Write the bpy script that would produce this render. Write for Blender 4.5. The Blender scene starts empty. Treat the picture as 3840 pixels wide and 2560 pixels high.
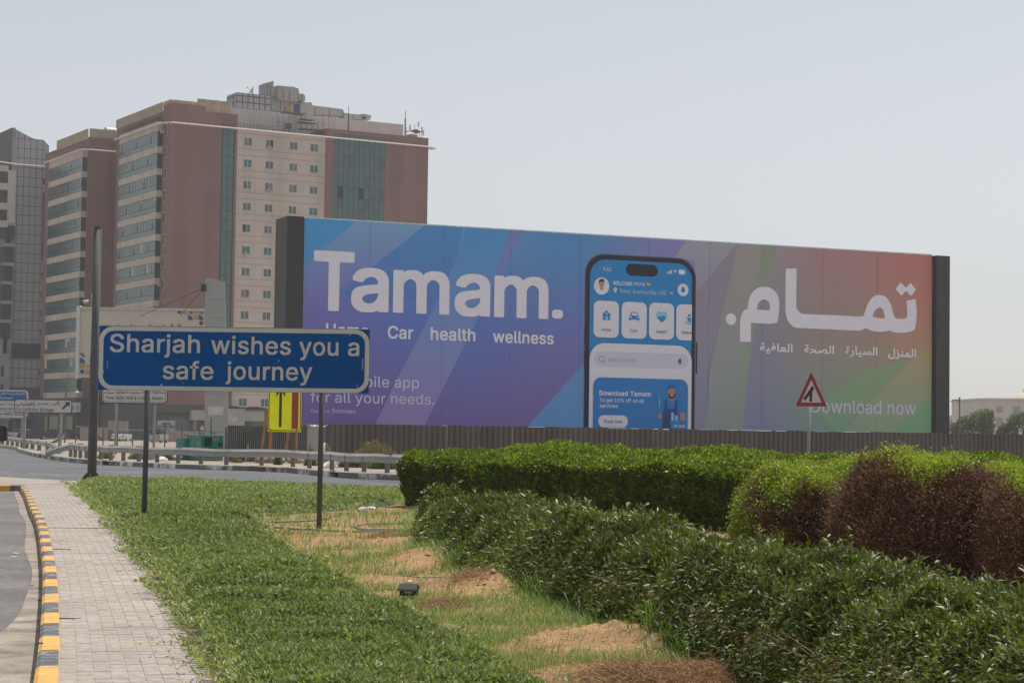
import bpy, bmesh, math, random, json
import numpy as np
from mathutils import Vector, Matrix, noise as mnoise
C = bpy.context.scene.collection
PI = math.pi
random.seed(7); RS = np.random.RandomState(7)

# ------------------------------------------------------------------ camera
F = 70 / 36 * 3840                       # focal length in photo pixels
PITCH = math.atan(350 / F); ROLL = math.radians(0.8); CAMZ = 1.6
cam = bpy.data.cameras.new('camera'); cam.lens = 70; cam.sensor_width = 36; cam.clip_end = 6000; cam.clip_start = 0.2
co = bpy.data.objects.new('camera', cam); C.objects.link(co)
co.matrix_world = Matrix.Translation((0, 0, CAMZ)) @ Matrix.Rotation(PI / 2 + PITCH, 4, 'X') @ Matrix.Rotation(ROLL, 4, 'Z')
bpy.context.scene.camera = co
CM = co.matrix_world.to_3x3()

# ------------------------------------------------------------------ sky, sun, exposure
SUN = Vector((0.27, 0.20, 0.94)).normalized()
w = bpy.data.worlds.new('World'); bpy.context.scene.world = w; w.use_nodes = True
wn = w.node_tree.nodes; bg = wn['Background']
sk = wn.new('ShaderNodeTexSky'); sk.sky_type = 'NISHITA'; sk.sun_disc = False
sk.sun_elevation = math.asin(SUN.z); sk.sun_rotation = math.atan2(SUN.x, SUN.y)
sk.air_density = 1.15; sk.dust_density = 0.7; sk.ozone_density = 3.5; sk.altitude = 0
hs = wn.new('ShaderNodeHueSaturation'); hs.inputs['Saturation'].default_value = 0.27      # dusty Gulf air greys the blue
w.node_tree.links.new(sk.outputs[0], hs.inputs['Color']); w.node_tree.links.new(hs.outputs[0], bg.inputs[0]); bg.inputs[1].default_value = 0.113
sl = bpy.data.lights.new('sun', 'SUN'); sl.energy = 3.9; sl.angle = math.radians(0.55); sl.color = (1, 0.95, 0.88)
so = bpy.data.objects.new('sun', sl); C.objects.link(so); so.rotation_euler = SUN.to_track_quat('Z', 'Y').to_euler()
vs = bpy.context.scene.view_settings
vs.view_transform = 'Standard'; vs.look = 'None'; vs.gamma = 1; vs.use_curve_mapping = False; vs.exposure = 0.02
cy = bpy.context.scene.cycles
cy.max_bounces = 6; cy.diffuse_bounces = 3; cy.glossy_bounces = 3; cy.transparent_max_bounces = 8; cy.volume_bounces = 1
cy.transmission_bounces = 4

# ------------------------------------------------------------------ pixel -> place helpers (photo pixels, 3840 x 2560)
def ray(px, py):
    return (CM @ Vector(((px - 1920) / F, -(py - 1280) / F, -1))).normalized()
CP = Vector((0, 0, CAMZ))
def gnd(px, py, z=0.0):
    d = ray(px, py); t = (z - CAMZ) / d.z
    return CP + d * t
def at(px, py, Y):
    d = ray(px, py); return CP + d * (Y / d.y)
def hit(px, py, P, n):
    d = ray(px, py); return CP + d * ((P - CP).dot(n) / d.dot(n))

# ------------------------------------------------------------------ object helpers
def tag(o, label=None, cat=None, group=None, kind=None):
    if label: o['label'] = label
    if cat: o['category'] = cat
    if group: o['group'] = group
    if kind: o['kind'] = kind
    return o
def thing(name, label, cat, loc=(0, 0, 0), rz=0, group=None):
    o = bpy.data.objects.new(name, None); C.objects.link(o); o.empty_display_size = 0.2
    o.location = loc; o.rotation_euler = (0, 0, rz); tag(o, label, cat, group)
    o['m'] = 0; del o['m']
    MW[o.name] = Matrix.Translation(loc) @ Matrix.Rotation(rz, 4, 'Z')
    return o
MW = {}
def loc_of(o, v):
    return MW[o.name].inverted() @ Vector(v)
def fl(o, px, py, y=0.0):
    """photo pixel -> (x, z) on the thing's own vertical plane local y = const"""
    m = MW[o.name]; p = hit(px, py, m @ Vector((0, y, 0)), m.to_3x3() @ Vector((0, 1, 0))); q = m.inverted() @ p
    return q.x, q.z
def fs(o, px, py, x=0.0):
    m = MW[o.name]; p = hit(px, py, m @ Vector((x, 0, 0)), m.to_3x3() @ Vector((1, 0, 0))); q = m.inverted() @ p
    return q.y, q.z

class MB:
    def __init__(s): s.v = []; s.f = []
    def poly(s, pts):
        b = len(s.v); s.v += [tuple(p) for p in pts]; s.f.append(tuple(range(b, b + len(pts)))); return s
    def box(s, x0, x1, y0, y1, z0, z1, M=None):
        b = len(s.v)
        P = [(x0, y0, z0), (x1, y0, z0), (x1, y1, z0), (x0, y1, z0), (x0, y0, z1), (x1, y0, z1), (x1, y1, z1), (x0, y1, z1)]
        if M is not None: P = [tuple(M @ Vector(p)) for p in P]
        s.v += P
        s.f += [tuple(b + i for i in q) for q in ((0, 3, 2, 1), (4, 5, 6, 7), (0, 1, 5, 4), (1, 2, 6, 5), (2, 3, 7, 6), (3, 0, 4, 7))]
        return s
    def prism(s, pts, a, b_, axis='y'):
        """closed outline pts (2D) extruded between a and b_ along an axis"""
        n = len(pts); b = len(s.v)
        def mk(p, t):
            return {'y': (p[0], t, p[1]), 'z': (p[0], p[1], t), 'x': (t, p[0], p[1])}[axis]
        s.v += [mk(p, a) for p in pts] + [mk(p, b_) for p in pts]
        s.f.append(tuple(b + i for i in range(n))); s.f.append(tuple(b + n + i for i in reversed(range(n))))
        for i in range(n):
            j = (i + 1) % n; s.f.append((b + j, b + i, b + n + i, b + n + j))
        return s
    def tube(s, path, r, n=8, cap=True):
        path = [Vector(p) for p in path]; rs = r if isinstance(r, (list, tuple)) else [r] * len(path)
        b = len(s.v); up = None
        for i, p in enumerate(path):
            d = (path[min(i + 1, len(path) - 1)] - path[max(i - 1, 0)]).normalized()
            ref = Vector((0, 0, 1)) if abs(d.z) < 0.95 else Vector((1, 0, 0))
            u = d.cross(ref).normalized()
            if up is not None:
                u = (up - d * up.dot(d)).normalized()
            up = u; v = d.cross(u)
            for k in range(n):
                a = 2 * PI * k / n; s.v.append(tuple(p + (u * math.cos(a) + v * math.sin(a)) * rs[i]))
        for i in range(len(path) - 1):
            for k in range(n):
                s.f.append((b + i * n + k, b + i * n + (k + 1) % n, b + (i + 1) * n + (k + 1) % n, b + (i + 1) * n + k))
        if cap:
            s.f.append(tuple(b + k for k in reversed(range(n)))); e = b + (len(path) - 1) * n
            s.f.append(tuple(e + k for k in range(n)))
        return s
    def mesh(s, name, mat=None, smooth=False):
        me = bpy.data.meshes.new(name); me.from_pydata(s.v, [], s.f)
        if mat: me.materials.append(mat)
        bm = bmesh.new(); bm.from_mesh(me); bmesh.ops.recalc_face_normals(bm, faces=bm.faces); bm.to_mesh(me); bm.free()
        if smooth:
            me.polygons.foreach_set('use_smooth', [True] * len(me.polygons))
        return me
def link(name, me, parent=None, loc=None, rot=None):
    o = bpy.data.objects.new(name, me); C.objects.link(o)
    if parent: o.parent = parent
    if loc is not None: o.location = loc
    if rot is not None: o.rotation_euler = rot
    if parent is None: MW[o.name] = Matrix.Translation(loc or (0, 0, 0))
    return o
def obj(name, mb, mat, parent=None, smooth=False, bevel=0, **k):
    o = link(name, mb.mesh(name, mat, smooth), parent, **k)
    if bevel:
        m = o.modifiers.new('bevel', 'BEVEL'); m.width = bevel; m.segments = 2; m.limit_method = 'ANGLE'
    return o
def struct(name, mb, mat, smooth=False):
    return tag(obj(name, mb, mat, None, smooth), kind='structure')
def kids(o): return [c for c in bpy.data.objects if c.parent == o]
def copy_tree(o, parent=None, table=None):
    table = table if table is not None else kmap()
    c = o.copy(); C.objects.link(c); c.parent = parent
    for ch in table.get(o.name, []): copy_tree(ch, c, table)
    return c
def kmap():
    t = {}
    for o in bpy.data.objects:
        if o.parent: t.setdefault(o.parent.name, []).append(o)
    return t
def rrect(x0, x1, z0, z1, r, n=6):
    P = []
    for cx, cz, a0 in ((x1 - r, z1 - r, 0), (x0 + r, z1 - r, 90), (x0 + r, z0 + r, 180), (x1 - r, z0 + r, 270)):
        for k in range(n + 1):
            a = math.radians(a0 + 90 * k / n); P.append((cx + r * math.cos(a), cz + r * math.sin(a)))
    return P
def disc(cx, cz, rx, rz=None, n=20):
    rz = rz or rx
    return [(cx + rx * math.cos(2 * PI * k / n), cz + rz * math.sin(2 * PI * k / n)) for k in range(n)]

# ------------------------------------------------------------------ materials
def lin(c):
    return tuple((x / 12.92 if x <= 0.04045 else ((x + 0.055) / 1.055) ** 2.4) for x in (v / 255 for v in c))
MATS = {}
def mat(name, col, rough=0.8, var=0.15, scale=3.0, metal=0.0, bump=0.0, bscale=40.0, streak=0.0, fine=0.06, spec=0.5, col2=None, c2scale=0.5, c2pos=0.55, attr=None):
    m = bpy.data.materials.new(name); m.use_nodes = True; nt = m.node_tree; N = nt.nodes; L = nt.links
    b = N['Principled BSDF']; b.inputs['Roughness'].default_value = rough; b.inputs['Metallic'].default_value = metal
    b.inputs['Specular IOR Level'].default_value = spec
    geo = N.new('ShaderNodeNewGeometry'); pos = geo.outputs['Position']
    def noise(sc, det=4, vec=pos):
        n = N.new('ShaderNodeTexNoise'); n.inputs['Scale'].default_value = sc; n.inputs['Detail'].default_value = det
        L.new(vec, n.inputs['Vector']); return n.outputs['Fac']
    def mapr(x, a, b_, c, d):
        n = N.new('ShaderNodeMapRange'); n.inputs[1].default_value = a; n.inputs[2].default_value = b_
        n.inputs[3].default_value = c; n.inputs[4].default_value = d; L.new(x, n.inputs[0]); return n.outputs[0]
    def mix(kind, fac, a, b_):
        n = N.new('ShaderNodeMix'); n.data_type = 'RGBA'; n.blend_type = kind
        for i, v in ((0, fac), (6, a), (7, b_)):
            if hasattr(v, 'links'): L.new(v, n.inputs[i])
            elif i == 0: n.inputs[0].default_value = v
            else: n.inputs[i].default_value = (*v[:3], 1)
        return n.outputs[2]
    if attr:
        at_ = N.new('ShaderNodeAttribute'); at_.attribute_name = attr; cur = at_.outputs['Color']
    else:
        rg = N.new('ShaderNodeRGB'); rg.outputs[0].default_value = (*col, 1); cur = rg.outputs[0]
    if col2:
        cur = mix('MIX', mapr(noise(c2scale, 5), c2pos - 0.08, c2pos + 0.08, 0, 1), cur, col2)
    def grey(x):
        cc = N.new('ShaderNodeCombineColor')
        for i in range(3): L.new(x, cc.inputs[i])
        return cc.outputs[0]
    if var: cur = mix('MULTIPLY', 1.0, cur, grey(mapr(noise(scale), 0.3, 0.7, 1 - var, 1 + var)))
    if fine: cur = mix('MULTIPLY', 1.0, cur, grey(mapr(noise(scale * 17, 3), 0.3, 0.7, 1 - fine, 1 + fine)))
    if streak:
        mp = N.new('ShaderNodeMapping'); mp.inputs['Scale'].default_value = (1, 1, 0.06); L.new(pos, mp.inputs[0])
        cur = mix('MULTIPLY', 1.0, cur, grey(mapr(noise(scale * 2.5, 5, mp.outputs[0]), 0.4, 0.75, 1, 1 - streak)))
    L.new(cur, b.inputs['Base Color'])
    if bump:
        bp = N.new('ShaderNodeBump'); bp.inputs['Strength'].default_value = min(1, bump); bp.inputs['Distance'].default_value = 0.02
        L.new(noise(bscale, 5), bp.inputs['Height']); L.new(bp.outputs[0], b.inputs['Normal'])
    MATS[name] = m; return m
def leafmat(name, stops, rough=0.45, trans=0.3, tcol=None, spec=0.5):
    """leaf colour runs over a per-leaf random value"""
    m = bpy.data.materials.new(name); m.use_nodes = True; nt = m.node_tree; N = nt.nodes; L = nt.links
    b = N['Principled BSDF']; b.inputs['Roughness'].default_value = rough; b.inputs['Specular IOR Level'].default_value = spec
    a = N.new('ShaderNodeAttribute'); a.attribute_name = 'rnd'
    r = N.new('ShaderNodeValToRGB'); L.new(a.outputs['Fac'], r.inputs[0])
    el = r.color_ramp.elements
    while len(el) < len(stops): el.new(0.5)
    for e, (p, c) in zip(el, stops): e.position = p; e.color = (*c, 1)
    L.new(r.outputs[0], b.inputs['Base Color'])
    if trans:
        t = N.new('ShaderNodeBsdfTranslucent'); h = N.new('ShaderNodeMix'); h.data_type = 'RGBA'; h.blend_type = 'MULTIPLY'
        h.inputs[0].default_value = 1; L.new(r.outputs[0], h.inputs[6]); h.inputs[7].default_value = (*(tcol or (1.6, 2.0, 0.6)), 1)
        L.new(h.outputs[2], t.inputs[0])
        x = N.new('ShaderNodeMixShader'); x.inputs[0].default_value = trans
        L.new(b.outputs[0], x.inputs[1]); L.new(t.outputs[0], x.inputs[2]); L.new(x.outputs[0], N['Material Output'].inputs[0])
    return m
# ------------------------------------------------------------------ letter outlines (units: 1/500 em), keyed by character number
LATIN = {
32:[94],
37:[338, [88,141,73,143,60,149,50,157,43,168,39,180,37,194,37,206,39,220,43,232,51,243,60,251,73,257,88,258,103,257,115,251,125,243,132,232,136,220,138,206,138,194,136,180,132,168,125,157,115,149,103,143], [88,164,99,166,106,173,110,183,112,194,112,206,110,217,106,227,99,234,88,236,77,234,69,227,65,217,64,206,64,194,65,183,69,173,76,166], [251,-5,236,-3,223,2,213,11,206,21,202,34,200,48,200,60,202,74,206,86,213,97,223,105,236,111,251,112,266,111,278,105,288,97,295,86,299,74,300,60,300,48,299,34,295,21,288,11,278,2,265,-3], [251,17,262,20,269,26,273,36,274,48,274,60,273,71,269,81,262,88,251,90,240,88,232,81,228,71,226,60,226,48,228,36,232,26,239,20], [66,0,241,254,270,254,95,0]],
38:[224, [98,-3,75,-1,55,6,39,17,27,31,20,48,17,67,19,82,24,95,32,106,42,117,70,139,108,168,118,176,127,187,130,194,131,202,129,214,123,223,113,228,101,230,92,229,84,227,77,222,73,216,69,208,68,199,69,190,73,182,84,164,102,142,219,0,182,0,86,116,61,146,51,159,44,172,39,185,38,199,40,215,45,229,55,241,67,249,82,255,100,257,118,255,133,249,145,241,154,230,160,217,162,202,161,191,158,181,152,171,146,162,128,146,77,109,64,98,55,87,50,77,48,66,50,54,55,44,62,35,72,29,83,25,96,23,111,25,126,30,139,37,151,48,160,61,168,76,173,93,174,112,204,112,202,90,198,72,192,57,185,46,173,31,166,23,153,12,136,3,117,-2]],
44:[94, [19,-60,34,36,68,36,42,-60]],
45:[226, [168,122,168,94,57,94,57,122]],
46:[94, [48,-2,39,-1,31,4,26,12,25,20,26,29,31,37,39,42,48,43,56,42,64,37,69,29,71,20,69,12,64,4,56,-1]],
48:[226, [113,-3,95,-2,79,3,65,12,53,24,42,39,34,57,27,89,24,127,27,165,35,197,43,215,53,230,65,242,79,251,95,256,113,258,131,256,147,251,161,242,174,230,184,215,192,197,200,165,203,127,200,89,192,57,184,39,174,24,162,12,147,3,131,-2], [113,25,125,26,136,30,145,37,157,52,165,72,170,97,172,127,170,157,165,182,157,203,145,218,136,224,125,228,113,230,101,228,91,224,82,218,70,203,62,182,56,157,55,127,56,97,62,72,70,52,82,37,91,30,101,26]],
49:[226, [38,0,38,27,195,27,195,0], [138,254,138,0,106,0,106,224,105,224,43,179,43,213,99,254]],
50:[226, [32,0,32,24,117,114,141,141,149,153,155,163,159,174,160,186,159,198,154,209,146,218,137,224,125,228,112,230,98,228,86,224,77,216,69,207,65,195,64,181,33,181,35,202,43,221,55,237,72,248,91,255,112,258,134,255,153,248,169,237,181,223,188,205,191,186,189,172,185,159,179,145,168,129,133,90,76,30,76,28,195,28,195,0]],
52:[226, [20,53,20,79,123,254,155,254,54,83,54,81,207,81,207,53], [141,0,141,61,141,73,141,159,171,159,171,0]],
54:[226, [113,-3,91,-1,71,7,55,20,42,37,34,58,32,81,34,100,40,119,51,142,69,170,126,254,161,254,75,131,73,131,77,137,83,144,90,149,98,153,107,156,117,157,139,155,158,147,173,136,185,120,192,101,194,79,192,56,184,36,171,20,155,7,135,-1], [113,24,127,26,139,31,149,40,157,51,162,64,164,79,162,94,157,107,149,118,139,126,127,131,113,133,99,131,87,126,77,118,69,107,64,94,62,79,64,64,69,51,77,40,87,31,99,26]],
56:[226, [113,-3,89,-1,68,6,50,17,37,31,29,48,26,68,28,83,33,98,40,110,51,121,63,128,76,132,76,133,65,138,55,145,46,154,38,171,35,190,38,209,45,225,57,239,73,249,92,256,113,258,134,256,153,249,169,239,181,225,188,209,191,190,188,171,180,154,171,145,162,138,150,133,150,132,164,128,176,121,186,110,194,98,199,83,200,68,198,48,189,31,176,17,158,6,137,-1], [113,25,129,26,142,30,153,37,161,46,167,57,168,69,167,83,161,94,153,104,141,111,128,116,113,118,98,116,85,111,73,104,65,94,59,83,58,69,59,57,64,46,73,37,84,30,97,26], [113,145,126,146,137,150,146,157,154,165,158,176,160,188,158,200,154,210,147,218,138,225,126,229,113,230,100,229,89,225,79,218,72,210,68,200,66,188,68,176,72,165,79,157,89,150,100,146]],
57:[226, [113,258,135,255,155,247,171,234,184,217,192,197,194,173,192,155,186,135,175,112,158,84,100,0,65,0,151,124,154,124,149,117,144,111,137,105,128,101,119,98,109,97,87,100,69,107,53,119,41,134,34,154,32,176,34,198,42,218,55,235,71,247,91,255], [113,230,99,228,87,223,77,215,69,204,64,191,63,176,64,161,69,148,77,137,87,129,99,123,113,122,127,123,139,129,149,137,157,147,162,160,164,175,162,190,157,204,150,215,139,223,127,228]],
58:[94, [48,-2,39,-1,31,4,26,12,25,20,26,29,31,37,39,42,48,43,56,42,64,37,69,29,71,20,69,12,64,4,56,-1], [48,135,39,137,31,142,26,149,25,158,26,167,31,174,39,179,48,181,56,179,64,174,69,167,71,158,69,149,64,142,56,137]],
65:[240, [8,0,101,254,138,254,231,0,198,0,144,151,132,186,116,239,123,239,106,185,95,151,43,0], [55,71,55,99,185,99,185,71]],
66:[228, [30,0,30,254,121,254,145,252,164,245,180,235,190,221,197,205,199,187,198,172,193,160,187,150,178,143,168,137,157,133,157,131,170,129,182,123,192,114,201,102,207,86,209,68,207,50,200,33,189,20,172,9,151,2,123,0], [62,29,122,29,140,30,154,34,165,40,172,48,176,58,178,68,176,81,171,92,163,102,153,109,140,114,124,115,62,115], [62,143,119,143,132,144,144,148,154,155,162,163,166,174,168,186,165,202,156,214,147,221,135,225,120,226,62,226]],
67:[255, [134,-3,113,-2,93,4,75,12,59,25,46,40,35,58,27,78,22,101,20,127,22,153,27,176,35,197,46,215,59,230,75,242,93,251,113,256,134,258,152,256,170,252,186,245,201,236,214,224,224,209,232,193,236,174,204,174,200,186,195,197,187,206,179,214,169,220,158,224,146,227,134,228,111,225,92,216,75,202,62,182,54,157,52,127,54,97,63,72,75,53,92,38,112,29,134,26,146,27,158,30,169,34,179,40,187,48,195,57,200,68,204,80,236,80,232,62,224,45,214,31,201,19,187,9,170,2,153,-2]],
68:[251, [109,0,48,0,48,29,107,29,127,30,144,34,159,40,171,49,182,61,189,75,197,99,200,128,197,156,190,180,182,194,172,205,160,214,145,221,129,225,110,226,47,226,47,254,113,254,136,253,157,248,176,239,192,228,206,213,217,196,225,175,229,153,231,128,229,102,224,80,217,59,206,42,192,27,175,15,156,7,134,2], [62,254,62,0,30,0,30,254]],
69:[209, [30,0,30,254,186,254,186,226,62,226,62,143,178,143,178,114,62,114,62,29,188,29,188,0]],
70:[205, [30,0,30,254,185,254,185,226,62,226,62,139,173,139,173,111,62,111,62,0]],
71:[260, [134,-3,113,-2,93,4,75,13,59,25,45,40,35,58,27,78,22,102,20,127,22,153,27,176,35,197,45,215,59,230,74,242,92,251,112,256,132,258,152,256,170,252,187,245,202,235,214,222,225,208,232,192,237,174,204,174,199,186,194,197,186,206,178,213,168,220,158,224,146,227,133,228,111,225,92,216,75,202,62,182,54,157,52,127,54,97,63,72,75,53,92,38,112,29,134,26,155,29,172,36,187,47,198,62,205,80,207,101,217,100,141,100,141,128,239,128,239,100,237,80,233,62,225,45,215,31,203,19,188,9,172,2,154,-2]],
72:[258, [30,0,30,254,62,254,62,144,196,144,196,254,228,254,228,0,196,0,196,116,62,116,62,0]],
73:[150, [16,0,16,29,59,29,59,226,16,226,16,254,135,254,135,226,91,226,91,29,135,29,135,0]],
75:[233, [52,73,52,108,70,131,87,152,106,172,182,254,224,254,116,138,114,138], [30,0,30,254,62,254,62,167,62,112,62,97,62,0], [186,0,94,130,114,155,224,0]],
76:[196, [30,0,30,254,62,254,62,29,181,29,181,0]],
77:[314, [30,0,30,254,76,254,139,94,144,79,150,61,156,42,161,24,154,24,159,41,165,61,171,79,176,94,238,254,284,254,284,0,252,0,252,145,252,163,253,184,253,207,253,229,256,229,249,205,241,181,234,161,228,145,171,0,143,0,85,145,80,160,72,181,65,204,56,229,59,229,60,208,60,186,61,164,61,145,61,0]],
78:[262, [30,0,30,254,68,254,172,91,181,75,194,53,207,27,202,27,200,54,200,79,199,97,199,254,232,254,232,0,193,0,101,145,89,165,74,191,54,226,60,227,61,192,62,164,62,145,62,0]],
79:[266, [133,-3,112,-2,93,4,75,12,59,25,46,40,35,58,27,78,22,101,20,127,22,153,27,176,35,197,46,215,59,230,75,242,93,251,112,256,133,258,155,256,174,251,192,242,208,230,221,215,232,197,240,176,245,153,247,127,245,101,240,78,232,58,221,40,208,25,192,12,174,4,155,-2], [133,26,155,29,175,38,191,52,204,72,212,97,215,127,212,157,204,182,191,202,175,216,155,225,133,228,112,225,92,216,75,202,63,182,54,157,52,127,54,97,63,72,75,52,92,38,112,29]],
80:[222, [30,0,30,254,118,254,144,252,166,244,183,231,195,215,202,195,204,174,202,152,195,133,183,116,166,104,144,96,118,93,55,93,55,121,116,121,134,123,149,128,159,136,167,147,171,160,172,174,171,188,167,201,159,211,148,219,134,224,116,226,62,226,62,0]],
82:[224, [30,0,30,254,118,254,145,252,167,244,183,232,195,217,202,198,205,176,202,154,195,136,183,120,166,109,145,101,118,99,48,99,48,128,117,128,135,129,149,133,160,141,167,150,171,162,173,176,171,190,167,202,159,212,149,220,134,224,116,226,62,226,62,0], [177,0,115,115,151,115,214,0]],
83:[223, [112,-4,86,-2,64,5,46,15,32,30,23,48,19,68,52,68,55,55,62,44,71,35,83,29,97,26,112,25,128,26,143,30,155,37,165,46,171,57,173,70,171,81,166,89,158,96,148,102,122,111,92,120,72,126,56,135,43,145,34,156,28,170,26,186,29,206,37,224,51,238,69,249,90,256,114,258,137,256,158,249,175,238,189,224,197,208,200,189,169,189,166,201,160,211,151,219,134,227,112,229,97,228,84,224,73,218,64,209,59,199,58,188,60,176,65,167,74,160,85,154,106,147,132,140,156,132,168,126,179,119,189,110,197,99,202,85,204,69,201,50,193,32,180,17,162,5,139,-2]],
84:[224, [16,226,16,254,208,254,208,226,128,226,128,0,96,0,96,226]],
85:[258, [129,-4,101,-1,77,8,63,17,52,27,42,40,36,54,31,70,30,87,30,254,62,254,62,89,64,72,70,57,80,44,94,34,110,28,129,26,149,28,165,34,179,44,188,57,194,72,196,89,196,254,229,254,229,87,227,70,223,54,216,40,201,22,182,8,157,-1]],
87:[343, [78,0,8,254,41,254,82,98,88,73,93,47,98,20,95,20,100,47,106,73,112,98,153,254,190,254,231,98,237,73,243,47,249,20,244,20,249,47,255,73,261,98,302,254,335,254,265,0,228,0,184,161,176,196,168,237,175,237,167,197,159,161,115,0]],
89:[236, [102,0,102,104,8,254,46,254,96,172,111,146,125,115,112,115,126,146,140,172,191,254,228,254,134,104,134,0]],
97:[194, [80,-4,63,-3,47,2,34,11,24,22,17,37,15,54,17,69,22,80,29,90,39,97,50,102,63,105,89,110,117,113,126,115,133,117,136,121,138,127,138,128,137,139,133,148,128,156,120,161,110,164,98,165,85,164,75,161,66,156,59,150,54,144,50,137,20,146,29,161,39,173,52,182,66,188,82,191,97,192,119,190,131,186,143,180,153,172,161,160,167,145,168,126,168,0,138,0,138,26,136,26,126,12,118,6,108,1,95,-3], [85,23,101,24,114,29,124,37,132,47,136,57,138,69,138,95,130,91,116,88,100,86,88,84,67,79,58,75,52,70,47,62,46,52,47,43,51,36,57,30,65,26,74,24]],
98:[212, [115,-4,99,-3,86,2,76,8,69,16,59,29,56,29,56,0,26,0,26,254,57,254,57,160,59,160,69,173,76,180,86,186,98,191,115,192,137,189,156,180,173,166,185,146,193,122,195,94,193,66,185,42,173,23,157,8,137,-1], [110,23,126,26,140,33,150,44,158,58,163,75,164,95,163,114,158,131,150,145,140,156,126,163,110,165,94,163,81,156,70,145,62,131,58,114,56,95,58,75,63,58,70,43,81,32,94,26]],
99:[198, [104,-4,87,-3,72,1,58,8,41,23,28,43,20,66,17,94,20,122,28,146,41,165,58,180,72,187,87,191,104,192,117,191,130,189,142,184,153,178,162,170,170,161,176,150,181,138,151,131,145,145,135,155,121,162,104,165,86,162,73,155,62,144,54,129,50,112,48,94,50,75,54,59,62,44,73,33,86,26,104,23,121,26,135,33,146,44,152,59,181,51,177,39,171,28,163,19,153,11,142,4,130,0,117,-3]],
100:[212, [98,-4,75,-1,56,8,40,23,27,42,20,66,17,94,20,122,27,146,40,166,56,180,75,189,98,192,114,191,126,186,136,180,144,173,153,160,155,160,155,254,186,254,186,0,156,0,156,29,153,29,143,16,136,8,126,2,114,-3], [102,23,118,26,132,32,142,43,150,58,154,75,156,95,154,114,150,131,142,145,132,156,118,163,102,165,86,163,72,156,62,145,54,131,50,114,48,95,50,75,54,58,62,44,73,33,86,26]],
101:[202, [106,-4,88,-3,73,1,58,8,46,17,36,29,28,42,20,66,17,93,20,121,28,145,40,165,58,180,71,187,86,191,103,192,118,191,133,187,147,180,160,170,170,157,179,141,184,121,186,97,186,85,37,85,37,110,169,110,155,101,153,119,149,134,141,147,131,157,118,163,103,165,87,163,73,157,62,147,54,135,50,121,48,105,48,89,50,69,55,53,64,40,76,31,90,25,106,23,117,24,127,26,135,31,143,36,149,44,153,53,182,45,177,32,168,20,156,10,141,2,125,-3]],
102:[127, [114,190,114,164,3,164,3,190], [40,0,40,216,42,231,48,243,57,252,68,259,80,264,94,265,111,263,121,260,114,234,107,236,97,237,85,235,77,230,72,221,71,209,71,0]],
103:[212, [103,-75,84,-74,67,-70,53,-63,41,-55,32,-45,25,-35,51,-20,61,-33,68,-39,77,-44,89,-48,103,-49,124,-46,141,-38,149,-29,154,-17,156,-3,156,34,153,34,143,21,136,14,126,8,114,4,97,2,76,5,56,13,40,27,28,45,20,68,17,96,20,123,27,147,40,166,56,180,76,189,98,192,114,191,127,186,137,180,144,173,154,159,157,159,157,190,186,190,186,-4,183,-27,175,-45,162,-59,145,-68,125,-73], [102,30,118,32,132,38,142,47,150,61,155,77,156,96,155,115,150,132,142,146,132,156,119,163,102,165,86,163,73,156,62,145,54,131,50,115,48,96,50,78,54,61,62,48,73,38,86,32]],
104:[205, [57,113,57,0,26,0,26,254,57,254,57,144,51,144,58,159,66,172,76,181,94,189,114,192,132,190,148,184,161,174,170,160,177,142,179,120,179,0,148,0,148,118,147,131,143,143,136,152,128,159,117,163,105,165,92,163,80,159,71,151,63,141,58,129]],
105:[83, [26,0,26,190,57,190,57,0], [42,221,34,223,27,227,22,234,21,242,22,249,27,256,34,260,42,262,50,260,57,256,62,249,63,242,62,234,57,227,50,223]],
106:[83, [26,190,57,190,57,-15,55,-31,51,-45,43,-56,32,-65,19,-70,2,-71,-5,-71,-5,-43,1,-43,12,-42,20,-36,25,-27,26,-15], [42,221,34,223,27,227,22,234,20,242,22,249,27,256,34,260,42,262,50,260,57,256,61,249,63,242,61,234,57,227,50,223]],
107:[190, [55,68,55,106,60,106,142,190,180,190,92,100,89,100], [26,0,26,254,57,254,57,0], [147,0,74,93,96,114,186,0]],
108:[94, [70,-1,56,0,45,4,37,10,29,24,26,42,26,254,57,254,57,49,58,38,60,31,65,27,73,26,80,26,85,27,90,1,81,0]],
109:[305, [26,0,26,190,56,190,56,148,54,148,59,162,66,173,75,182,86,188,98,192,110,193,123,192,134,187,144,180,154,166,160,147,156,147,161,160,169,172,178,181,190,187,204,192,218,193,234,191,249,186,261,177,270,164,276,148,278,128,278,0,248,0,248,127,247,139,243,149,236,156,224,163,209,165,197,164,187,160,179,153,173,145,169,135,168,124,168,0,137,0,137,130,134,144,126,156,115,163,100,165,89,164,79,160,70,154,63,145,58,133,57,119,57,0]],
110:[205, [57,113,57,0,26,0,26,190,56,190,56,144,51,144,58,159,66,172,76,181,94,189,114,192,132,190,147,184,160,174,170,160,176,142,179,120,179,0,148,0,148,118,147,131,143,143,136,152,128,159,117,163,105,165,92,163,80,159,71,151,63,141,58,129]],
111:[207, [104,-4,87,-3,72,1,58,8,41,23,28,43,20,66,17,94,20,122,28,146,41,165,58,180,72,187,87,191,104,192,120,191,136,187,149,180,167,165,180,146,188,122,191,94,188,66,180,43,167,23,149,8,136,1,120,-3], [104,23,121,26,135,33,146,44,154,59,158,75,160,94,158,112,154,129,146,144,135,155,121,162,104,165,86,162,73,155,62,144,54,129,50,112,48,94,50,75,54,59,62,44,73,33,86,26]],
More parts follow.
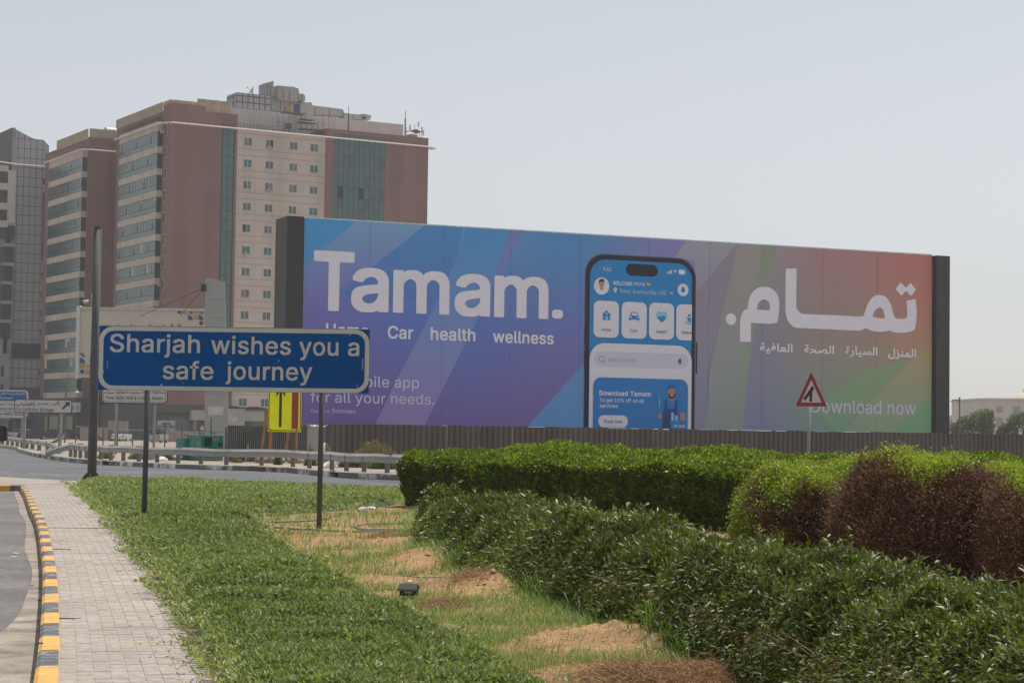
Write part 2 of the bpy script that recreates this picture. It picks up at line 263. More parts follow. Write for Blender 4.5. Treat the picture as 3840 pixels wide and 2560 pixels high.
112:[212, [26,-71,26,190,56,190,56,160,59,160,69,173,76,180,86,186,98,191,115,192,137,189,156,180,173,166,185,146,193,122,195,94,193,66,185,42,173,23,157,8,137,-1,115,-4,99,-3,86,2,76,8,69,16,59,29,57,29,57,-71], [110,23,126,26,140,33,150,44,158,58,163,75,164,95,163,114,158,131,150,145,140,156,126,163,110,165,94,163,81,156,70,145,62,131,58,114,56,95,58,75,63,58,70,43,81,32,94,26]],
114:[129, [26,0,26,190,56,190,56,160,58,160,65,173,76,184,90,190,107,192,115,192,122,192,122,161,115,162,103,163,91,161,80,157,70,151,63,142,58,131,57,118,57,0]],
115:[182, [91,-4,72,-3,56,2,42,9,31,19,23,32,18,47,47,53,53,40,62,30,75,25,91,23,108,25,122,31,131,40,134,51,132,60,127,68,118,74,106,78,75,85,52,93,36,104,29,113,25,124,23,137,26,152,33,166,43,177,58,185,74,190,94,192,112,191,127,186,140,179,149,170,157,158,162,145,134,139,129,149,121,158,110,164,94,166,78,164,65,158,57,150,54,139,56,129,62,122,72,116,86,111,115,105,137,97,153,86,160,76,164,66,166,53,163,37,156,24,145,12,130,3,112,-2]],
116:[114, [102,190,102,164,3,164,3,190], [32,236,63,236,63,49,64,38,68,31,75,26,85,25,93,26,101,27,107,1,96,-1,84,-2,69,-1,56,4,46,11,38,20,34,32,32,46]],
117:[205, [91,-3,73,-1,57,5,44,15,35,29,28,47,26,69,26,190,57,190,57,72,58,58,62,47,68,37,77,31,88,26,100,25,113,27,125,31,134,38,142,48,146,61,148,76,148,190,179,190,179,0,149,0,149,46,154,46,147,30,139,18,129,8,111,0]],
118:[194, [81,0,9,190,42,190,83,78,93,43,103,10,92,10,101,43,112,78,152,190,186,190,113,0]],
119:[283, [69,0,11,190,44,190,67,107,77,68,88,21,82,21,93,67,103,107,126,190,158,190,181,107,191,68,201,21,196,21,206,68,217,107,240,190,272,190,215,0,184,0,159,86,152,112,145,140,138,169,145,169,138,140,131,112,124,86,99,0]],
121:[194, [24,-69,31,-43,36,-44,44,-45,52,-44,59,-42,65,-37,71,-29,75,-18,81,-1,9,190,42,190,83,78,93,43,103,10,92,10,101,43,112,78,153,190,186,190,102,-29,96,-43,88,-54,80,-62,70,-68,58,-71,46,-73,32,-72]]}
ARABIC = {
65152:[121, [49,14,37,19,27,29,20,42,17,57,19,71,24,83,32,93,42,100,54,104,67,105,78,104,90,102,86,79,76,81,67,82,59,81,52,79,47,75,43,70,41,64,40,57,42,48,46,40,52,33,60,28,67,25,75,24], [12,-17,5,5,33,13,68,24,103,36,111,15,90,7,63,-3,35,-11]],
65155:[69, [26,0,21,191,45,191,50,0], [7,209,3,225,16,228,26,230,25,224,17,228,10,234,5,242,3,252,4,260,8,267,13,272,19,276,26,278,34,279,41,278,48,276,45,261,40,263,34,263,28,262,23,260,20,257,19,253,20,247,23,242,32,235,41,232,29,231,44,235,56,240,61,225,44,219,25,213]],
65159:[70, [27,0,21,212,45,212,51,0], [19,-90,16,-74,28,-71,39,-68,37,-74,30,-71,23,-64,17,-56,16,-47,17,-39,20,-32,25,-27,31,-23,38,-21,46,-20,53,-20,60,-22,58,-37,52,-36,46,-35,40,-36,36,-38,33,-41,32,-46,33,-52,36,-57,45,-64,53,-66,41,-67,56,-63,69,-59,74,-74,57,-79,37,-85]],
65165:[70, [27,0,21,212,45,212,51,0]],
65166:[86, [86,-1,65,0,50,4,39,11,33,20,29,33,27,49,21,212,46,212,52,59,54,37,58,30,64,26,75,24,89,23,95,22,98,19,100,16,101,11,100,7,97,3,92,0]],
65169:[79, [0,-1,3,23,26,25,33,27,39,32,41,39,42,48,40,66,34,88,25,111,49,119,57,98,63,74,65,53,62,32,59,24,55,17,49,11,42,6,24,0], [32,-57,26,-56,21,-52,18,-48,17,-42,18,-37,21,-32,26,-28,32,-27,37,-28,42,-32,45,-37,46,-42,45,-48,42,-52,37,-56]],
65171:[120, [60,0,46,1,34,5,23,11,16,20,11,32,9,47,11,61,19,79,32,98,53,119,58,103,38,121,54,140,82,114,94,99,103,84,109,68,111,51,109,35,106,27,101,19,94,11,85,5,74,1], [60,24,69,25,77,28,82,32,87,37,89,44,90,52,88,67,84,76,78,85,68,95,55,107,68,108,49,88,42,77,36,67,33,58,32,49,34,38,40,31,49,26], [82,166,77,167,72,170,69,175,68,180,69,186,72,191,77,194,82,195,88,194,93,191,96,186,97,180,96,175,93,170,88,167], [42,166,36,167,31,170,28,175,27,180,28,186,31,191,36,194,42,195,47,194,52,191,55,186,56,180,55,175,52,170,47,167]],
65172:[144, [144,-1,129,0,116,3,105,9,96,19,91,32,88,50,83,153,107,153,112,55,114,43,117,34,122,28,129,25,147,23,152,22,156,19,158,16,159,11,158,7,155,3,150,0], [99,31,83,27,66,26,51,27,37,31,26,36,17,44,11,54,9,66,10,78,15,90,23,100,33,109,45,117,59,123,74,128,90,131,94,106,80,105,68,102,57,99,48,94,42,88,36,82,33,76,32,70,33,64,37,59,49,53,66,50,83,51,97,54], [93,187,87,188,83,191,79,196,78,202,79,207,83,212,87,215,93,216,99,215,103,212,107,207,108,202,107,196,103,191,99,188], [52,187,47,188,42,191,39,196,38,202,39,207,42,212,47,215,52,216,58,215,63,212,66,207,67,202,66,196,63,191,58,188]],
65173:[294, [116,-6,123,18,183,20,206,22,224,26,238,30,248,37,254,44,256,54,255,66,252,80,241,111,264,119,271,99,277,78,279,58,277,42,271,29,261,17,245,9,223,2,195,-3,159,-5], [116,-6,91,-5,69,-3,51,2,36,8,24,16,16,26,11,39,9,54,10,69,13,85,17,100,39,95,37,84,34,72,33,61,35,47,41,36,52,28,68,22,92,19,123,18,129,3], [165,119,159,120,155,123,151,128,150,133,151,139,155,144,159,147,165,148,171,147,175,144,179,139,180,133,179,128,175,123,171,120], [124,119,119,120,114,123,111,128,110,133,111,139,114,144,119,147,124,148,130,147,135,144,138,139,139,133,138,128,135,123,130,120]],
65175:[88, [0,-1,3,23,30,24,39,27,44,31,47,38,48,48,46,66,40,88,31,111,55,119,63,98,68,74,71,53,70,39,67,28,62,18,54,11,44,5,32,1,17,-1], [65,150,59,151,54,155,51,159,50,165,51,170,54,175,59,178,65,180,70,178,75,175,78,170,79,165,78,159,75,155,70,151], [24,150,18,151,13,155,10,159,9,165,10,170,13,175,18,178,24,180,30,178,34,175,37,170,39,165,37,159,34,155,30,151]],
65176:[110, [0,-1,3,23,26,25,33,28,39,34,43,41,46,52,52,84,75,79,73,68,70,55,69,44,70,35,71,32,74,29,87,24,114,23,119,22,123,19,125,16,125,11,124,7,121,3,116,0,111,-1,82,0,72,3,66,6,61,11,58,16,55,29,63,29,53,13,47,8,41,4,24,0], [79,114,73,115,69,119,65,123,64,129,65,134,69,139,73,143,79,144,85,143,89,139,93,134,94,129,93,123,89,119,85,115], [39,114,33,115,28,119,25,123,24,129,25,134,28,139,33,143,39,144,44,143,49,139,52,134,53,129,52,123,49,119,44,115]],
65183:[174, [0,-1,3,23,33,25,62,32,89,43,114,57,97,69,75,77,49,80,40,80,32,79,23,77,18,99,34,103,49,104,64,103,77,101,100,92,119,81,137,72,145,69,154,68,161,68,163,47,150,46,139,43,118,34,97,23,72,11,41,2,22,-1], [83,-55,77,-54,72,-51,69,-46,68,-41,69,-35,72,-30,77,-27,83,-26,88,-27,93,-30,96,-35,97,-41,96,-46,93,-51,88,-54]],
65188:[188, [189,-1,166,0,156,2,147,6,140,12,133,19,128,29,125,41,142,52,147,41,152,34,158,29,167,25,192,23,197,22,201,19,203,16,204,11,203,7,199,3,195,0], [0,-1,3,23,33,25,62,32,89,43,114,57,97,69,75,77,49,80,40,80,32,79,23,77,18,99,34,103,49,104,64,103,77,101,100,92,119,81,137,72,145,69,154,68,161,68,163,47,150,46,139,43,118,34,97,23,72,11,41,2,22,-1]],
65192:[188, [189,-1,166,0,156,2,147,6,140,12,133,19,128,29,125,41,142,52,147,41,152,34,158,29,167,25,192,23,197,22,201,19,203,16,204,11,203,7,199,3,195,0], [0,-1,3,23,33,25,62,32,89,43,114,57,97,69,75,77,49,80,40,80,32,79,23,77,18,99,34,103,49,104,64,103,77,101,100,92,119,81,137,72,145,69,154,68,161,68,163,47,150,46,139,43,118,34,97,23,72,11,41,2,22,-1], [47,135,41,136,36,139,33,144,32,149,33,155,36,160,41,163,47,164,52,163,57,160,60,155,61,149,60,144,57,139,52,136]],
65193:[141, [10,13,22,34,39,26,50,24,64,23,77,24,87,26,95,29,100,35,103,41,104,48,102,63,91,86,65,126,86,139,100,118,111,100,119,83,124,69,127,57,128,47,127,35,122,24,114,13,102,5,86,0,64,-2,43,0,25,5]],
65197:[108, [1,-68,-7,-46,19,-35,39,-23,52,-10,61,4,65,18,67,32,65,48,59,65,47,90,68,100,78,82,84,64,88,48,89,34,88,16,83,0,76,-14,67,-27,57,-38,45,-47,22,-60]],
65198:[117, [1,-69,-7,-46,12,-39,29,-30,41,-20,51,-10,59,0,63,11,66,21,67,32,65,46,61,61,47,90,68,100,78,80,86,61,91,45,96,34,102,27,110,24,120,23,126,22,129,19,131,16,132,11,131,7,128,3,123,0,117,-1,106,0,96,3,89,8,84,15,78,31,88,26,86,7,79,-10,69,-25,57,-38,43,-49,28,-58,14,-64]],
65200:[117, [1,-69,-7,-46,12,-39,29,-30,41,-20,51,-10,59,0,63,11,66,21,67,32,65,46,61,61,47,90,68,100,78,80,86,61,91,45,96,34,102,27,110,24,120,23,126,22,129,19,131,16,132,11,131,7,128,3,123,0,117,-1,106,0,96,3,89,8,84,15,78,31,88,26,86,7,79,-10,69,-25,57,-38,43,-49,28,-58,14,-64], [48,135,43,136,38,139,35,144,33,149,35,155,38,159,43,163,48,164,54,163,59,159,62,155,63,149,62,144,59,139,54,136]],
65203:[232, [0,-1,3,23,18,24,24,27,28,31,36,48,44,82,66,75,64,64,61,51,60,39,61,32,66,27,73,24,86,23,100,24,106,27,110,31,113,39,116,49,123,84,145,79,143,66,141,51,140,39,142,31,145,27,150,25,167,23,182,25,187,28,192,33,194,39,195,48,194,61,190,77,178,111,202,119,209,98,215,74,218,53,217,40,214,29,210,20,204,12,197,6,188,2,178,-1,167,-1,154,-1,144,2,136,6,130,12,126,19,124,29,134,29,128,18,122,9,115,4,107,1,82,-1,67,1,59,4,52,10,47,19,44,31,53,33,48,20,41,11,33,4,24,1]],
65204:[251, [0,-1,3,23,18,24,24,27,28,31,36,48,44,82,66,75,62,57,60,39,62,30,65,27,70,25,86,23,100,24,106,27,110,31,113,39,116,49,123,84,145,79,143,66,141,51,140,39,142,31,145,27,150,25,167,23,180,24,188,29,193,37,195,48,195,62,194,79,191,101,213,102,217,63,220,49,224,39,229,31,235,26,244,24,255,23,260,22,264,19,266,16,267,11,266,7,263,3,258,0,252,-1,242,-1,234,1,220,9,211,20,206,34,211,32,207,20,201,11,193,5,184,1,164,-1,152,-1,143,2,135,6,130,12,126,19,124,29,134,29,128,18,122,9,115,4,107,1,82,-1,67,1,59,4,52,10,47,19,44,31,53,33,48,20,41,11,33,4,24,1]],
65212:[281, [281,-1,262,0,238,6,227,11,218,17,242,30,264,24,284,23,290,22,293,19,295,16,296,11,295,7,292,3,287,0], [143,-5,100,-3,84,-1,71,2,61,7,55,12,50,19,47,26,54,29,46,16,38,8,29,3,20,0,0,-1,3,23,12,24,20,26,26,30,31,36,39,54,46,82,67,76,64,63,62,52,61,45,62,38,64,33,69,28,77,25,88,22,103,20,149,19,184,21,198,24,210,29,219,34,226,41,230,48,231,57,231,63,228,70,224,76,218,81,210,84,200,85,186,83,172,78,158,69,145,59,123,36,107,16,81,17,104,49,118,64,133,79,149,91,166,101,184,107,202,109,217,108,230,103,240,95,248,85,253,73,254,59,252,42,244,27,230,14,210,4,181,-3]],
65217:[233, [109,-4,75,-3,46,-2,23,0,6,2,9,25,28,23,53,21,82,21,115,20,150,23,164,26,176,30,185,36,192,42,196,50,197,58,197,65,194,71,190,77,184,82,176,85,166,87,152,85,138,79,124,71,111,61,89,38,73,18,47,19,70,50,84,66,99,80,115,93,132,102,150,109,168,111,183,109,196,104,206,96,214,86,219,74,220,61,218,44,210,29,196,15,175,5,147,-2], [63,29,57,212,81,212,87,50]],
65224:[210, [210,-1,191,0,167,6,156,11,147,17,171,30,193,24,213,23,219,22,222,19,225,16,225,11,224,7,221,3,216,0], [0,-1,3,23,65,23,110,25,127,28,140,32,151,37,159,43,163,51,164,60,161,71,157,76,151,81,143,84,133,85,119,83,105,78,91,69,78,59,56,36,40,16,14,17,37,49,51,64,66,79,82,91,99,101,117,107,135,109,150,108,163,103,173,95,181,85,186,73,187,59,185,45,177,31,164,19,143,9,114,3,78,-1,31,-1], [28,28,22,212,46,212,52,49], [120,140,115,141,110,144,107,149,106,154,107,160,110,165,115,168,120,169,126,168,131,165,134,160,135,154,134,149,131,144,126,141]],
65228:[154, [0,-1,3,23,20,24,36,26,52,30,65,35,78,42,88,49,96,56,103,64,107,73,108,81,105,88,102,92,96,95,89,97,79,98,65,96,49,91,37,84,52,71,67,58,83,41,98,33,116,27,137,24,157,23,163,22,166,19,169,16,169,11,168,7,165,3,160,0,154,-1,138,-1,121,2,105,6,89,11,76,18,64,27,53,40,39,53,24,66,20,71,17,79,16,86,17,91,22,96,37,108,58,118,71,121,84,122,99,121,111,117,120,111,126,104,130,96,131,87,130,74,125,61,117,49,106,37,93,26,78,17,60,9,42,3,21,0]],
65235:[132, [0,-1,3,23,19,23,38,23,55,25,68,28,78,32,85,37,90,44,94,53,95,64,96,77,95,89,93,100,89,110,84,118,77,123,69,124,63,123,57,119,52,113,48,106,46,98,45,90,48,79,51,75,56,72,63,70,72,70,89,71,104,76,105,55,95,50,82,47,69,46,55,47,43,51,34,57,27,64,23,74,22,84,23,95,25,107,30,117,36,127,43,136,51,143,61,147,72,148,86,146,98,138,107,126,114,111,118,94,119,76,117,55,112,37,102,23,87,11,70,5,49,1,25,-1], [66,179,60,180,56,183,52,188,51,194,52,199,56,204,60,207,66,208,72,207,76,204,80,199,81,194,80,188,76,183,72,180]],
65236:[146, [0,-1,3,23,18,23,34,24,49,25,61,28,80,36,88,42,95,49,99,58,100,67,99,74,97,81,93,88,88,94,82,97,75,99,68,98,62,94,56,89,52,82,49,74,48,66,50,57,53,49,59,42,65,36,79,28,51,19,40,29,34,36,29,45,25,55,24,67,25,78,28,89,33,98,40,107,48,114,56,119,66,122,76,123,90,121,101,115,111,106,118,95,123,82,124,69,123,57,120,46,114,36,107,28,98,20,88,14,65,5,50,2,34,0,17,-1], [147,-1,116,0,86,5,63,12,83,27,104,25,129,23,150,23,155,22,159,19,161,16,162,11,160,7,157,3,153,0], [73,154,67,155,63,158,59,163,58,168,59,174,63,178,67,182,73,183,79,182,83,178,87,174,88,168,87,163,83,158,79,155]],
65239:[132, [0,-1,3,23,19,23,38,23,55,25,68,28,78,32,85,37,90,44,94,53,95,64,96,77,95,89,93,100,89,110,84,118,77,123,69,124,63,123,57,119,52,113,48,106,46,98,45,90,48,79,51,75,56,72,63,70,72,70,89,71,104,76,105,55,95,50,82,47,69,46,55,47,43,51,34,57,27,64,23,74,22,84,23,95,25,107,30,117,36,127,43,136,51,143,61,147,72,148,86,146,98,138,107,126,114,111,118,94,119,76,117,55,112,37,102,23,87,11,70,5,49,1,25,-1], [87,179,81,180,76,183,73,188,72,194,73,199,76,204,81,207,87,208,92,207,97,204,100,199,101,194,100,188,97,183,92,180], [46,179,40,180,36,183,32,188,31,194,32,199,36,204,40,207,46,208,52,207,56,204,60,199,61,194,60,188,56,183,52,180]],
65240:[146, [0,-1,3,23,18,23,34,24,49,25,61,28,80,36,88,42,95,49,99,58,100,67,99,74,97,81,93,88,88,94,82,97,75,99,68,98,62,94,56,89,52,82,49,74,48,66,50,57,53,49,59,42,65,36,79,28,51,19,40,29,34,36,29,45,25,55,24,67,25,78,28,89,33,98,40,107,48,114,56,119,66,122,76,123,90,121,101,115,111,106,118,95,123,82,124,69,123,57,120,46,114,36,107,28,98,20,88,14,65,5,50,2,34,0,17,-1], [147,-1,116,0,86,5,63,12,83,27,104,25,129,23,150,23,155,22,159,19,161,16,162,11,160,7,157,3,153,0], [94,154,88,155,83,158,80,163,79,168,80,174,83,178,88,182,94,183,99,182,104,178,107,174,108,168,107,163,104,158,99,155], [53,154,48,155,43,158,40,163,39,168,40,174,43,178,48,182,53,183,59,182,64,178,67,174,68,168,67,163,64,158,59,155]],
65245:[205, [9,0,10,15,14,32,21,52,43,44,37,28,34,14,33,2,35,-11,41,-23,50,-32,62,-39,76,-43,93,-44,113,-43,128,-38,141,-30,150,-19,157,-5,161,13,163,35,163,60,157,212,182,212,187,53,185,15,182,-2,177,-18,169,-33,159,-45,147,-55,132,-63,114,-67,92,-69,76,-68,61,-65,47,-59,35,-52,24,-43,16,-31,11,-17]],
65247:[77, [0,-1,3,23,17,24,26,26,32,31,34,38,35,61,29,212,53,212,59,63,58,36,55,24,50,15,43,8,32,3,18,0]],
65249:[143, [22,-116,13,-78,8,-44,6,-18,8,-2,12,12,20,23,30,31,42,36,54,40,68,41,82,41,109,38,108,57,102,74,97,80,91,85,84,88,76,89,69,88,63,86,56,82,50,76,39,60,21,70,29,84,38,95,47,103,57,109,68,112,78,113,92,112,103,107,113,100,120,90,125,80,129,68,132,46,130,31,126,18,121,9,91,15,66,17,55,15,47,12,39,7,34,0,31,-9,30,-20,32,-46,37,-78,45,-111]],
65250:[166, [23,-116,12,-72,5,-33,3,-7,5,14,10,33,18,50,28,64,40,77,53,88,66,96,78,102,89,106,99,107,106,106,112,104,118,99,123,91,134,63,145,38,150,30,156,26,162,24,170,23,175,22,179,19,181,16,181,11,180,7,177,3,172,0,167,-1,156,0,147,3,139,8,133,14,140,20,136,12,131,5,118,-3,104,-5,87,-2,68,7,52,22,38,42,41,41,34,29,30,16,27,-7,29,-29,34,-56,40,-85,46,-111], [107,19,115,21,118,24,120,27,120,32,119,38,113,56,107,70,101,78,95,81,87,79,76,75,65,68,55,57,55,60,62,47,71,37,80,29,90,23,99,20]],
65251:[155, [0,-1,3,23,11,24,17,26,22,31,28,38,39,60,48,77,56,89,65,97,73,103,82,105,90,106,100,105,109,101,117,95,124,87,130,78,134,68,137,58,138,48,136,32,132,20,125,11,116,5,106,1,96,0,72,4,56,10,36,22,47,40,61,33,74,28,93,24,101,25,107,27,111,30,114,34,116,45,115,53,112,62,108,70,102,76,95,80,88,82,78,79,73,75,68,68,55,45,42,19,36,11,29,6,22,2,16,0]],
65252:[171, [0,-1,3,23,10,24,16,26,21,31,26,38,37,60,52,84,66,98,79,105,91,107,100,106,108,103,116,97,123,88,130,76,137,60,149,36,155,29,160,25,174,23,180,22,183,19,185,16,186,11,185,7,182,3,177,0,171,-1,160,-1,150,2,141,7,134,15,138,21,134,12,129,6,124,1,117,-3,103,-6,93,-5,83,-1,73,4,63,10,54,19,46,28,39,17,32,8,24,3,17,0], [57,51,68,36,80,26,92,20,102,18,111,20,118,26,120,35,117,47,112,60,106,72,98,80,94,83,89,84,80,81,69,71]],
65255:[79, [0,-1,3,23,26,25,33,27,39,32,41,39,42,48,40,66,34,88,25,111,49,119,57,98,63,74,65,53,62,32,59,24,55,17,49,11,42,6,24,0], [38,150,32,151,27,155,24,159,23,165,24,170,27,175,32,178,38,180,43,178,48,175,51,170,52,165,51,159,48,155,43,151]],
65256:[101, [0,-1,3,23,23,25,29,28,33,34,40,52,46,84,69,79,67,68,64,55,63,44,66,33,70,29,77,25,89,23,105,23,110,22,114,19,116,16,116,11,115,7,112,3,108,0,102,-1,84,-1,71,2,62,6,55,12,51,20,49,29,57,29,47,13,35,4,20,0], [46,114,40,115,36,119,32,123,31,129,32,134,36,139,40,143,46,144,52,143,56,139,60,134,61,129,60,123,56,119,52,115]],
65259:[170, [114,-2,102,-2,89,1,65,11,54,18,44,26,35,36,29,46,25,58,23,71,25,83,29,95,36,105,45,113,56,119,68,120,81,119,91,113,100,105,106,94,110,83,111,71,109,54,102,40,90,27,76,17,58,9,40,3,20,0,0,-1,3,23,32,25,53,31,66,37,75,44,82,52,86,60,89,74,87,86,80,96,75,98,68,99,62,98,57,96,52,91,49,86,46,80,46,74,47,62,52,51,59,42,69,35,79,29,91,25,102,22,113,21,122,22,128,24,131,29,132,36,132,41,127,52,114,70,87,95,42,130,56,148,103,111,133,84,149,63,155,48,157,35,156,26,152,17,147,9,139,3,128,-1]],
65261:[132, [17,-68,12,-44,45,-37,59,-32,70,-25,80,-16,87,-4,92,11,93,29,91,46,86,61,78,72,72,75,66,76,60,74,54,70,49,65,45,57,43,49,42,41,45,30,48,26,53,23,69,21,86,23,101,28,102,7,95,3,86,0,66,-2,46,0,38,3,31,7,26,12,22,19,20,26,19,35,20,47,23,58,27,69,33,79,40,87,48,94,58,98,69,100,80,98,90,94,98,87,104,77,110,66,113,54,115,41,116,27,113,1,105,-21,96,-33,85,-44,72,-52,47,-62]],
65262:[139, [17,-68,12,-44,45,-37,59,-32,70,-25,80,-16,87,-4,92,11,93,29,91,47,86,62,80,70,74,74,66,76,60,74,55,71,50,65,46,58,44,50,43,41,45,32,52,27,64,24,80,23,143,23,148,22,152,19,154,16,155,11,154,7,151,3,146,0,140,-1,69,-1,56,-1,44,2,34,7,26,14,21,24,19,36,20,48,23,60,27,71,33,80,41,88,49,95,58,99,69,100,82,98,93,92,103,82,110,68,115,49,116,27,113,1,105,-21,96,-33,85,-44,72,-52,47,-62]],
65264:[218, [9,0,10,15,14,32,21,52,43,44,37,28,34,14,33,2,35,-10,39,-19,45,-27,54,-34,64,-39,76,-42,103,-45,120,-44,135,-42,149,-38,162,-33,172,-27,180,-21,184,-14,186,-6,183,1,174,7,160,13,141,19,147,44,174,34,195,27,210,24,221,23,226,22,230,19,232,16,233,11,232,7,229,3,224,0,218,-1,215,-1,211,-1,207,-1,208,-6,208,-10,206,-21,201,-31,192,-41,179,-50,163,-58,144,-64,122,-68,97,-69,74,-67,53,-61,35,-52,21,-39,14,-28,10,-15]],
65266:[218, [9,0,10,15,14,32,21,52,43,44,37,28,34,14,33,2,35,-10,39,-19,45,-27,54,-34,64,-39,76,-42,103,-45,120,-44,135,-42,149,-38,162,-33,172,-27,180,-21,184,-14,186,-6,183,1,174,7,160,13,141,19,147,44,174,34,195,27,210,24,221,23,226,22,230,19,232,16,233,11,232,7,229,3,224,0,218,-1,215,-1,211,-1,207,-1,208,-6,208,-10,206,-21,201,-31,192,-41,179,-50,163,-58,144,-64,122,-68,97,-69,74,-67,53,-61,35,-52,21,-39,14,-28,10,-15], [118,-125,112,-124,107,-120,104,-116,103,-110,104,-105,107,-100,112,-97,118,-95,123,-97,128,-100,131,-105,132,-110,131,-116,128,-120,123,-124], [77,-125,72,-124,67,-120,64,-116,63,-110,64,-105,67,-100,72,-97,77,-95,83,-97,88,-100,91,-105,92,-110,91,-116,88,-120,83,-124]],
65267:[88, [0,-1,3,23,30,24,39,27,44,31,47,38,48,48,46,66,40,88,31,111,55,119,63,98,68,74,71,53,70,39,67,28,62,18,54,11,44,5,32,1,17,-1], [55,-57,49,-56,44,-53,41,-48,40,-43,41,-37,44,-33,49,-29,55,-28,60,-29,65,-33,68,-37,69,-43,68,-48,65,-53,60,-56], [14,-57,8,-56,4,-53,0,-48,-1,-43,0,-37,4,-33,8,-29,14,-28,20,-29,24,-33,28,-37,29,-43,28,-48,24,-53,20,-56]],
65268:[110, [0,-1,3,23,26,25,33,28,39,34,43,41,46,52,52,84,75,79,73,68,70,55,69,44,70,35,71,32,74,29,87,24,114,23,119,22,123,19,125,16,125,11,124,7,121,3,116,0,111,-1,82,0,72,3,66,6,61,11,58,16,55,29,63,29,53,13,47,8,41,4,24,0], [75,-57,69,-56,64,-53,61,-48,60,-43,61,-37,64,-33,69,-29,75,-28,80,-29,85,-33,88,-37,89,-43,88,-48,85,-53,80,-56], [34,-57,28,-56,24,-53,20,-48,19,-43,20,-37,24,-33,28,-29,34,-28,40,-29,44,-33,48,-37,49,-43,48,-48,44,-53,40,-56]]}
WORDS = {"a1": [65245,65200,65256,65252,65247,65165],
"a2": [65171,65197,65166,65268,65204,65247,65165],
"a3": [65172,65188,65212,65247,65165],
"a4": [65172,65268,65235,65166,65228,65247,65165],
"b1": [65172,65267,65197,65261,65198,65252,65247,65165,32,65172,65235,65198,65228,65176,65247,65165,32,65249,65166,65224,65255],
"b2": [65172,65235,65198,65228,65175,32,65173,65166,65169,65165,65262,65169],
"c1": [65266,65176,65268,65256,65268,65236,65255,65159,32,65198,65204,65183,32,65264,65247,65159],
"d1": [65152,65165,65193,65262,65203,32,65217,65166,65240,65255,32,54,32,65261,32,65250,65259,65197,65193,32,49,48,48,48,32,65172,65236,65247,65166,65192,65251],
"e1": [65245,65165,65262,65255],
"f1": [65171,65262,65240,65247,65166,65169,32,65152,65166,65267,65262,65239,65155]}

GC = {}
def glyph(ch, ar, bold):
    k = (ch, ar, round(bold, 4))
    if k in GC: return GC[k]
    p = (ARABIC if ar and ord(ch) in ARABIC else LATIN).get(ord(ch), [100]); adv = p[0] / 500
    cu = bpy.data.curves.new('g', 'CURVE'); cu.dimensions = '2D'; cu.fill_mode = 'BOTH'; cu.offset = bold
    for c in p[1:]:
        n = c; s = cu.splines.new('POLY'); m = len(n) // 2; s.points.add(m - 1)
        fl_ = []
        for i in range(m): fl_ += [n[2 * i] / 500, n[2 * i + 1] / 500, 0, 1]
        s.points.foreach_set('co', fl_); s.use_cyclic_u = True
    if len(p) > 1:
        o = bpy.data.objects.new('g', cu); C.objects.link(o); bpy.context.view_layer.update()
        me = o.to_mesh(); V = [(v.co.x, v.co.y) for v in me.vertices]; Fc = [tuple(q.vertices) for q in me.polygons]
        o.to_mesh_clear(); bpy.data.objects.remove(o)
    else: V = []; Fc = []
    bpy.data.curves.remove(cu)
    GC[k] = (adv, V, Fc); return GC[k]
CAP = max(LATIN[72][1][1::2]) / 500
WORDS = {k: ''.join(chr(c) for c in v) for k, v in WORDS.items()}
def text(s, x0, x1, z, cap, mat_, parent, y=-0.01, bold=0.0, ar=False, slant=0.0, z1=None, name='lettering', track=0.0, mb=None):
    """lettering on the thing's own plane: left x0, right x1, baseline z (z1 at the right end), capital height cap"""
    pen = 0; items = []
    for i, ch in enumerate(s):
        adv, V, Fc = glyph(ch, ar, 0)
        items.append((pen, V, Fc)); pen += adv + track + bold * 1.2
    xs = [p + v[0] for p, V, _ in items for v in V]; a, b = min(xs) - bold, max(xs) + bold
    sx = (x1 - x0) / (b - a); sz = cap / CAP; own = mb is None; mb = mb or MB(); hb = 1.0; vb = 0.8
    for i, (p, V, Fc) in enumerate(items):
        k = (i % 2) * 0.0015; q_ = bold * .93
        shifts = [(0, 0)] if bold <= 0 else [(0, 0), (bold, 0), (-bold, 0), (0, bold), (0, -bold), (q_, q_), (-q_, q_), (q_, -q_), (-q_, -q_)]
        for j, (ox, oz) in enumerate(shifts):      # a heavier weight: the same outline laid round itself, hair-thin layers apart
            base = len(mb.v)
            for vx, vz in V:
                X = x0 + (p + vx + ox * hb + slant * vz - a) * sx
                dz = 0 if z1 is None else (z1 - z) * (X - x0) / (x1 - x0)
                mb.v.append((X, y - k - j * .00015, z + (vz + oz * vb + (bold if vb < 1 else 0) * 0) * sz + dz))
            mb.f += [tuple(base + q for q in f) for f in Fc]
    if own: return obj(name, mb, mat_, parent)
# ------------------------------------------------------------------ materials of the place
M_sandfar = mat('far_sand', (0.33, 0.275, 0.205), 0.95, 0.12, 0.15, bump=0.2, bscale=4, col2=(0.27, 0.235, 0.185), c2scale=0.12)
M_soil = mat('sandy_soil', (0.355, 0.215, 0.10), 0.95, 0.25, 1.6, bump=1.0, bscale=22, col2=(0.25, 0.15, 0.07), c2scale=1.6, c2pos=0.62, fine=0.25)
M_road = mat('asphalt_far', (0.105, 0.108, 0.118), 0.85, 0.14, 0.3, bump=0.3, bscale=60, fine=0.14, col2=(0.13, 0.128, 0.13), c2scale=0.12, c2pos=0.52)
M_road2 = mat('asphalt_near', (0.15, 0.14, 0.138), 0.9, 0.12, 0.8, bump=0.4, bscale=90, fine=0.25, col2=(0.185, 0.17, 0.155), c2scale=0.4)
M_gutter = mat('sandy_gutter', (0.32, 0.28, 0.225), 0.95, 0.25, 2.2, bump=0.4, bscale=60, col2=(0.2, 0.175, 0.15), c2scale=2.5, c2pos=0.58, fine=0.2)
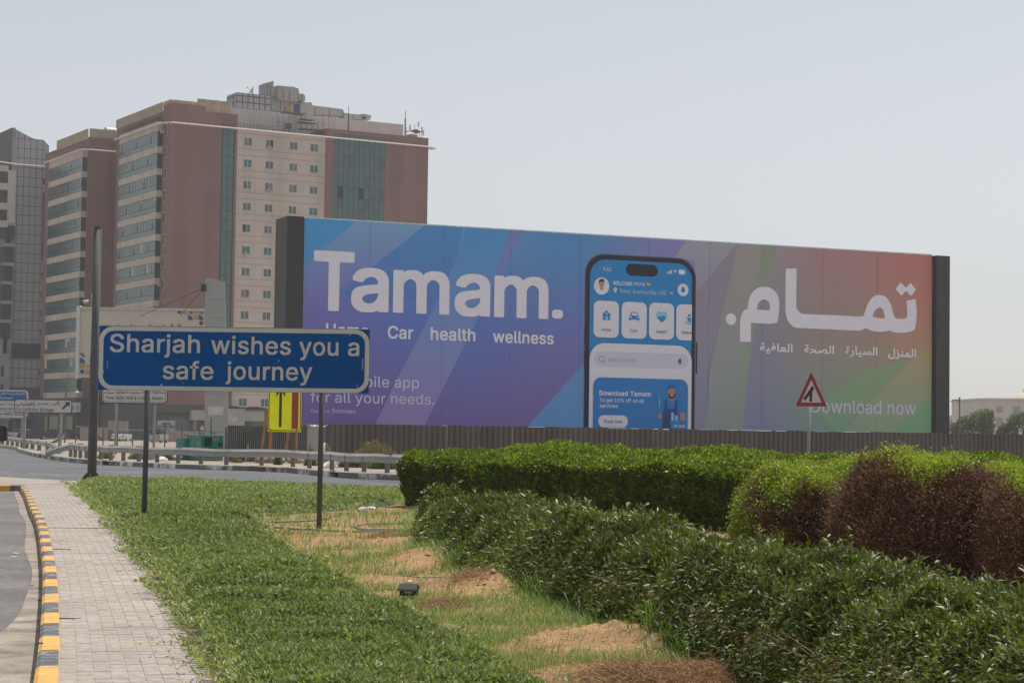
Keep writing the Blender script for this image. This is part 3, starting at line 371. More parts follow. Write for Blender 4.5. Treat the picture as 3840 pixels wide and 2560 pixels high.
M_jointsand = mat('joint_sand', (0.43, 0.35, 0.25), 0.95, 0.2, 6, bump=0.3)
M_paver = mat('paver', (0.375, 0.33, 0.293), 0.92, 0.14, 0.9, bump=0.35, bscale=160, fine=0.22, col2=(0.42, 0.36, 0.28), c2scale=1.1, c2pos=0.6)
M_paver2 = mat('paver_light', (0.40, 0.355, 0.315), 0.92, 0.14, 0.9, bump=0.35, bscale=160, fine=0.16)
M_kyel = mat('kerb_yellow', (0.68, 0.385, 0.095), 0.75, 0.14, 3, bump=0.25, bscale=50, col2=(0.38, 0.29, 0.19), c2scale=5.5, c2pos=0.6, fine=0.15)
M_kblk = mat('kerb_black', (0.105, 0.108, 0.112), 0.75, 0.22, 3, bump=0.25, bscale=50, col2=(0.27, 0.25, 0.23), c2scale=6, c2pos=0.57, fine=0.2)
M_kcon = mat('kerb_concrete', (0.40, 0.37, 0.33), 0.9, 0.18, 1.5, bump=0.4, bscale=30, fine=0.2)
M_kfw = mat('kerb_faded_white', (0.72, 0.70, 0.66), 0.85, 0.2, 1.5, bump=0.3, col2=(0.18, 0.165, 0.15), c2scale=2.2, c2pos=0.5, fine=0.2)
M_kfb = mat('kerb_faded_black', (0.17, 0.16, 0.15), 0.85, 0.2, 1.5, bump=0.3, col2=(0.22, 0.2, 0.18), c2scale=2.2, c2pos=0.6, fine=0.2)
M_paint = mat('road_paint', (0.32, 0.32, 0.32), 0.8, 0.3, 2, fine=0.3, col2=(0.14, 0.145, 0.155), c2scale=3, c2pos=0.55)

# ------------------------------------------------------------------ ground
mb = MB(); mb.poly([(-900, -60, -0.30), (1200, -60, -0.30), (1200, 1700, -0.30), (-900, 1700, -0.30)])
struct('ground', mb, M_sandfar)

def smooth_line(P, step):
    """resample a polyline through a Catmull-Rom curve"""
    P = [Vector((p[0], p[1])) for p in P]; out = []
    Q = [P[0] * 2 - P[1]] + P + [P[-1] * 2 - P[-2]]
    for i in range(1, len(Q) - 2):
        n = max(2, int((Q[i + 1] - Q[i]).length / 0.1))
        for k in range(n):
            t = k / n; a, b, c, d = Q[i - 1], Q[i], Q[i + 1], Q[i + 2]
            out.append(0.5 * ((2 * b) + (c - a) * t + (2 * a - 5 * b + 4 * c - d) * t * t + (3 * b - a - 3 * c + d) * t ** 3))
    out.append(P[-1]); res = [out[0]]; acc = 0
    for a, b in zip(out, out[1:]):
        l = (b - a).length
        while acc + l >= step:
            t = (step - acc) / l; a = a.lerp(b, t); res.append(a); l = (b - a).length; acc = 0
        acc += l
    return res
def normals2(L):
    N = []
    for i in range(len(L)):
        d = (L[min(i + 1, len(L) - 1)] - L[max(i - 1, 0)]).normalized(); N.append(Vector((d.y, -d.x)))   # right-hand side
    return N

# kerb line (inner edge of the striped kerb, towards the pavement), from behind the camera to the corner
KP = [(0.9, -6), (-0.35, 1.5), (-1.75, 7.6)] + [tuple(gnd(x, y)[:2]) for x, y in ((216, 2560), (220, 2285), (204, 2100), (170, 1960), (141, 1907), (116, 1853), (94, 1822))]
KL = smooth_line(KP, 0.2); KN = normals2(KL)
KW = 0.155
# road (far) edges
NEAR = [(-110, 190), (-60, 118), (-30, 80), (-17, 66)] + [tuple(gnd(x, y, -0.12)[:2]) for x, y in ((288, 1816), (1339, 1847), (1484, 1860))] + [(3, 50.5), (12, 44), (30, 30), (60, 8)]
FAR = [(-130, 330), (-70, 230)] + [tuple(gnd(x, y, -0.12)[:2]) for x, y in ((0, 1679), (75, 1696), (150, 1715), (333, 1739), (700, 1758), (1033, 1769), (1224, 1786), (1480, 1800))] + [(3, 69.5), (18, 61), (40, 46), (80, 18)]
NL = smooth_line(NEAR, 1.0); FL_ = smooth_line(FAR, 1.0)
mb = MB(); n = min(len(NL), len(FL_))
def resamp(L, n):
    return [L[min(len(L) - 1, int(i * (len(L) - 1) / (n - 1)))] for i in range(n)]
A_, B_ = resamp(NL, 120), resamp(FL_, 120)
for i in range(119):
    mb.poly([(*A_[i], -0.12), (*A_[i + 1], -0.12), (*B_[i + 1], -0.12), (*B_[i], -0.12)])
struct('road', mb, M_road)
# faint lane line
mb = MB()
for a, b in ((0.02, 0.2),) :
    pass
for seg in (((-30, 1765), (45, 1771)), ((105, 1773), (250, 1782)), ((355, 1792), (575, 1801)), ((640, 1803), (760, 1810)), ((1300, 1842), (1500, 1856))):
    a = gnd(*seg[0], -0.116); b = gnd(*seg[1], -0.116); d = (b - a).normalized(); s = Vector((-d.y, d.x, 0)) * 0.09
    mb.poly([a - s, b - s, b + s, a + s])
struct('lane_marking', mb, M_paint)

# near road (parking lane) on the left of the striped kerb
mb = MB(); far_y = gnd(60, 1816)[1]
L2 = [(KL[i] - KN[i] * KW, i) for i in range(0, len(KL), 5)]
for (a, i), (b, j) in zip(L2, L2[1:]):
    mb.poly([(-60, a.y, -0.12), (a.x, a.y, -0.12), (b.x, b.y, -0.12), (-60, b.y, -0.12)])
struct('parking_lane', mb, M_road2)
mb = MB()                                # sandy gutter strip with a ragged edge
for (a, i), (b, j) in zip(L2, L2[1:]):
    wa = 0.16 + 0.16 * mnoise.noise((i * 0.03, 0, 0)) + 0.12 * mnoise.noise((i * 0.2, 3, 0)) + 0.55 * max(0, 1 - abs(a.y - 11) / 7)
    wb = 0.16 + 0.16 * mnoise.noise((j * 0.03, 0, 0)) + 0.12 * mnoise.noise((j * 0.2, 3, 0)) + 0.55 * max(0, 1 - abs(b.y - 11) / 7)
    mb.poly([(*(a - KN[i] * wa), -0.116), (*a, -0.116), (*b, -0.116), (*(b - KN[j] * wb), -0.116)])
struct('gutter', mb, M_gutter)

# verge: bed of sandy soil with mounds, between the pavement and the far road
MOUNDS = []
for px, py, r, h, sq in ((1640, 2085, 0.75, 0.26, 1.8), (1600, 2030, 0.7, 0.2, 1.4), (1835, 2205, 0.55, 0.22, 1.7), (1790, 2190, 0.5, 0.14, 1.3), (2250, 2395, 0.6, 0.20, 1.5), (2420, 2400, 0.45, 0.17, 1.4),
                         (1440, 2030, 0.5, 0.08, 1.0), (2560, 2440, 0.4, 0.12, 1.2), (2330, 2520, 0.45, 0.10, 1.2), (1530, 1900, 0.8, 0.12, 1.0), (2700, 2540, 0.5, 0.08, 1)):
    g = gnd(px, py); MOUNDS.append((g.x, g.y, r, h, sq))
def vz(x, y):
    z = -0.025 + 0.035 * mnoise.noise((x * 0.5, y * 0.5, 0)) + 0.02 * mnoise.noise((x * 1.7, y * 1.7, 5)) + 0.014 * mnoise.noise((x * 5, y * 5, 9)) + 0.008 * mnoise.noise((x * 13, y * 13, 4))
    for mx, my, r, h, sq in MOUNDS:
        dx = (x - mx) / r; dy = (y - my) / (r * sq); q = dx * dx + dy * dy
        if q < 4: z += .5 * h * math.exp(-q * 1.3) * (1 + 0.6 * mnoise.noise((x * 4, y * 4, 2)) + .35 * mnoise.noise((x * 11, y * 11, 6)))
    return z
def kx(y, L=None, memo={}):
    if not memo:
        memo['y'] = np.array([p.y for p in KL]); memo['x'] = np.array([p.x for p in KL])
    return np.interp(y, memo['y'], memo['x'])
def neary(x, memo={}):
    if not memo:
        a = sorted((p.x, p.y) for p in NL); memo['x'] = np.array([q[0] for q in a]); memo['y'] = np.array([q[1] for q in a])
    return np.interp(x, memo['x'], memo['y'])
ys = [5.0]
while ys[-1] < 66: ys.append(ys[-1] + 0.006 * ys[-1] + 0.03)
mb = MB(); NX = 110
for y in ys:
    x0 = kx(y) + 0.0 if y < far_y else -60; x1 = max(9.0, y * 0.32)
    for i in range(NX + 1):
        x = x0 + (x1 - x0) * i / NX; mb.v.append((x, y, vz(x, y) if x > kx(y) + 2.2 else -0.03))
for j in range(len(ys) - 1):
    for i in range(NX):
        a = j * (NX + 1) + i; q = (a, a + 1, a + NX + 2, a + NX + 1)
        v = mb.v[a]
        if v[1] > neary(v[0]) - 0.3: continue
        mb.f.append(q)
struct('verge', mb, M_soil, smooth=True)
mb = MB(); mb.poly([(9.0, -20, -0.03), (60, -20, -0.03), (60, 8, -0.03), (30, 29, -0.03), (12, 42.5, -0.03), (9.0, 44.5, -0.03)])
mb.poly([(1.0, -20, -0.034), (9.1, -20, -0.034), (9.1, 5.1, -0.034), (-0.9, 5.1, -0.034)])
struct('verge_margin', mb, M_soil)

# ground beyond the far road
mb = MB(); N2 = normals2(FL_)
pts = [(*p, 0.0) for p in FL_[::3]]
for a, b in zip(pts, pts[1:]):
    mb.poly([(a[0], a[1], 0.07), (b[0], b[1], 0.07), (b[0] * 1.0 + 900 * (b[0] / 100), 1600, 0.07), (a[0] + 900 * (a[0] / 100), 1600, 0.07)])
struct('waste_ground', mb, M_sandfar)

# far kerb, faded black and white blocks
kerb = tag(link('far_kerb', bpy.data.meshes.new('far_kerb')), kind='structure')
base = MB(); cur = smooth_line(FAR, 1.0); CNn = normals2(cur); shared = {}
for i in range(len(cur) - 1):
    p, n_ = cur[i], CNn[i]
    if not (-34 < p.x < 12 and p.y < 130):
        q = cur[i + 1]; m_ = CNn[i + 1]
        base.poly([(*p, -0.12), (*q, -0.12), (*q, 0.12), (*p, 0.12)]); base.poly([(*p, 0.12), (*q, 0.12), (*(q - m_ * 0.2), 0.12), (*(p - m_ * 0.2), 0.12)])
        continue
    q = cur[i + 1]; a = math.atan2(q.y - p.y, q.x - p.x); k = (i // 2) % 2
    if (i % 23) == 7: continue            # a broken-out block
    if k not in shared:
        b_ = MB(); b_.prism([(0.0, -0.13), (0.0, 0.09), (0.03, 0.12), (0.26, 0.12), (0.26, -0.13)], 0.012, 0.988, 'x')
        me = b_.mesh('kerb_block', M_kfw if k else M_kfb); me.materials.append(M_kcon)
        for f in me.polygons:
            if f.normal.z > 0.5: f.material_index = 1
        shared[k] = me
    link('kerb_block', shared[k], kerb, (p.x, p.y, random.uniform(-0.01, 0.008)), (0, 0, a + random.uniform(-0.01, 0.01)))
kerb.data = base.mesh('far_kerb', M_kcon)

# pavement of concrete bricks
pave = MB(); JL = smooth_line(KP, 0.4); JN = normals2(JL); WP = 1.75
for i in range(len(JL) - 1):
    pave.poly([(*JL[i], -0.0045), (*(JL[i] + JN[i] * (WP + 0.02)), -0.0045), (*(JL[i + 1] + JN[i + 1] * (WP + 0.02)), -0.0045), (*JL[i + 1], -0.0045)])
e0, e1 = JL[-1], JL[-1] + JN[-1] * WP
yy = neary(e0.x)
pave.poly([(e0.x - 25, e0.y - 0.0, -0.0045), (e0.x, e0.y, -0.0045), (e0.x + 0.2, neary(e0.x + .2) - 0.25, -0.0045), (e0.x - 25, neary(e0.x - 25) - 0.25, -0.0045)])
pave.poly([(e0.x, e0.y, -0.0045), (e1.x, e1.y - 0.2, -0.0045), (e1.x + 1.2, neary(e1.x + 1.2) - 0.25, -0.0045), (e0.x + 0.2, neary(e0.x + .2) - 0.25, -0.0045)])
pavement = struct('pavement', pave, M_jointsand)
bm_ = MB(); BW, BL_ = 0.1085, 0.2; 
bm_.v = [(0.003, 0.002, -0.03), (BW - 0.004, 0.002, -0.03), (BW - 0.004, BL_ - 0.002, -0.03), (0.003, BL_ - 0.002, -0.03),
         (0.004, 0.004, 0.0), (BW - 0.005, 0.004, 0.0), (BW - 0.005, BL_ - 0.004, 0.0), (0.004, BL_ - 0.004, 0.0)]
bm_.f = [(0, 1, 5, 4), (1, 2, 6, 5), (2, 3, 7, 6), (3, 0, 4, 7), (4, 5, 6, 7)]
bmesh_ = [bm_.mesh('brick', m) for m in (M_paver, M_paver2)]
rest = [MB(), MB()]; cnt = 0; S2 = smooth_line(KP, 0.2); SN = normals2(S2)
for i in range(len(S2) - 1):
    p, n_ = S2[i], SN[i]
    if p.y < 11.3: continue
    a = math.atan2(n_.y, n_.x)
    for k in range(16):
        o = p + n_ * (0.01 + k * BW); z = 0.002 * mnoise.noise((o.x * 3, o.y * 3, 1)) + random.uniform(-0.0012, 0.0012)
        rz = a + random.uniform(-0.008, 0.008); vv = int(random.random() < 0.35)
        if cnt < 300 and p.y > 12.1 and k < 14:
            link('brick', bmesh_[vv], pavement, (o.x, o.y, z), (random.uniform(-.004, .004), random.uniform(-.004, .004), rz)); cnt += 1
        else:
            Mx = Matrix.Translation((o.x, o.y, z)) @ Matrix.Rotation(rz, 4, 'Z'); r = rest[vv]; b = len(r.v)
            r.v += [tuple(Mx @ Vector(v)) for v in bm_.v]; r.f += [tuple(b + q for q in f) for f in bm_.f]
x_ = e0.x - 12                            # bricks of the crossing pavement beyond the corner
while x_ < e1.x + 1.0:
    y_ = e0.y + 0.1
    while y_ < neary(x_) - 0.45:
        Mx = Matrix.Translation((x_, y_, random.uniform(-.001, .001))); r = rest[0]; b = len(r.v)
        if x_ < e0.x + 0.2 or y_ > e0.y + 0.15:
            r.v += [tuple(Mx @ Vector(v)) for v in bm_.v]; r.f += [tuple(b + q for q in f) for f in bm_.f]
        y_ += BL_
    x_ += BW
for k in (0, 1): tag(obj('brick_paving', rest[k], (M_paver, M_paver2)[k], pavement), kind='stuff')

# striped kerb
skerb = tag(link('kerb', bpy.data.meshes.new('kerb')), kind='structure')
S3 = smooth_line(KP, 0.985); KB = MB()
def kblock(p, q, np_, nq, matr, under=False):
    b = MB(); g = 0.006; d = (q - p).normalized(); p2, q2 = p + d * g, q - d * g
    prof = [(0.0, -0.14), (0.0, 0.022), (-0.012, 0.03), (-(KW - 0.035), 0.028), (-(KW - 0.008), 0.008), (-KW, -0.14)]
    ra = [(p2.x + np_.x * u, p2.y + np_.y * u, v) for u, v in prof]; rb = [(q2.x + nq.x * u, q2.y + nq.y * u, v) for u, v in prof]
    o = Vector((p.x, p.y, 0)); b.v = [tuple(Vector(v) - o) for v in ra + rb]; m = len(prof)
    b.f = [tuple(range(m)), tuple(reversed(range(m, 2 * m)))] + [(i, (i + 1) % m, m + (i + 1) % m, m + i) for i in range(m)]
    link('kerb_stone', b.mesh('kerb_stone', matr), skerb, (p.x, p.y, random.uniform(-0.003, 0.003)))
N3 = normals2(S3)
for i in range(len(S3) - 1):
    kblock(S3[i], S3[i + 1], N3[i], N3[i + 1], M_kyel if (i % 2) else M_kblk)
cx, cy_ = S3[-1]
# rounded corner then running off to the left
arc = [Vector((cx, cy_))] + [Vector((cx - 1.15 * (1 - math.cos(t)) , cy_ + 1.0 * math.sin(t))) for t in (0.5, 1.0, 1.5)]
arc += [Vector((arc[-1].x - 1.3 * k, arc[-1].y)) for k in range(1, 14)]
AN = normals2(arc)
for i in range(len(arc) - 1):
    kblock(arc[i], arc[i + 1], AN[i], AN[i + 1], M_kblk if i < 2 or (i > 3 and i % 2) else M_kyel)
# ------------------------------------------------------------------ the big advertising hoarding
M_black = mat('dark_grey_cladding', (0.035, 0.035, 0.036), 0.6, 0.1, 0.4)
M_seam = mat('vinyl_seam', (0.2, 0.2, 0.28), 0.7, 0.1)
M_galv = mat('galvanised_steel', (0.30, 0.30, 0.30), 0.5, 0.15, 2, metal=0.3, streak=0.2)
M_polegrey = mat('grey_pole_paint', (0.09, 0.09, 0.102), 0.75, 0.12, 3)
A = math.radians(24)
P0 = at(1127, 1586, 112.0)
board = thing('billboard', 'huge hoarding printed in blue, purple, green and red with a phone and the word Tamam', 'billboard', (P0.x, P0.y, 0), A)
def bp(px, py): return fl(board, px, py)
def z7(x, y): return (1000 + x / 1.7423, 780 + y / 1.7423)          # reading scale of the left half
def z3(x, y): return (2600 + x / 1.8968, 880 + y / 1.8968)          # of the right half
def z2(x, y): return (2100 + x / 2.09, 900 + y / 2.09)              # of the phone
uL = 0.0; uR = bp(3494, 1400)[0]; vB = bp(1127, 1586)[1]; vT = bp(1140.6, 817)[1]
vTR = bp(3496, 963)[1]; vBR = bp(3493, 1626)[1]
def clampv(u, v): return u, v
SH = 0.52
def pr(c):
    l = lin(c); return tuple(min(0.9, max(0.004, (x - 0.012) / SH)) for x in l)
def cmesh(name, V, Fc, cols, parent, rough=0.6):
    me = bpy.data.meshes.new(name); me.from_pydata(V, [], Fc)
    ca = me.color_attributes.new('print', 'FLOAT_COLOR', 'POINT')
    ca.data.foreach_set('color', [x for c in cols for x in (*c, 1)]); me.materials.append(M_print)
    return link(name, me, parent)
M_print = mat('printed_vinyl', (1, 1, 1), 0.7, 0.02, 0.4, attr='print', fine=0.02, spec=0.3)
UC = [0, .2, .38, .55, .68, .82, 1]
GR = {'t': [(66, 123, 168), (92, 126, 166), (68, 118, 162), (108, 108, 150), (122, 124, 130), (138, 106, 112), (150, 96, 93)],
      'm': [(94, 92, 148), (75, 98, 155), (88, 98, 150), (98, 98, 148), (112, 110, 126), (122, 114, 108), (142, 112, 98)],
      'b': [(98, 80, 132), (98, 84, 136), (100, 84, 132), (92, 100, 148), (108, 110, 138), (104, 128, 118), (98, 138, 104)]}
def bgcol(u, v):
    t = min(1, max(0, u / uR)); i = min(5, max(0, sum(1 for c in UC if c <= t) - 1)); f = (t - UC[i]) / (UC[i + 1] - UC[i]); f = f * f * (3 - 2 * f)
    s = min(1, max(0, (v - vB) / (vT - vB)))
    def row(k): return [a + (b - a) * f for a, b in zip(GR[k][i], GR[k][i + 1])]
    lo, hi, g = (row('b'), row('m'), s * 2) if s < 0.5 else (row('m'), row('t'), s * 2 - 1)
    return pr(tuple(a + (b - a) * g for a, b in zip(lo, hi)))
# panels of printed vinyl
seams = [0] + [bp(x, 1100)[0] for x in (1385, 1660, 1915, 2175, 2430, 2660, 2860, 3085, 3290)] + [uR]
# top and bottom lines as the photograph shows them (the hoarding itself is level)
for a, b in zip(seams, seams[1:]):
    V = []; cols = []; Fc = []; nu, nv = 8, 14
    for j in range(nv + 1):
        for i in range(nu + 1):
            u = a + 0.003 + (b - a - 0.006) * i / nu; v = vB + (vT - vB) * j / nv; V.append((u, 0, v)); cols.append(bgcol(u, v))
    for j in range(nv):
        for i in range(nu):
            q = j * (nu + 1) + i; Fc.append((q, q + 1, q + nu + 2, q + nu + 1))
    cmesh('panel', V, Fc, cols, board)
# a dark frame behind the panels, thickness, end posts, back props
mb = MB(); mb.box(0.0, uR, 0.02, 0.9, vB + 0.02, vT - 0.02); obj('frame', mb, M_black, board)
xb0, _ = bp(1040, 1200); 
mb = MB()                                 # left end box: front and a receding end
xe = fl(board, 1072, 1100, -.1)[0]; xg = fl(board, 1041, 1100, 1.6)[0]; mb.prism([(-0.06, -0.1), (xe, -0.1), (xg, 1.6), (xg, 2.2), (-0.06, 2.2)], 0.0, vT + 0.05, 'z'); obj('end_post', mb, M_black, board)
xr = bp(3549, 1300)[0]
mb = MB(); mb.box(uR + 0.1, xr, -0.35, 1.6, 0, bp(3520, 966)[1] + 0.1); obj('end_post', mb, M_black, board)
mb = MB(); mb.box(uR + 0.0, uR + 0.1, -0.02, 0.8, vB, vT - 0.1); obj('edge_strip', mb, M_black, board)
for k in range(9):
    x = seams[k] + 1.6
    mb = MB(); mb.tube([(x, 1.2, 0), (x, 1.2, vT - 0.4)], 0.16, 6); mb.tube([(x, 6.5, 0), (x, 1.3, vT * 0.75)], 0.12, 6)
    obj('leg', mb, M_galv, board)
mb = MB(); mb.box(-0.1, uR, 0.0, 0.9, vT - 0.0, vT + 0.07); obj('top_cap', mb, mat('cap_white', (0.55, 0.62, 0.68), 0.6), board)

# diagonal colour bands printed over the ground colour
def clip(poly):
    """keep a band inside the hoarding (Sutherland-Hodgman against the printed rectangle)"""
    def cut(P, f, inter):
        out = []
        for i in range(len(P)):
            a, b = P[i - 1], P[i]
            if f(b):
                if not f(a): out.append(inter(a, b))
                out.append(b)
            elif f(a): out.append(inter(a, b))
        return out
    def mk(k, val):
        def it(a, b):
            t = (val - a[k]) / (b[k] - a[k]); return tuple(x + (y - x) * t for x, y in zip(a, b))
        return it
    for k, val, sg in ((0, 0.01, 1), (0, uR - 0.01, -1), (1, vB + 0.01, 1), (1, vT - 0.01, -1)):
        poly = cut(poly, (lambda p, k=k, val=val, sg=sg: sg * (p[k] - val) >= 0), mk(k, val))
        if not poly: break
    return poly
nb = 0
def band(quad, zf, ctop, cbot, ytop=None, ybot=None):
    global nb
    P = [bp(*zf(*q)) for q in quad]; P = clip(P); nb += 1
    if len(P) < 3: return
    us = [p[0] for p in P]; v0, v1 = min(p[1] for p in P), max(p[1] for p in P)
    # slice into rows so that the colour can run
    V, Fc, cols = [], [], []; n = 14
    def span(v):
        xs = []
        for i in range(len(P)):
            a, b = P[i - 1], P[i]
            if (a[1] - v) * (b[1] - v) <= 0 and abs(a[1] - b[1]) > 1e-6: xs.append(a[0] + (b[0] - a[0]) * (v - a[1]) / (b[1] - a[1]))
        return (min(xs), max(xs)) if xs else (0, 0)
    y = -0.0012 - 0.0008 * nb
    vv = sorted(set([v0 + 1e-4 + (v1 - v0 - 2e-4) * j / n for j in range(n + 1)] + [min(v1 - 1e-4, max(v0 + 1e-4, p[1] + e)) for p in P for e in (-1e-4, 1e-4)]))
    for v in vv:
        a, b = span(v); t = (v - v0) / (v1 - v0); c = pr(tuple(x + (z - x) * t for x, z in zip(cbot, ctop)))
        V += [(a, y, v), (b, y, v)]; cols += [c, c]
    for j in range(len(vv) - 1): Fc.append((2 * j, 2 * j + 1, 2 * j + 3, 2 * j + 2))
    cmesh('colour_band', V, Fc, cols, board)
band([(235, 60), (595, 60), (595, 85), (235, 390)], z7, (64, 124, 170), (70, 118, 166))
band([(595, 75), (1050, 75), (1050, 110), (690, 385), (470, 545), (225, 770), (225, 395)], z7, (98, 132, 166), (98, 88, 146))
band([(1050, 100), (1290, 100), (1240, 330), (1110, 620), (480, 570), (690, 385)], z7, (66, 116, 162), (76, 100, 156))
band([(1300, 130), (1590, 120), (1510, 430), (1390, 700), (1290, 900), (1025, 1430), (700, 1430), (870, 1080), (1120, 600), (1240, 330)], z7, (66, 120, 166), (122, 106, 152))
band([(1590, 120), (1700, 120), (1510, 450), (1500, 430)], z7, (96, 108, 152), (96, 106, 152))
band([(2085, 1000), (2085, 1440), (1690, 1440)], z7, (82, 118, 160), (78, 120, 165))
band([(1000, -10), (1420, -10), (1060, 420), (1050, 160), (890, 140)], z2, (126, 128, 138), (122, 118, 138))
band([(320, 60), (290, 160), (100, 1000), (90, 1400), (-20, 1400), (-20, 450), (20, 410)], z3, (119, 110, 122), (110, 113, 134))
band([(322, 60), (500, 60), (500, 95), (380, 640), (352, 1000), (340, 1400), (88, 1400), (110, 1000), (200, 560)], z3, (124, 120, 120), (114, 124, 126))
band([(500, 60), (600, 60), (510, 380), (430, 690), (385, 1000), (350, 1400), (300, 1400), (310, 1000), (400, 560)], z3, (116, 121, 110), (111, 126, 118))
band([(1700, 790), (1700, 1140), (1400, 1430), (1050, 1430), (1290, 1150), (1540, 890)], z3, (136, 122, 96), (116, 136, 116))
band([(1700, 1125), (1700, 1430), (1380, 1430)], z3, (104, 136, 106), (103, 137, 110))
band([(1290, 940), (1540, 880), (1280, 1160), (1000, 1430), (840, 1200)], z3, (112, 127, 103), (105, 134, 109))
mb = MB()
for s_ in seams[1:-1]: mb.box(s_ - 0.007, s_ + 0.007, -0.0150, -0.0135, vB, vT)
obj('seam', mb, M_seam, board)

M_wht = mat('print_white', pr((174, 173, 183)), 0.7, 0.02)
M_wht2 = mat('print_pale', pr((158, 156, 176)), 0.7, 0.02)
YL = -0.019
def bt(s, zf, a, b, capz, mt=M_wht, bold=0.0, ar=False, slant=0, track=0.0, y=YL):
    """a = (x,y) of the left end of the baseline, b = right end, capz = capital height in reading units at the middle"""
    u0, v0 = bp(*zf(*a)); u1, v1 = bp(*zf(*b)); mx, my = (a[0] + b[0]) / 2, (a[1] + b[1]) / 2
    cap = bp(*zf(mx, my - capz))[1] - bp(*zf(mx, my))[1]; vm = (v0 + v1) / 2
    return text(s, u0, u1, vm, cap, mt, board, y=y, bold=bold, ar=ar, slant=slant, track=track)
for ch_, xa_, ya_, xb2_, yb2_, hh_ in (('T', 302, 655, 568, 659, 360), ('a', 548, 664, 795, 669, 352), ('m', 823, 674, 1192, 685, 344), ('a', 1225, 692, 1459, 698, 338), ('m', 1484, 702, 1839, 715, 334), ('.', 1862, 712, 1936, 714, 250)):
    bt(ch_, z7, (xa_, ya_), (xb2_, yb2_), hh_, bold=0.028 if ch_ == 'T' else 0.019)
bt('Home', z7, (386, 833), (668, 843), 79, bold=0.018, track=-0.01)
bt('Car', z7, (790, 850), (957, 854), 79, bold=0.018, track=-0.01)
bt('health', z7, (1070, 861), (1362, 866), 78, bold=0.018, track=-0.01)
bt('wellness', z7, (1477, 880), (1874, 884), 75, bold=0.018, track=-0.01)
bt('Or a mobile app', z7, (283, 1165), (995, 1174), 70, M_wht2, bold=0.004) if False else bt('mobile app', z7, (500, 1166), (995, 1174), 70, M_wht2, bold=0.006)
bt('for all your needs.', z7, (284, 1268), (1095, 1281), 66, M_wht2, bold=0.006)
bt('Powered by', z7, (286, 1336), (413, 1337), 22, M_wht2, slant=0.2)
bt('Innoveev', z7, (427, 1338), (581, 1340), 28, M_wht2, bold=0.006)
bt('Download now', z3, (838, 1256), (1580, 1284), 92, M_wht2, bold=0.006)
for k, a, b, h in (('a4', (472, 846), (705, 834), 0), ('a3', (787, 836), (1000, 846), 0), ('a2', (1083, 868), (1308, 856), 0), ('a1', (1385, 880), (1583, 870), 0)):
    # fitted by the measured extents of each word
    s = WORDS[k]; x0, _ = bp(*z3(a[0], 800)); x1, _ = bp(*z3(b[0], 830)); zb = bp(*z3(b[0], b[1]))[1]
    text(s, x0, x1, zb, (bp(*z3(b[0], b[1] - 66))[1] - zb) * 1.02, M_wht, board, y=YL, bold=0.016, ar=True)

# the big Arabic word, traced in board coordinates
def spline2(P, n=5):
    """closed smooth outline; points flagged with a third value stay sharp"""
    out = []; m = len(P)
    for i in range(m):
        a, b, c, d = P[i - 1], P[i], P[(i + 1) % m], P[(i + 2) % m]
        if len(b) > 2 and len(c) > 2: out.append(b[:2]); continue
        a2 = b if len(b) > 2 else a; d2 = c if len(c) > 2 else d
        for k in range(n):
            t = k / n; out.append(tuple(0.5 * ((2 * b[q]) + (c[q] - a2[q]) * t + (2 * a2[q] - 5 * b[q] + 4 * c[q] - d2[q]) * t * t + (3 * b[q] - a2[q] - 3 * c[q] + d2[q]) * t ** 3) for q in (0, 1)))
    return out
def filled(loops, mat_, parent, name, y=YL):
    cu = bpy.data.curves.new('g', 'CURVE'); cu.dimensions = '2D'; cu.fill_mode = 'BOTH'
    for P in loops:
        s = cu.splines.new('POLY'); s.points.add(len(P) - 1); s.use_cyclic_u = True
        for q, p in zip(s.points, P): q.co = (p[0], p[1], 0, 1)
    o = bpy.data.objects.new('g', cu); C.objects.link(o); bpy.context.view_layer.update(); me = o.to_mesh()
    mb = MB(); mb.v = [(v.co.x, y, v.co.y) for v in me.vertices]; mb.f = [tuple(f.vertices) for f in me.polygons]
    o.to_mesh_clear(); bpy.data.objects.remove(o); bpy.data.curves.remove(cu)
    return obj(name, mb, mat_, parent)
S = 1
big = [(656, 241, S), (733, 240, S), (731, 490), (738, 530), (765, 558), (810, 564), (1000, 572), (1185, 580), (1212, 565), (1235, 500), (1270, 447), (1320, 428), (1370, 444), (1405, 500), (1422, 565), (1440, 592), (1480, 598), (1515, 590), (1520, 560), (1518, 510), (1512, 470, S), (1578, 457, S), (1586, 520), (1585, 600), (1574, 676, S), (1530, 692), (1470, 698), (1420, 692), (1390, 680, S), (1350, 690), (1290, 688), (1250, 676), (1225, 663, S), (1190, 680), (1150, 681), (1000, 674), (750, 663), (705, 650), (672, 612), (656, 560), (653, 500)]
hole = [(1273, 583, S), (1290, 540), (1315, 520), (1335, 520), (1352, 545), (1360, 597, S), (1320, 592)]
mim = [(331, 762, S), (331, 640), (338, 580), (358, 540), (386, 526, S), (392, 470), (415, 415), (455, 380), (500, 370), (550, 380), (590, 415), (608, 465), (608, 540), (596, 625, S), (560, 632), (500, 632), (440, 628), (408, 624, S), (408, 762, S)]
mhole = [(450, 532, S), (460, 490), (485, 465), (512, 462), (535, 478), (543, 510), (540, 538, S)]
conv = lambda P: [bp(*z3(*p)) for p in spline2(P)]
filled([conv(big), conv(hole)], M_wht, board, 'arabic_letter'); filled([conv(mim), conv(mhole)], M_wht, board, 'arabic_letter')
mb = MB()
mb.poly([(u, YL, v) for u, v in [bp(*z3(x, y)) for x, y in ((1437, 388), (1473, 339), (1511, 378), (1543, 341), (1583, 390), (1549, 437), (1511, 399), (1480, 435))]][::-1])
obj('arabic_dot', mb, M_wht, board); mb = MB()
c0 = bp(*z3(267, 600)); c1 = bp(*z3(304, 600)); rr = c1[0] - c0[0]
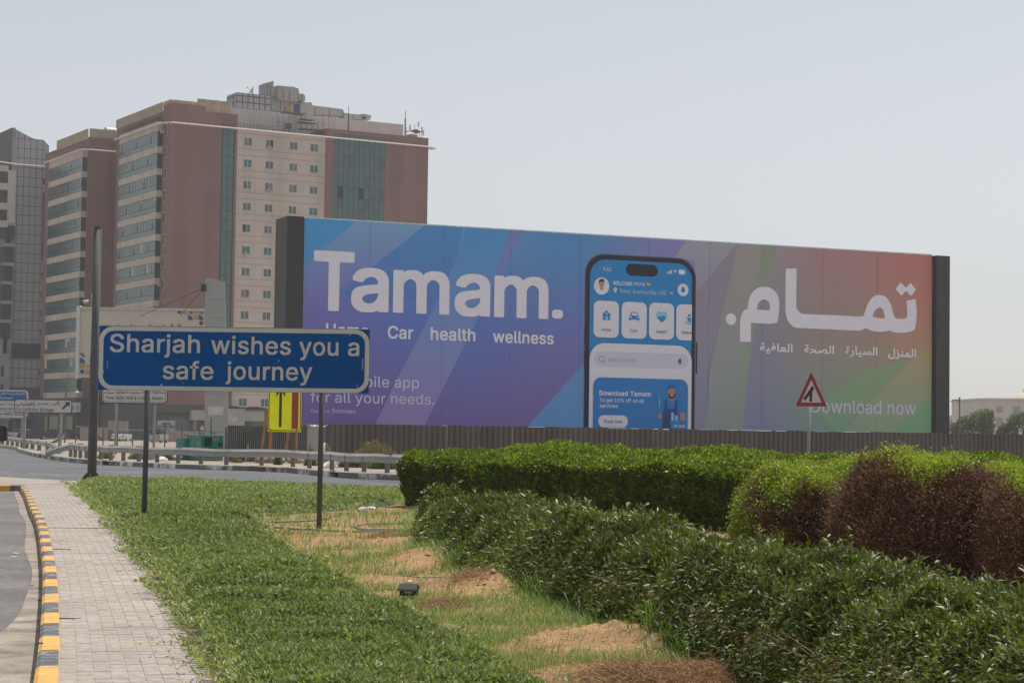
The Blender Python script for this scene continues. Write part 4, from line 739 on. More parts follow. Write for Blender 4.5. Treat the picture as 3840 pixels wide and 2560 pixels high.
mb.poly([(u, YL, v) for u, v in disc(c0[0], c0[1], rr, (bp(*z3(267, 558))[1] - c0[1]))])
obj('full_stop', mb, M_wht, board)

# the phone, printed at giant size
PB = lambda x, y: bp(*z2(x, y))
pu0 = PB(196, 700)[0]; pu1 = PB(1056, 700)[0]; pvt = (PB(350, 117)[1] + PB(930, 147)[1]) / 2
su0 = PB(229, 700)[0]; su1 = PB(1029, 700)[0]; svt = pvt - (PB(350, 117)[1] - PB(350, 153)[1])
rad = (pu1 - pu0) * 0.165
def pm(c, n='phone_print', **k): return mat(n, pr(c), 0.7, 0.02, **k)
M_ph = pm((26, 27, 42)); M_rim = pm((70, 72, 90)); M_blue = pm((14, 104, 156)); M_blue2 = pm((8, 96, 152)); M_sheet = pm((168, 168, 178)); M_pill = pm((156, 155, 170)); M_dark = pm((58, 60, 78)); M_gry = pm((118, 118, 134)); M_icon = pm((22, 102, 154)); M_icon2 = pm((100, 150, 180))
lay = [0]
def flat(pts, m, name='print_shape', holes=None):
    lay[0] += 1; y = YL - 0.0018 * lay[0]
    pts = [(u, v) for u, v in clip(list(pts))]
    if holes: return filled([pts] + holes, m, board, name, y)
    mb = MB(); mb.poly([(u, y, v) for u, v in pts]); return obj(name, mb, m, board)
def bot_round(u0, u1, vt, r, n=10):      # rounded at the top, cut square at the hoarding's foot
    P = rrect(u0, u1, vB - 5, vt, r, n); return P
flat(bot_round(pu0 - 0.05, pu1 + 0.05, pvt + 0.05, rad), M_rim, 'phone_rim')
flat(bot_round(pu0, pu1, pvt, rad), M_ph, 'phone_body')
for x, a, b in ((196, 515, 590), (192, 668, 818), (189, 865, 1020), (1064, 800, 1045)):
    u = PB(x, a)[0]; mb = MB(); mb.box(min(u, u + .1), max(u, u + .1), YL - .003, YL, PB(x, b)[1], PB(x, a)[1]); obj('phone_button', mb, M_ph, board)
flat(bot_round(su0, su1, svt, rad * 0.84), M_blue, 'phone_screen')
def R(x0, y0, x1, y1, r, m, name='print_shape'):
    xm, ym = (x0 + x1) / 2, (y0 + y1) / 2; a = PB(x0, ym); b = PB(x1, ym); t = PB(xm, y0)[1]; bo = PB(xm, y1)[1]
    k = (b[0] - a[0]) / (x1 - x0)
    return flat(rrect(a[0], b[0], bo, t, min(r * k, .498 * (t - bo))), m, name)
def T(s, x0, y0, x1, y1, capz, m, **k): lay[0] += 1; return bt(s, z2, (x0, y0), (x1, y1), capz, m, y=YL - 0.0018 * lay[0], **k)
R(515, 190, 766, 284, 46, M_ph, 'camera_island')
T('9:41', 338, 243, 400, 245, 31, M_wht)
mb = MB(); lay[0] += 1; yy_ = YL - 0.0018 * lay[0]
for k in range(4):
    a = PB(836 + k * 11, 263 + k * 0.5); b = PB(843 + k * 11, 252 - k * 6); mb.box(a[0], b[0], yy_ - .001, yy_, a[1], b[1])
a = PB(928, 268); b = PB(975, 235); mb.box(a[0], b[0], yy_ - .001, yy_, a[1], b[1]); a = PB(977, 258); b = PB(982, 246); mb.box(a[0], b[0], yy_ - .001, yy_, a[1], b[1])
for r_, y_ in ((17, 262), (11, 264), (5, 266)):
    c_ = PB(900, 264); k_ = (PB(910, 264)[0] - c_[0]) / 10; pts = [(c_[0] + r_ * k_ * math.sin(t), c_[1] + r_ * 1.5 * k_ * math.cos(t)) for t in np.linspace(-0.7, 0.7, 7)]
    pts2 = [(c_[0] + (r_ - 4) * k_ * math.sin(t), c_[1] + (r_ - 4) * 1.5 * k_ * math.cos(t)) for t in np.linspace(0.7, -0.7, 7)]
    mb.poly([(u, yy_, v) for u, v in pts + pts2])
obj('status_icons', mb, M_wht, board)
def D(x, y, rx, ry, m, name='print_shape', n=28):
    c_ = PB(x, y); ux = PB(x + rx, y)[0] - c_[0]; vy = PB(x, y - ry)[1] - c_[1]; return flat(disc(c_[0], c_[1], ux, vy, n), m, name)
def Pg(pts, m, name='print_shape'): return flat([PB(*p) for p in pts], m, name)
M_skin = pm((150, 110, 96)); M_hair = pm((40, 34, 38)); M_yel = pm((170, 132, 50))
D(325, 360, 60, 67, M_sheet, 'avatar_disc')
Pg(spline2([(283, 405), (300, 388), (325, 380), (350, 386), (370, 402), (352, 420), (325, 427), (300, 421)]), M_wht, 'avatar_shirt')
Pg([(313, 370), (336, 370), (338, 388), (325, 397), (312, 388)], M_skin, 'avatar_neck'); D(324, 350, 19, 30, M_skin, 'avatar_face')
Pg(spline2([(304, 345), (302, 322), (314, 307), (334, 306), (345, 320), (344, 345), (340, 330), (324, 326), (309, 331)]), M_hair, 'avatar_hair')
T('WELCOME', 412, 353, 566, 355, 29, M_wht, bold=0.014, track=0.01); T('ADAM', 575, 357, 663, 359, 28, M_wht)
Pg(spline2([(678, 340), (686, 331), (694, 342), (703, 336), (706, 350), (696, 361), (684, 356)]), M_yel, 'waving_hand_icon')
Pg(spline2([(418, 385), (431, 372), (444, 386), (431, 416, 1)]), M_wht, 'pin_icon'); D(431, 388, 5, 6, M_blue, 'pin_dot')
T('Dubai, Business Bay, UAE', 470, 418, 832, 426, 30, M_wht2)
Pg([(860, 405), (871, 416), (882, 408), (885, 412), (871, 424), (857, 410)], M_wht, 'chevron_icon')
D(961, 391, 43, 49, M_sheet, 'bell_disc')
Pg(spline2([(945, 403), (949, 385), (952, 372), (961, 367), (970, 372), (974, 385), (978, 403), (961, 406)]), M_blue2, 'bell_icon'); D(961, 410, 8, 4, M_blue2, 'bell_clapper')
R(260, 477, 458, 763, 42, M_sheet, 'app_tile'); R(479, 486, 676, 771, 42, M_sheet, 'app_tile'); R(694, 494, 890, 779, 42, M_sheet, 'app_tile')
a = PB(907, 640); b = PB(1029, 640); t_ = PB(960, 503)[1]; bo = PB(960, 785)[1]; rr_ = 42 * (b[0] - a[0]) / 122
P_ = [p for p in rrect(a[0], a[0] + 3 * rr_, bo, t_, rr_) if p[0] <= a[0] + rr_ + 1e-6]; P_ = [(b[0], t_)] + P_ + [(b[0], bo)]
flat(P_, M_sheet, 'app_tile')
T('Home', 322, 713, 395, 715, 24, M_dark, bold=0.006); T('Cars', 546, 721, 604, 722, 24, M_dark, bold=0.006); T('Health', 750, 729, 831, 731, 24, M_dark, bold=0.006); T('Wellne', 949, 735, 1028, 738, 23, M_dark, bold=0.006)
Pg([(325, 585), (361, 550), (397, 588), (389, 590), (389, 622), (395, 628), (327, 625), (333, 621), (333, 586)], M_icon, 'home_icon'); D(361, 576, 8, 9, M_icon2); Pg([(350, 624), (350, 603), (361, 593), (372, 604), (372, 624)], M_icon2)
Pg([(548, 590), (556, 563), (600, 566), (608, 592), (617, 600), (617, 632), (604, 634), (603, 624), (553, 622), (551, 631), (538, 629), (538, 600)], M_icon, 'car_icon'); Pg([(556, 590), (561, 570), (597, 572), (602, 593)], M_sheet)
D(550, 604, 7, 5, M_sheet); D(606, 606, 7, 5, M_sheet)
Pg(spline2([(751, 590), (756, 566), (775, 558), (792, 572, 1), (810, 560), (829, 570), (834, 594), (815, 628), (792, 646, 1), (768, 622)]), M_icon2, 'heart_icon')
Pg([(755, 606), (772, 596), (785, 604), (800, 590), (815, 602), (832, 598), (815, 628), (792, 646), (768, 622)], M_icon)
D(1008, 591, 10, 11, M_icon, 'wellness_icon'); Pg([(984, 606), (1028, 612), (1018, 626), (1024, 652), (1005, 640), (990, 650), (1000, 624)], M_icon); Pg(spline2([(975, 648), (990, 636), (1012, 640), (1028, 646), (1028, 660), (1004, 662), (985, 658)]), M_icon2)
flat(bot_round(su0, su1, PB(625, 817)[1], rad * 0.8), M_sheet, 'white_sheet')
R(262, 882, 1000, 1002, 58, M_pill, 'search_field')
c_ = PB(322, 932); ux = PB(343, 932)[0] - c_[0]; vy = PB(322, 908)[1] - c_[1]; lay[0] += 1
filled([disc(c_[0], c_[1], ux, vy), disc(c_[0], c_[1], ux * .84, vy * .84)], M_dark, board, 'search_icon', YL - 0.0018 * lay[0])
Pg([(336, 946), (348, 957), (346, 960), (333, 949)], M_dark)
T('Search Service...', 371, 948, 608, 957, 27, M_gry)
R(924, 928, 943, 962, 9, M_dark, 'microphone_icon'); Pg([(917, 948), (921, 948), (926, 962), (933, 966), (941, 962), (946, 950), (950, 950), (944, 966), (936, 970), (936, 976), (931, 976), (931, 970), (922, 966)], M_dark)
a = PB(252, 1280); b = PB(996, 1280); flat(bot_round(a[0], b[0], PB(620, 1083)[1], rad * 0.42), M_blue2, 'promo_card')
T('Download Tamam', 302, 1217, 705, 1223, 37, M_wht, bold=0.016, track=0.015); T('To get 10% off on all', 303, 1268, 651, 1273, 29, M_wht, bold=0.006); T('services', 303, 1311, 446, 1313, 29, M_wht, bold=0.006)
R(293, 1372, 526, 1466, 46, M_sheet, 'book_button'); T('Book now', 340, 1432, 480, 1434, 28, M_dark, bold=0.008)
# the printed handyman
M_den = pm((22, 52, 100)); M_shirt = pm((24, 92, 150)); M_cap = pm((28, 78, 130)); M_skin2 = pm((140, 98, 80)); M_brd = pm((52, 42, 42))
Pg(spline2([(795, 1262), (830, 1246), (868, 1266), (905, 1246), (945, 1262), (962, 1310), (968, 1355), (938, 1362), (928, 1340), (918, 1478), (800, 1478), (800, 1330), (792, 1380), (768, 1372), (778, 1310)]), M_shirt, 'painted_worker_shirt')
Pg([(815, 1255), (828, 1252), (830, 1320), (893, 1322), (898, 1250), (912, 1252), (912, 1350), (920, 1478), (792, 1478), (800, 1350), (812, 1320)], M_den, 'painted_worker_overalls')
Pg([(850, 1225), (888, 1225), (888, 1252), (868, 1268), (850, 1250)], M_skin2); D(868, 1195, 29, 45, M_skin2, 'painted_worker_face'); Pg(spline2([(843, 1205), (860, 1212), (868, 1222), (880, 1212), (895, 1205), (890, 1232), (868, 1245), (848, 1232)]), M_brd, 'painted_worker_beard'); Pg([(856, 1214), (882, 1215), (869, 1224)], M_wht)
Pg(spline2([(838, 1170), (836, 1145), (856, 1128), (885, 1130), (900, 1150), (900, 1170), (868, 1160)]), M_cap, 'painted_worker_cap')
Pg(spline2([(765, 1358), (790, 1366), (792, 1392), (772, 1402), (757, 1385)]), M_skin2); Pg(spline2([(936, 1352), (966, 1352), (970, 1400), (950, 1420), (936, 1400)]), M_skin2)
R(752, 1168, 788, 1245, 14, M_icon, 'paint_roller'); Pg([(768, 1245), (776, 1245), (776, 1310), (768, 1310)], M_icon2); R(758, 1308, 790, 1368, 14, M_icon)
Pg([(850, 1410), (935, 1412), (925, 1478), (862, 1478)], M_icon, 'painted_bucket'); R(862, 1350, 885, 1415, 8, M_icon2); R(892, 1372, 914, 1415, 8, M_icon2)
T('t&c apply', 884, 1462, 970, 1464, 18, M_wht, bold=0.01)
# ------------------------------------------------------------------ towers
M_brown = mat('pink_brown_render', (0.235, 0.126, 0.112), 0.9, 0.1, 0.15, streak=0.22, fine=0.04)
M_cream = mat('cream_render', (0.54, 0.465, 0.40), 0.9, 0.07, 0.2, streak=0.22, fine=0.05)
M_white = mat('white_render', (0.60, 0.56, 0.52), 0.9, 0.05, 0.2, streak=0.12, fine=0.04)
M_glass = mat('green_glass', (0.045, 0.095, 0.095), 0.22, 0.12, 0.25, spec=0.6, fine=0.02)
M_glass2 = mat('teal_glass', (0.035, 0.115, 0.11), 0.2, 0.12, 0.3, spec=0.6, fine=0.02)
M_glass3 = mat('purple_grey_glass', (0.055, 0.07, 0.085), 0.2, 0.1, 0.3, spec=0.6)
M_gdark = mat('dark_glass', (0.02, 0.03, 0.032), 0.25, 0.1, 0.3)
M_open = mat('open_window_dark', (0.02, 0.016, 0.018), 0.8)
M_mull = mat('window_frame_grey', (0.018, 0.032, 0.032), 0.7)
M_frame = mat('pale_window_frame', (0.5, 0.5, 0.46), 0.6)
M_podium = mat('podium_dark_stone', (0.065, 0.06, 0.062), 0.7, 0.1, 0.3)
M_corr = mat('beige_corrugated_sheet', (0.40, 0.32, 0.215), 0.8, 0.08, 0.4)
M_curt = mat('pale_curtain', (0.42, 0.42, 0.40), 0.8)
M_curt2 = mat('drawn_curtain_behind_glass', (0.14, 0.17, 0.16), 0.4)
M_duct = mat('grey_duct', (0.33, 0.32, 0.30), 0.7, 0.1, 0.5)
M_scaf = mat('scaffold_steel', (0.10, 0.11, 0.11), 0.7)
M_pipe = mat('white_pipe', (0.62, 0.56, 0.50), 0.7)
TA = math.radians(30)

def pane_mesh(w_, h_, m, name='pane'):
    b = MB(); b.box(0, w_, 0, 0.04, 0, h_); return b.mesh(name, m)
def curtain(root, x0, x1, z0, z1, cols, heights, y, odd, name='glass_panel'):
    """curtain wall: single panels with joints, facing local -y"""
    w_ = (x1 - x0) / cols; me = {}
    mb = MB(); mb.box(x0 - .12, x1 + .12, y + 0.02, y + 0.3, z0 - .1, z1 + .1); obj('curtain_wall_frame', mb, M_mull, root)
    z = z1; k = 0; rr = random.Random(3)
    while z > z0 + 0.4:
        h = min(heights[k % len(heights)], z - z0)
        for c in range(cols):
            v = odd(c, k, rr); key = (round(h, 3), v.name)
            if key not in me: me[key] = pane_mesh(w_ - .09, h - .09, v, name)
            link(name, me[key], root, (x0 + c * w_ + .045, y - 0.03 + rr.uniform(-.006, .006), z - h + .045), (rr.uniform(-.004, .004), 0, rr.uniform(-.004, .004)))
        z -= h; k += 1
def ribbons(root, xf, y0, y1, zt, n, pitch, gh, ret, npn=13, seed=1, proj=0.8):
    """protruding bay of glass ribbons on the side wall (local x = xf facing -x), with cream bands between"""
    rr = random.Random(seed); L = y1 - y0; pw = L / npn; up = gh * 0.66
    sm = {}
    def pm_(m):
        if m.name not in sm:
            b = MB(); b.box(0, 0.04, 0.06, pw - 0.06, 0.04, up - 0.04); sm[m.name] = b.mesh('pane', m)
        return sm[m.name]
    b = MB()
    for i in range(n + 1):
        zb = zt - (i - 1) * pitch - gh if i else zt + 1.45; 
        if i == 0: b.box(xf - 0.05, 0.2, y0 - 0.05, y1 + 0.05, zt + 0.02, zt + 1.45)
        else:
            zc = zt - i * pitch; b.box(xf - 0.05, 0.2, y0 - 0.05, y1 + 0.05, zc + 0.02, zc + pitch - gh - 0.02)
    obj('cream_band', b, M_cream, root)
    for i in range(n):
        za = zt - i * pitch - gh; b = MB(); b.box(xf + 0.06, 0.15, y0 + 0.06, y1 - 0.02, za, za + gh); bay = obj('ribbon_window', b, M_mull, root)
        b = MB(); b.box(xf + 0.02, xf + 0.05, y0 + 0.06, y1 - 0.03, za + 0.04, za + gh - up - 0.03); obj('lower_glass', b, M_glass, bay)
        b = MB(); b.box(xf + 0.08, 0.0, y0 + 0.02, y0 + 0.05, za + 0.04, za + gh - 0.04); obj('return_glass', b, M_gdark, bay)
        for k in range(npn):
            v = rr.random(); m = M_glass if v < .6 else M_glass3 if v < .78 else M_curt if v < .80 else M_glass2
            o = link('pane', pm_(m), bay, (xf + 0.0 + rr.uniform(0, .01), y0 + k * pw, za + gh - up))
            if rr.random() < 0.5 and k < npn - 1 and False: pass
        for k in range(npn):
            if (k * 7 + i * 3 + seed) % 5 == 0:      # small opening sashes standing slightly proud
                b = MB(); b.box(xf - 0.05, xf - 0.02, y0 + (k + .15) * pw, y0 + (k + .85) * pw, za + gh - up + .05, za + gh - up * .35); obj('sash', b, M_glass3, bay)
def window(root, x0, x1, z0, z1, y=0.0, variant=0, deep=0.25):
    b = MB(); w_ = x1 - x0
    for a in ((x0, x0 + .07, z0, z1), (x1 - .07, x1, z0, z1), (x0 + .07, x1 - .07, z0, z0 + .07), (x0 + .07, x1 - .07, z1 - .07, z1), ((x0 + x1) / 2 - .04, (x0 + x1) / 2 + .04, z0 + .07, z1 - .07)):
        b.box(a[0], a[1], y - 0.03, y + deep, a[2], a[3])
    b.box(x0 - .12, x1 + .12, y - 0.14, y - .005, z0 - .1, z0 - .002)
    f = obj('window', b, M_frame, root)
    for k, (a, c) in enumerate(((x0 + .07, (x0 + x1) / 2 - .04), ((x0 + x1) / 2 + .04, x1 - .07))):
        m = M_curt2 if (variant == 4 and k == 0) or (variant == 5 and k == 1) else M_open if (variant == 1 and k == 1) or (variant == 3 and k == 0) else (M_glass3 if variant == 2 and k == 1 else M_glass2)
        b = MB(); b.box(a, c, y + .04, y + .07, z0 + .07, z1 - .07); obj('pane', b, m, f)
    return f
def wall_with_holes(x0, x1, z0, z1, y0, y1, holes):
    """wall slab cut round its windows (rows of holes)"""
    b = MB(); zs = sorted({z0, z1} | {h[2] for h in holes} | {h[3] for h in holes})
    for a, c in zip(zs, zs[1:]):
        if c - a < 1e-4: continue
        hs = sorted((h[0], h[1]) for h in holes if h[2] <= a + 1e-5 and h[3] >= c - 1e-5); x = x0
        for h0, h1 in hs + [(x1, x1)]:
            if h0 - x > 1e-4: b.box(x, h0, y0, y1, a, c)
            x = h1
    return b
def corrugated(b, p, q, z0, z1, step=0.9, d=0.12):
    p, q = Vector(p), Vector(q); L = (q - p).length; n = max(2, int(L / step)); u = (q - p) / L; s = Vector((u.y, -u.x))
    pts = []
    for i in range(n):
        t = i / n; pts += [p + u * L * t, p + u * L * (t + .35 / n), p + u * L * (t + .5 / n) + s * d, p + u * L * (t + .85 / n) + s * d]
    pts.append(q)
    for a, c in zip(pts, pts[1:]): b.poly([(a.x, a.y, z0), (c.x, c.y, z0), (c.x, c.y, z1), (a.x, a.y, z1)])
    b.poly([(p.x + s.x * -.05, p.y + s.y * -.05, z0), (q.x - s.x * .05, q.y - s.y * .05, z0), (q.x - s.x * .05, q.y - s.y * .05, z1), (p.x - s.x * .05, p.y - s.y * .05, z1)])

# ---- the near tower
Pc = at(636, 600, 290.0)
tw = thing('apartment_tower', 'tall pink brown and cream apartment tower with scaffolding and tanks on its roof', 'building', (Pc.x, Pc.y, 0), TA, 'banded apartment towers')
X = lambda px, py, y=0.0: fl(tw, px, py, y)[0]
Z = lambda px, py, y=0.0: fl(tw, px, py, y)[1]
x_s0, x_s1, x_w0, x_w1, x_c0, x_c1, x_e = X(832, 700), X(873, 700), X(886, 700), X(1222, 560), X(1249, 600), X(1444, 600), X(1604, 700)
z_top = Z(892, 430); z_top2 = Z(640, 385); z_pod = Z(700, 1517); z_w = Z(1000, 488); z_r = Z(1500, 508); DEP = 24.0
yb = fs(tw, 606, 700)[0]; yend = fs(tw, 445, 700, -0.8)[0]
b = MB(); b.box(0, x_s0 - .15, 0, DEP, z_pod, z_top); b.box(x_s0 - .15, x_s1 + .15, 0.35, DEP, z_pod, Z(850, 467)); b.box(x_s1 + .15, x_w0, 0, DEP, z_pod, z_top)
b.box(x_s0 - .15, x_s1 + .15, 0, DEP, Z(850, 467) + .01, z_top)
b.box(0, X(772, 400), 0.0, yb, z_top, z_top2); zs0 = max(z_top, fs(tw, 605, 419)[1]); zs1 = Z(640, 372); b.box(0, X(772, 400), yb + .01, DEP, z_top, zs0)
obj('wall', b, M_brown, tw)
b = MB(); corrugated(b, (-.1, yend + 4), (-.1, yb), zs0, zs1, 0.9); corrugated(b, (0.1, 0.3), (X(772, 400), 0.3), z_top2, zs1, 1.4); b.box(.0, .08, 0, yb, z_top2, zs1)
corrugated(b, (X(774, 400), 0.6), (X(873, 400, .6), 0.6), z_top, Z(800, 393, .6), 1.6); corrugated(b, (X(740, 400, 5), 5), (X(869, 400, 5), 5), z_top + .3, Z(800, 376, 5), 1.6)
obj('roof_screen', b, M_corr, tw)
# pale facade with its windows
zrow = Z(930, 516); pitch = (zrow - Z(900, 1492)) / 12; wins = []
cols = [(915, 947), (997, 1028), (1087, 1118), (1164, 1196)]
wx = [(X(a, 560), X(c, 560)) for a, c in cols]; wh = Z(930, 516) - Z(930, 547)
holes = []
for r in range(13):
    for a, c in wx: holes.append((a, c, zrow - r * pitch - wh, zrow - r * pitch))
obj('wall', wall_with_holes(x_w0, x_w1, z_pod, z_w, 0.12, 0.5, holes), M_cream, tw)
b = MB(); b.box(x_w0, x_w1, 0.55, DEP, z_pod, z_w - 1.0); obj('core', b, M_podium, tw)
rr = random.Random(5)
for i, h in enumerate(holes): window(tw, *h, y=0.14, variant=1 if i == 1 else 3 if i == 16 else rr.choice([0, 0, 0, 2, 4, 5, 0]))
b = MB()
for r in range(13):
    for dz in (0.55, -wh - 0.5): b.box(x_w0 + .02, x_w1 - .02, 0.09, 0.118, zrow - r * pitch + dz - .03, zrow - r * pitch + dz + .03)
obj('facade_joint', b, mat('joint_shadow_line', (0.33, 0.27, 0.23), 0.9), tw)
for i in (1, 9, 20, 30):
    a, c, z0, z1 = holes[i]; b = MB(); b.box(a + .25, a + .8, -0.2, 0.08, z0 - .1, z0 + .28); obj('air_conditioner', b, M_duct, tw)
# right pink part with the curtain wall
b = MB(); b.box(x_w1, x_c0, 0, DEP, z_pod, z_r); b.box(x_c1, x_e, 0, DEP, z_pod, z_r); zc1 = Z(1300, 506); b.box(x_c0, x_c1, 0.4, DEP, z_pod, zc1); b.box(x_c0, x_c1, 0, DEP, zc1 + .01, z_r)
obj('wall', b, M_brown, tw)
def odd(c, k, r):
    v = r.random(); return M_open if (c, k) in ((1, 5), (5, 5)) else M_curt if (c, k) == (5, 9) else M_glass3 if v < .12 else M_glass if v < .25 else M_glass2
curtain(tw, x_c0, x_c1, z_pod + .5, zc1, 10, (1.55 * pitch / 3.2, 1.65 * pitch / 3.2), 0.05, odd)
curtain(tw, x_s0, x_s1, z_pod + .5, Z(850, 467), 2, (1.55, 1.65), 0.05, lambda c, k, r: M_glass2, 'glass_strip_panel')
# side bay
zt = fs(tw, 588, 493, -0.8)[1]
ribbons(tw, -0.8, yb, yend, zt, 12, pitch, fs(tw, 588, 493, -0.8)[1] - fs(tw, 588, 549, -0.8)[1], 0.8)
b = MB(); b.box(0.0, 0.4, yb, yend + 1.0, z_pod, z_top - .5); 
obj('side_wall', b, M_brown, tw)
for r in range(13):                       # little windows beside the bay, on the side wall
    z1 = zrow - r * pitch + 1.1; b = MB(); b.box(-0.05, 0.1, yb - 2.0, yb - 1.1, z1 - 1.7, z1); w_ = obj('narrow_window', b, M_frame, tw); b = MB(); b.box(-0.08, -.052, yb - 1.9, yb - 1.2, z1 - 1.6, z1 - .1); obj('pane', b, M_gdark, w_)
for r, k in ((0, -0.2), (4, 0.2), (7, 0)):
    z1 = zrow - r * pitch + k; b = MB(); b.box(-0.5, -0.06, yb - 1.0, yb - 0.3, z1, z1 + .55); obj('air_conditioner', b, M_duct, tw)
# white pipe round the top
zp = Z(606 + 31, 460, -0.5); b = MB(); zp2 = Z(1604, 548, -1.2)
b.tube([(-1.3, yend + 1, zp), (-1.3, 0.6, zp), (0.0, -0.9, zp), (x_e, -0.9, zp), (x_e + 1.1, -0.4, zp - .1), (x_e + 0.1, 0.9, zp - .1)], 0.13, 6)
for i in range(14): b.tube([(x_e * i / 13, -0.9, zp), (x_e * i / 13, 0.05, zp - .25)], 0.05, 5)
obj('cladding_rail', b, M_pipe, tw)
# podium
b = MB(); b.box(-1.5, x_e + 1.0, 0.6, DEP, 0, z_pod); b.box(-1.5, x_s0, 0.0, 1.0, z_pod - 1.2, z_pod - .02); obj('podium', b, M_podium, tw)
for i in range(11):
    b = MB(); a = 1 + i * 4.2; b.box(a, a + 3.0, 0.5, 0.58, 0.3, 3.4); obj('shop_window', b, M_gdark if i % 3 else M_glass, tw)
b = MB(); b.box(4.0, 15.5, -0.6, 0.55, 3.1, 4.6); b.box(8.0, 12.2, -1.0, -.62, 2.2, 4.9); cn = obj('entrance_canopy', b, M_duct, tw)
x0, x1 = 9.3, 10.9; text(WORDS['e1'], x0, x1, 3.2, 0.9, M_pipe, cn, y=-1.03, bold=.01, ar=True)
b = MB(); b.box(X(650, 1560), X(652, 1560) + 4.2, -0.25, -0.2, 1.6, 3.2); obj('banner', b, M_curt, tw) if False else None
# roof: penthouse, parapet
PY = 6.0
px0, px1 = X(875, 430, PY), X(1512, 520, PY); zph = Z(1100, 427, PY); zph2 = Z(880, 404, PY)
b = MB(); b.box(px0, px1, PY, DEP, z_w - .5, zph2); obj('penthouse', b, M_white, tw)
zph = zph2
b = MB()
for i in range(12): x = x_w0 + (X(1030, 500) - x_w0) * i / 11; b.tube([(x, 0.3, z_w), (x, 0.3, z_w + .8)], .035, 4)
for dz in (.25, .52, .8): b.tube([(x_w0, .3, z_w + dz), (X(1030, 500), .3, z_w + dz)], .035, 4)
obj('railing', b, M_scaf, tw)
b = MB(); a = X(1066, 470, PY); c = X(1097, 470, PY); z0, z1 = Z(1080, 489, PY), Z(1080, 459, PY); b.box(a, c, PY - .08, PY - .02, z0, z1); f = obj('roof_window', b, M_frame, tw); b = MB(); b.box(a + .2, c - .2, PY - .12, PY - .082, z0 + .2, z1 - .2); obj('pane', b, M_glass3, f)
TR = MW[tw.name]
def roof_thing(name, label, cat, x, y, z, group=None):
    return thing(name, label, cat, tuple(TR @ Vector((x, y, z))), TA, group)
# water tank of grey panels
ty = PY + 0.3; tx0, tx1 = X(887, 380, ty), X(1015, 400, ty); tz0, tz1 = zph + .05, Z(950, 352, ty); tl = 4.2
tank = roof_thing('water_tank', 'panelled grey water tank on the penthouse roof, left of the boxy ducts', 'water tank', tx0, ty, tz0)
b = MB(); b.box(0.05, tx1 - tx0 - .05, 0.05, tl - .05, 0, tz1 - tz0 - .03); obj('tank_shell', b, M_scaf, tank)
M_tp = mat('tank_panel', (0.42, 0.39, 0.38), 0.7, 0.1, 0.7); nx = 6; hs = [1.9, 1.9, 1.0]; tot = tz1 - tz0; hs = [h * tot / 4.8 for h in hs]; zz = 0
for k, h in enumerate(hs):
    w_ = (tx1 - tx0) / nx; me = MB().box(.09, w_ - .09, 0, .05, .09, h - .09).mesh('tank_panel', M_tp); me2 = MB().box(0, .05, .09, 1.3 - .09, .09, h - .09).mesh('tank_panel', M_tp)
    for i in range(nx): link('tank_panel', me, tank, (i * w_, -0.0, zz))
    for i in range(3): link('tank_panel', me2, tank, (0, i * 1.38, zz))
    zz += h
# dish on the tank
dish = roof_thing('satellite_dish', 'skeletal satellite dish standing on top of the panelled water tank', 'satellite dish', (tx0 + tx1) / 2 + .3, ty + 2, tz1 + .02); dish.scale = (.56, .56, .56)
b = MB(); Rr = 1.15; ax = Vector((-0.8, 0.1, 0.45)).normalized(); u_ = ax.cross(Vector((0, 0, 1))).normalized(); v_ = ax.cross(u_)
cen = Vector((0.5, 0, 1.35))
rim = [cen + ax * .35 + (u_ * math.cos(t) + v_ * math.sin(t)) * Rr for t in np.linspace(0, 2 * PI, 19)]
b.tube(rim, .05, 5)
for t in np.linspace(0, 2 * PI, 11)[:-1]: b.tube([cen + ax * (.35 * s * s) + (u_ * math.cos(t) + v_ * math.sin(t)) * Rr * s for s in (0, .5, 1)], .035, 4)
for s in (.5, .75): b.tube([cen + ax * (.35 * s * s) + (u_ * math.cos(t) + v_ * math.sin(t)) * Rr * s for t in np.linspace(0, 2 * PI, 13)], .025, 4)
obj('reflector', b, M_scaf, dish); b = MB(); b.tube([cen, (0.5, 0, 0.3), (0.5, 0, 0)], .14, 6); b.box(0, 1.0, -.4, .4, 0, .12); obj('mount', b, M_scaf, dish)
b = MB(); b.tube([cen, cen + ax * 1.7], .035, 4); b.box(*(sum([[c_ - .12, c_ + .12] for c_ in (cen + ax * 1.7)], []))); obj('feed_horn', b, M_scaf, dish)
# ducts
def ductbox(name, label, pts, y0, y1, kids_=None):
    xs = [fl(tw, *p, y0) for p in pts]; o = xs[0]; t = roof_thing(name, label, 'duct', min(p[0] for p in xs), y0, min(p[1] for p in xs)); ox, oz = min(p[0] for p in xs), min(p[1] for p in xs)
    b = MB(); b.prism([(p[0] - ox, p[1] - oz) for p in xs], 0, y1 - y0); obj('casing', b, M_duct, t)
    b = MB(); w_ = max(p[0] for p in xs) - ox; h_ = max(p[1] for p in xs) - oz
    for k in (.33, .66): b.box(w_ * k - .05, w_ * k + .05, -.05, 0.0, 0.1, h_ * .7)
    obj('seam', b, M_scaf, t); return t
ductbox('duct', 'tall narrow upright grey box duct, highest thing on the roof', [(994, 357), (994, 312), (1026, 304), (1026, 357)], PY + 1.5, PY + 4)
ductbox('duct', 'largest boxy grey duct in the middle of the roof', [(1041, 373), (1041, 321), (1108, 327), (1108, 382)], PY + 2, PY + 6)
ductbox('duct', 'short grey duct box at the right shoulder of the largest roof duct', [(1108, 382), (1108, 331), (1120, 332), (1121, 352), (1140, 354), (1145, 362), (1144, 380), (1132, 376)], PY + 2, PY + 5)
ductbox('duct', 'dark grey duct column under the largest duct beside the water tank', [(1016, 414), (1016, 357), (1042, 362), (1060, 374), (1125, 384), (1125, 424)], PY + 3, PY + 6)
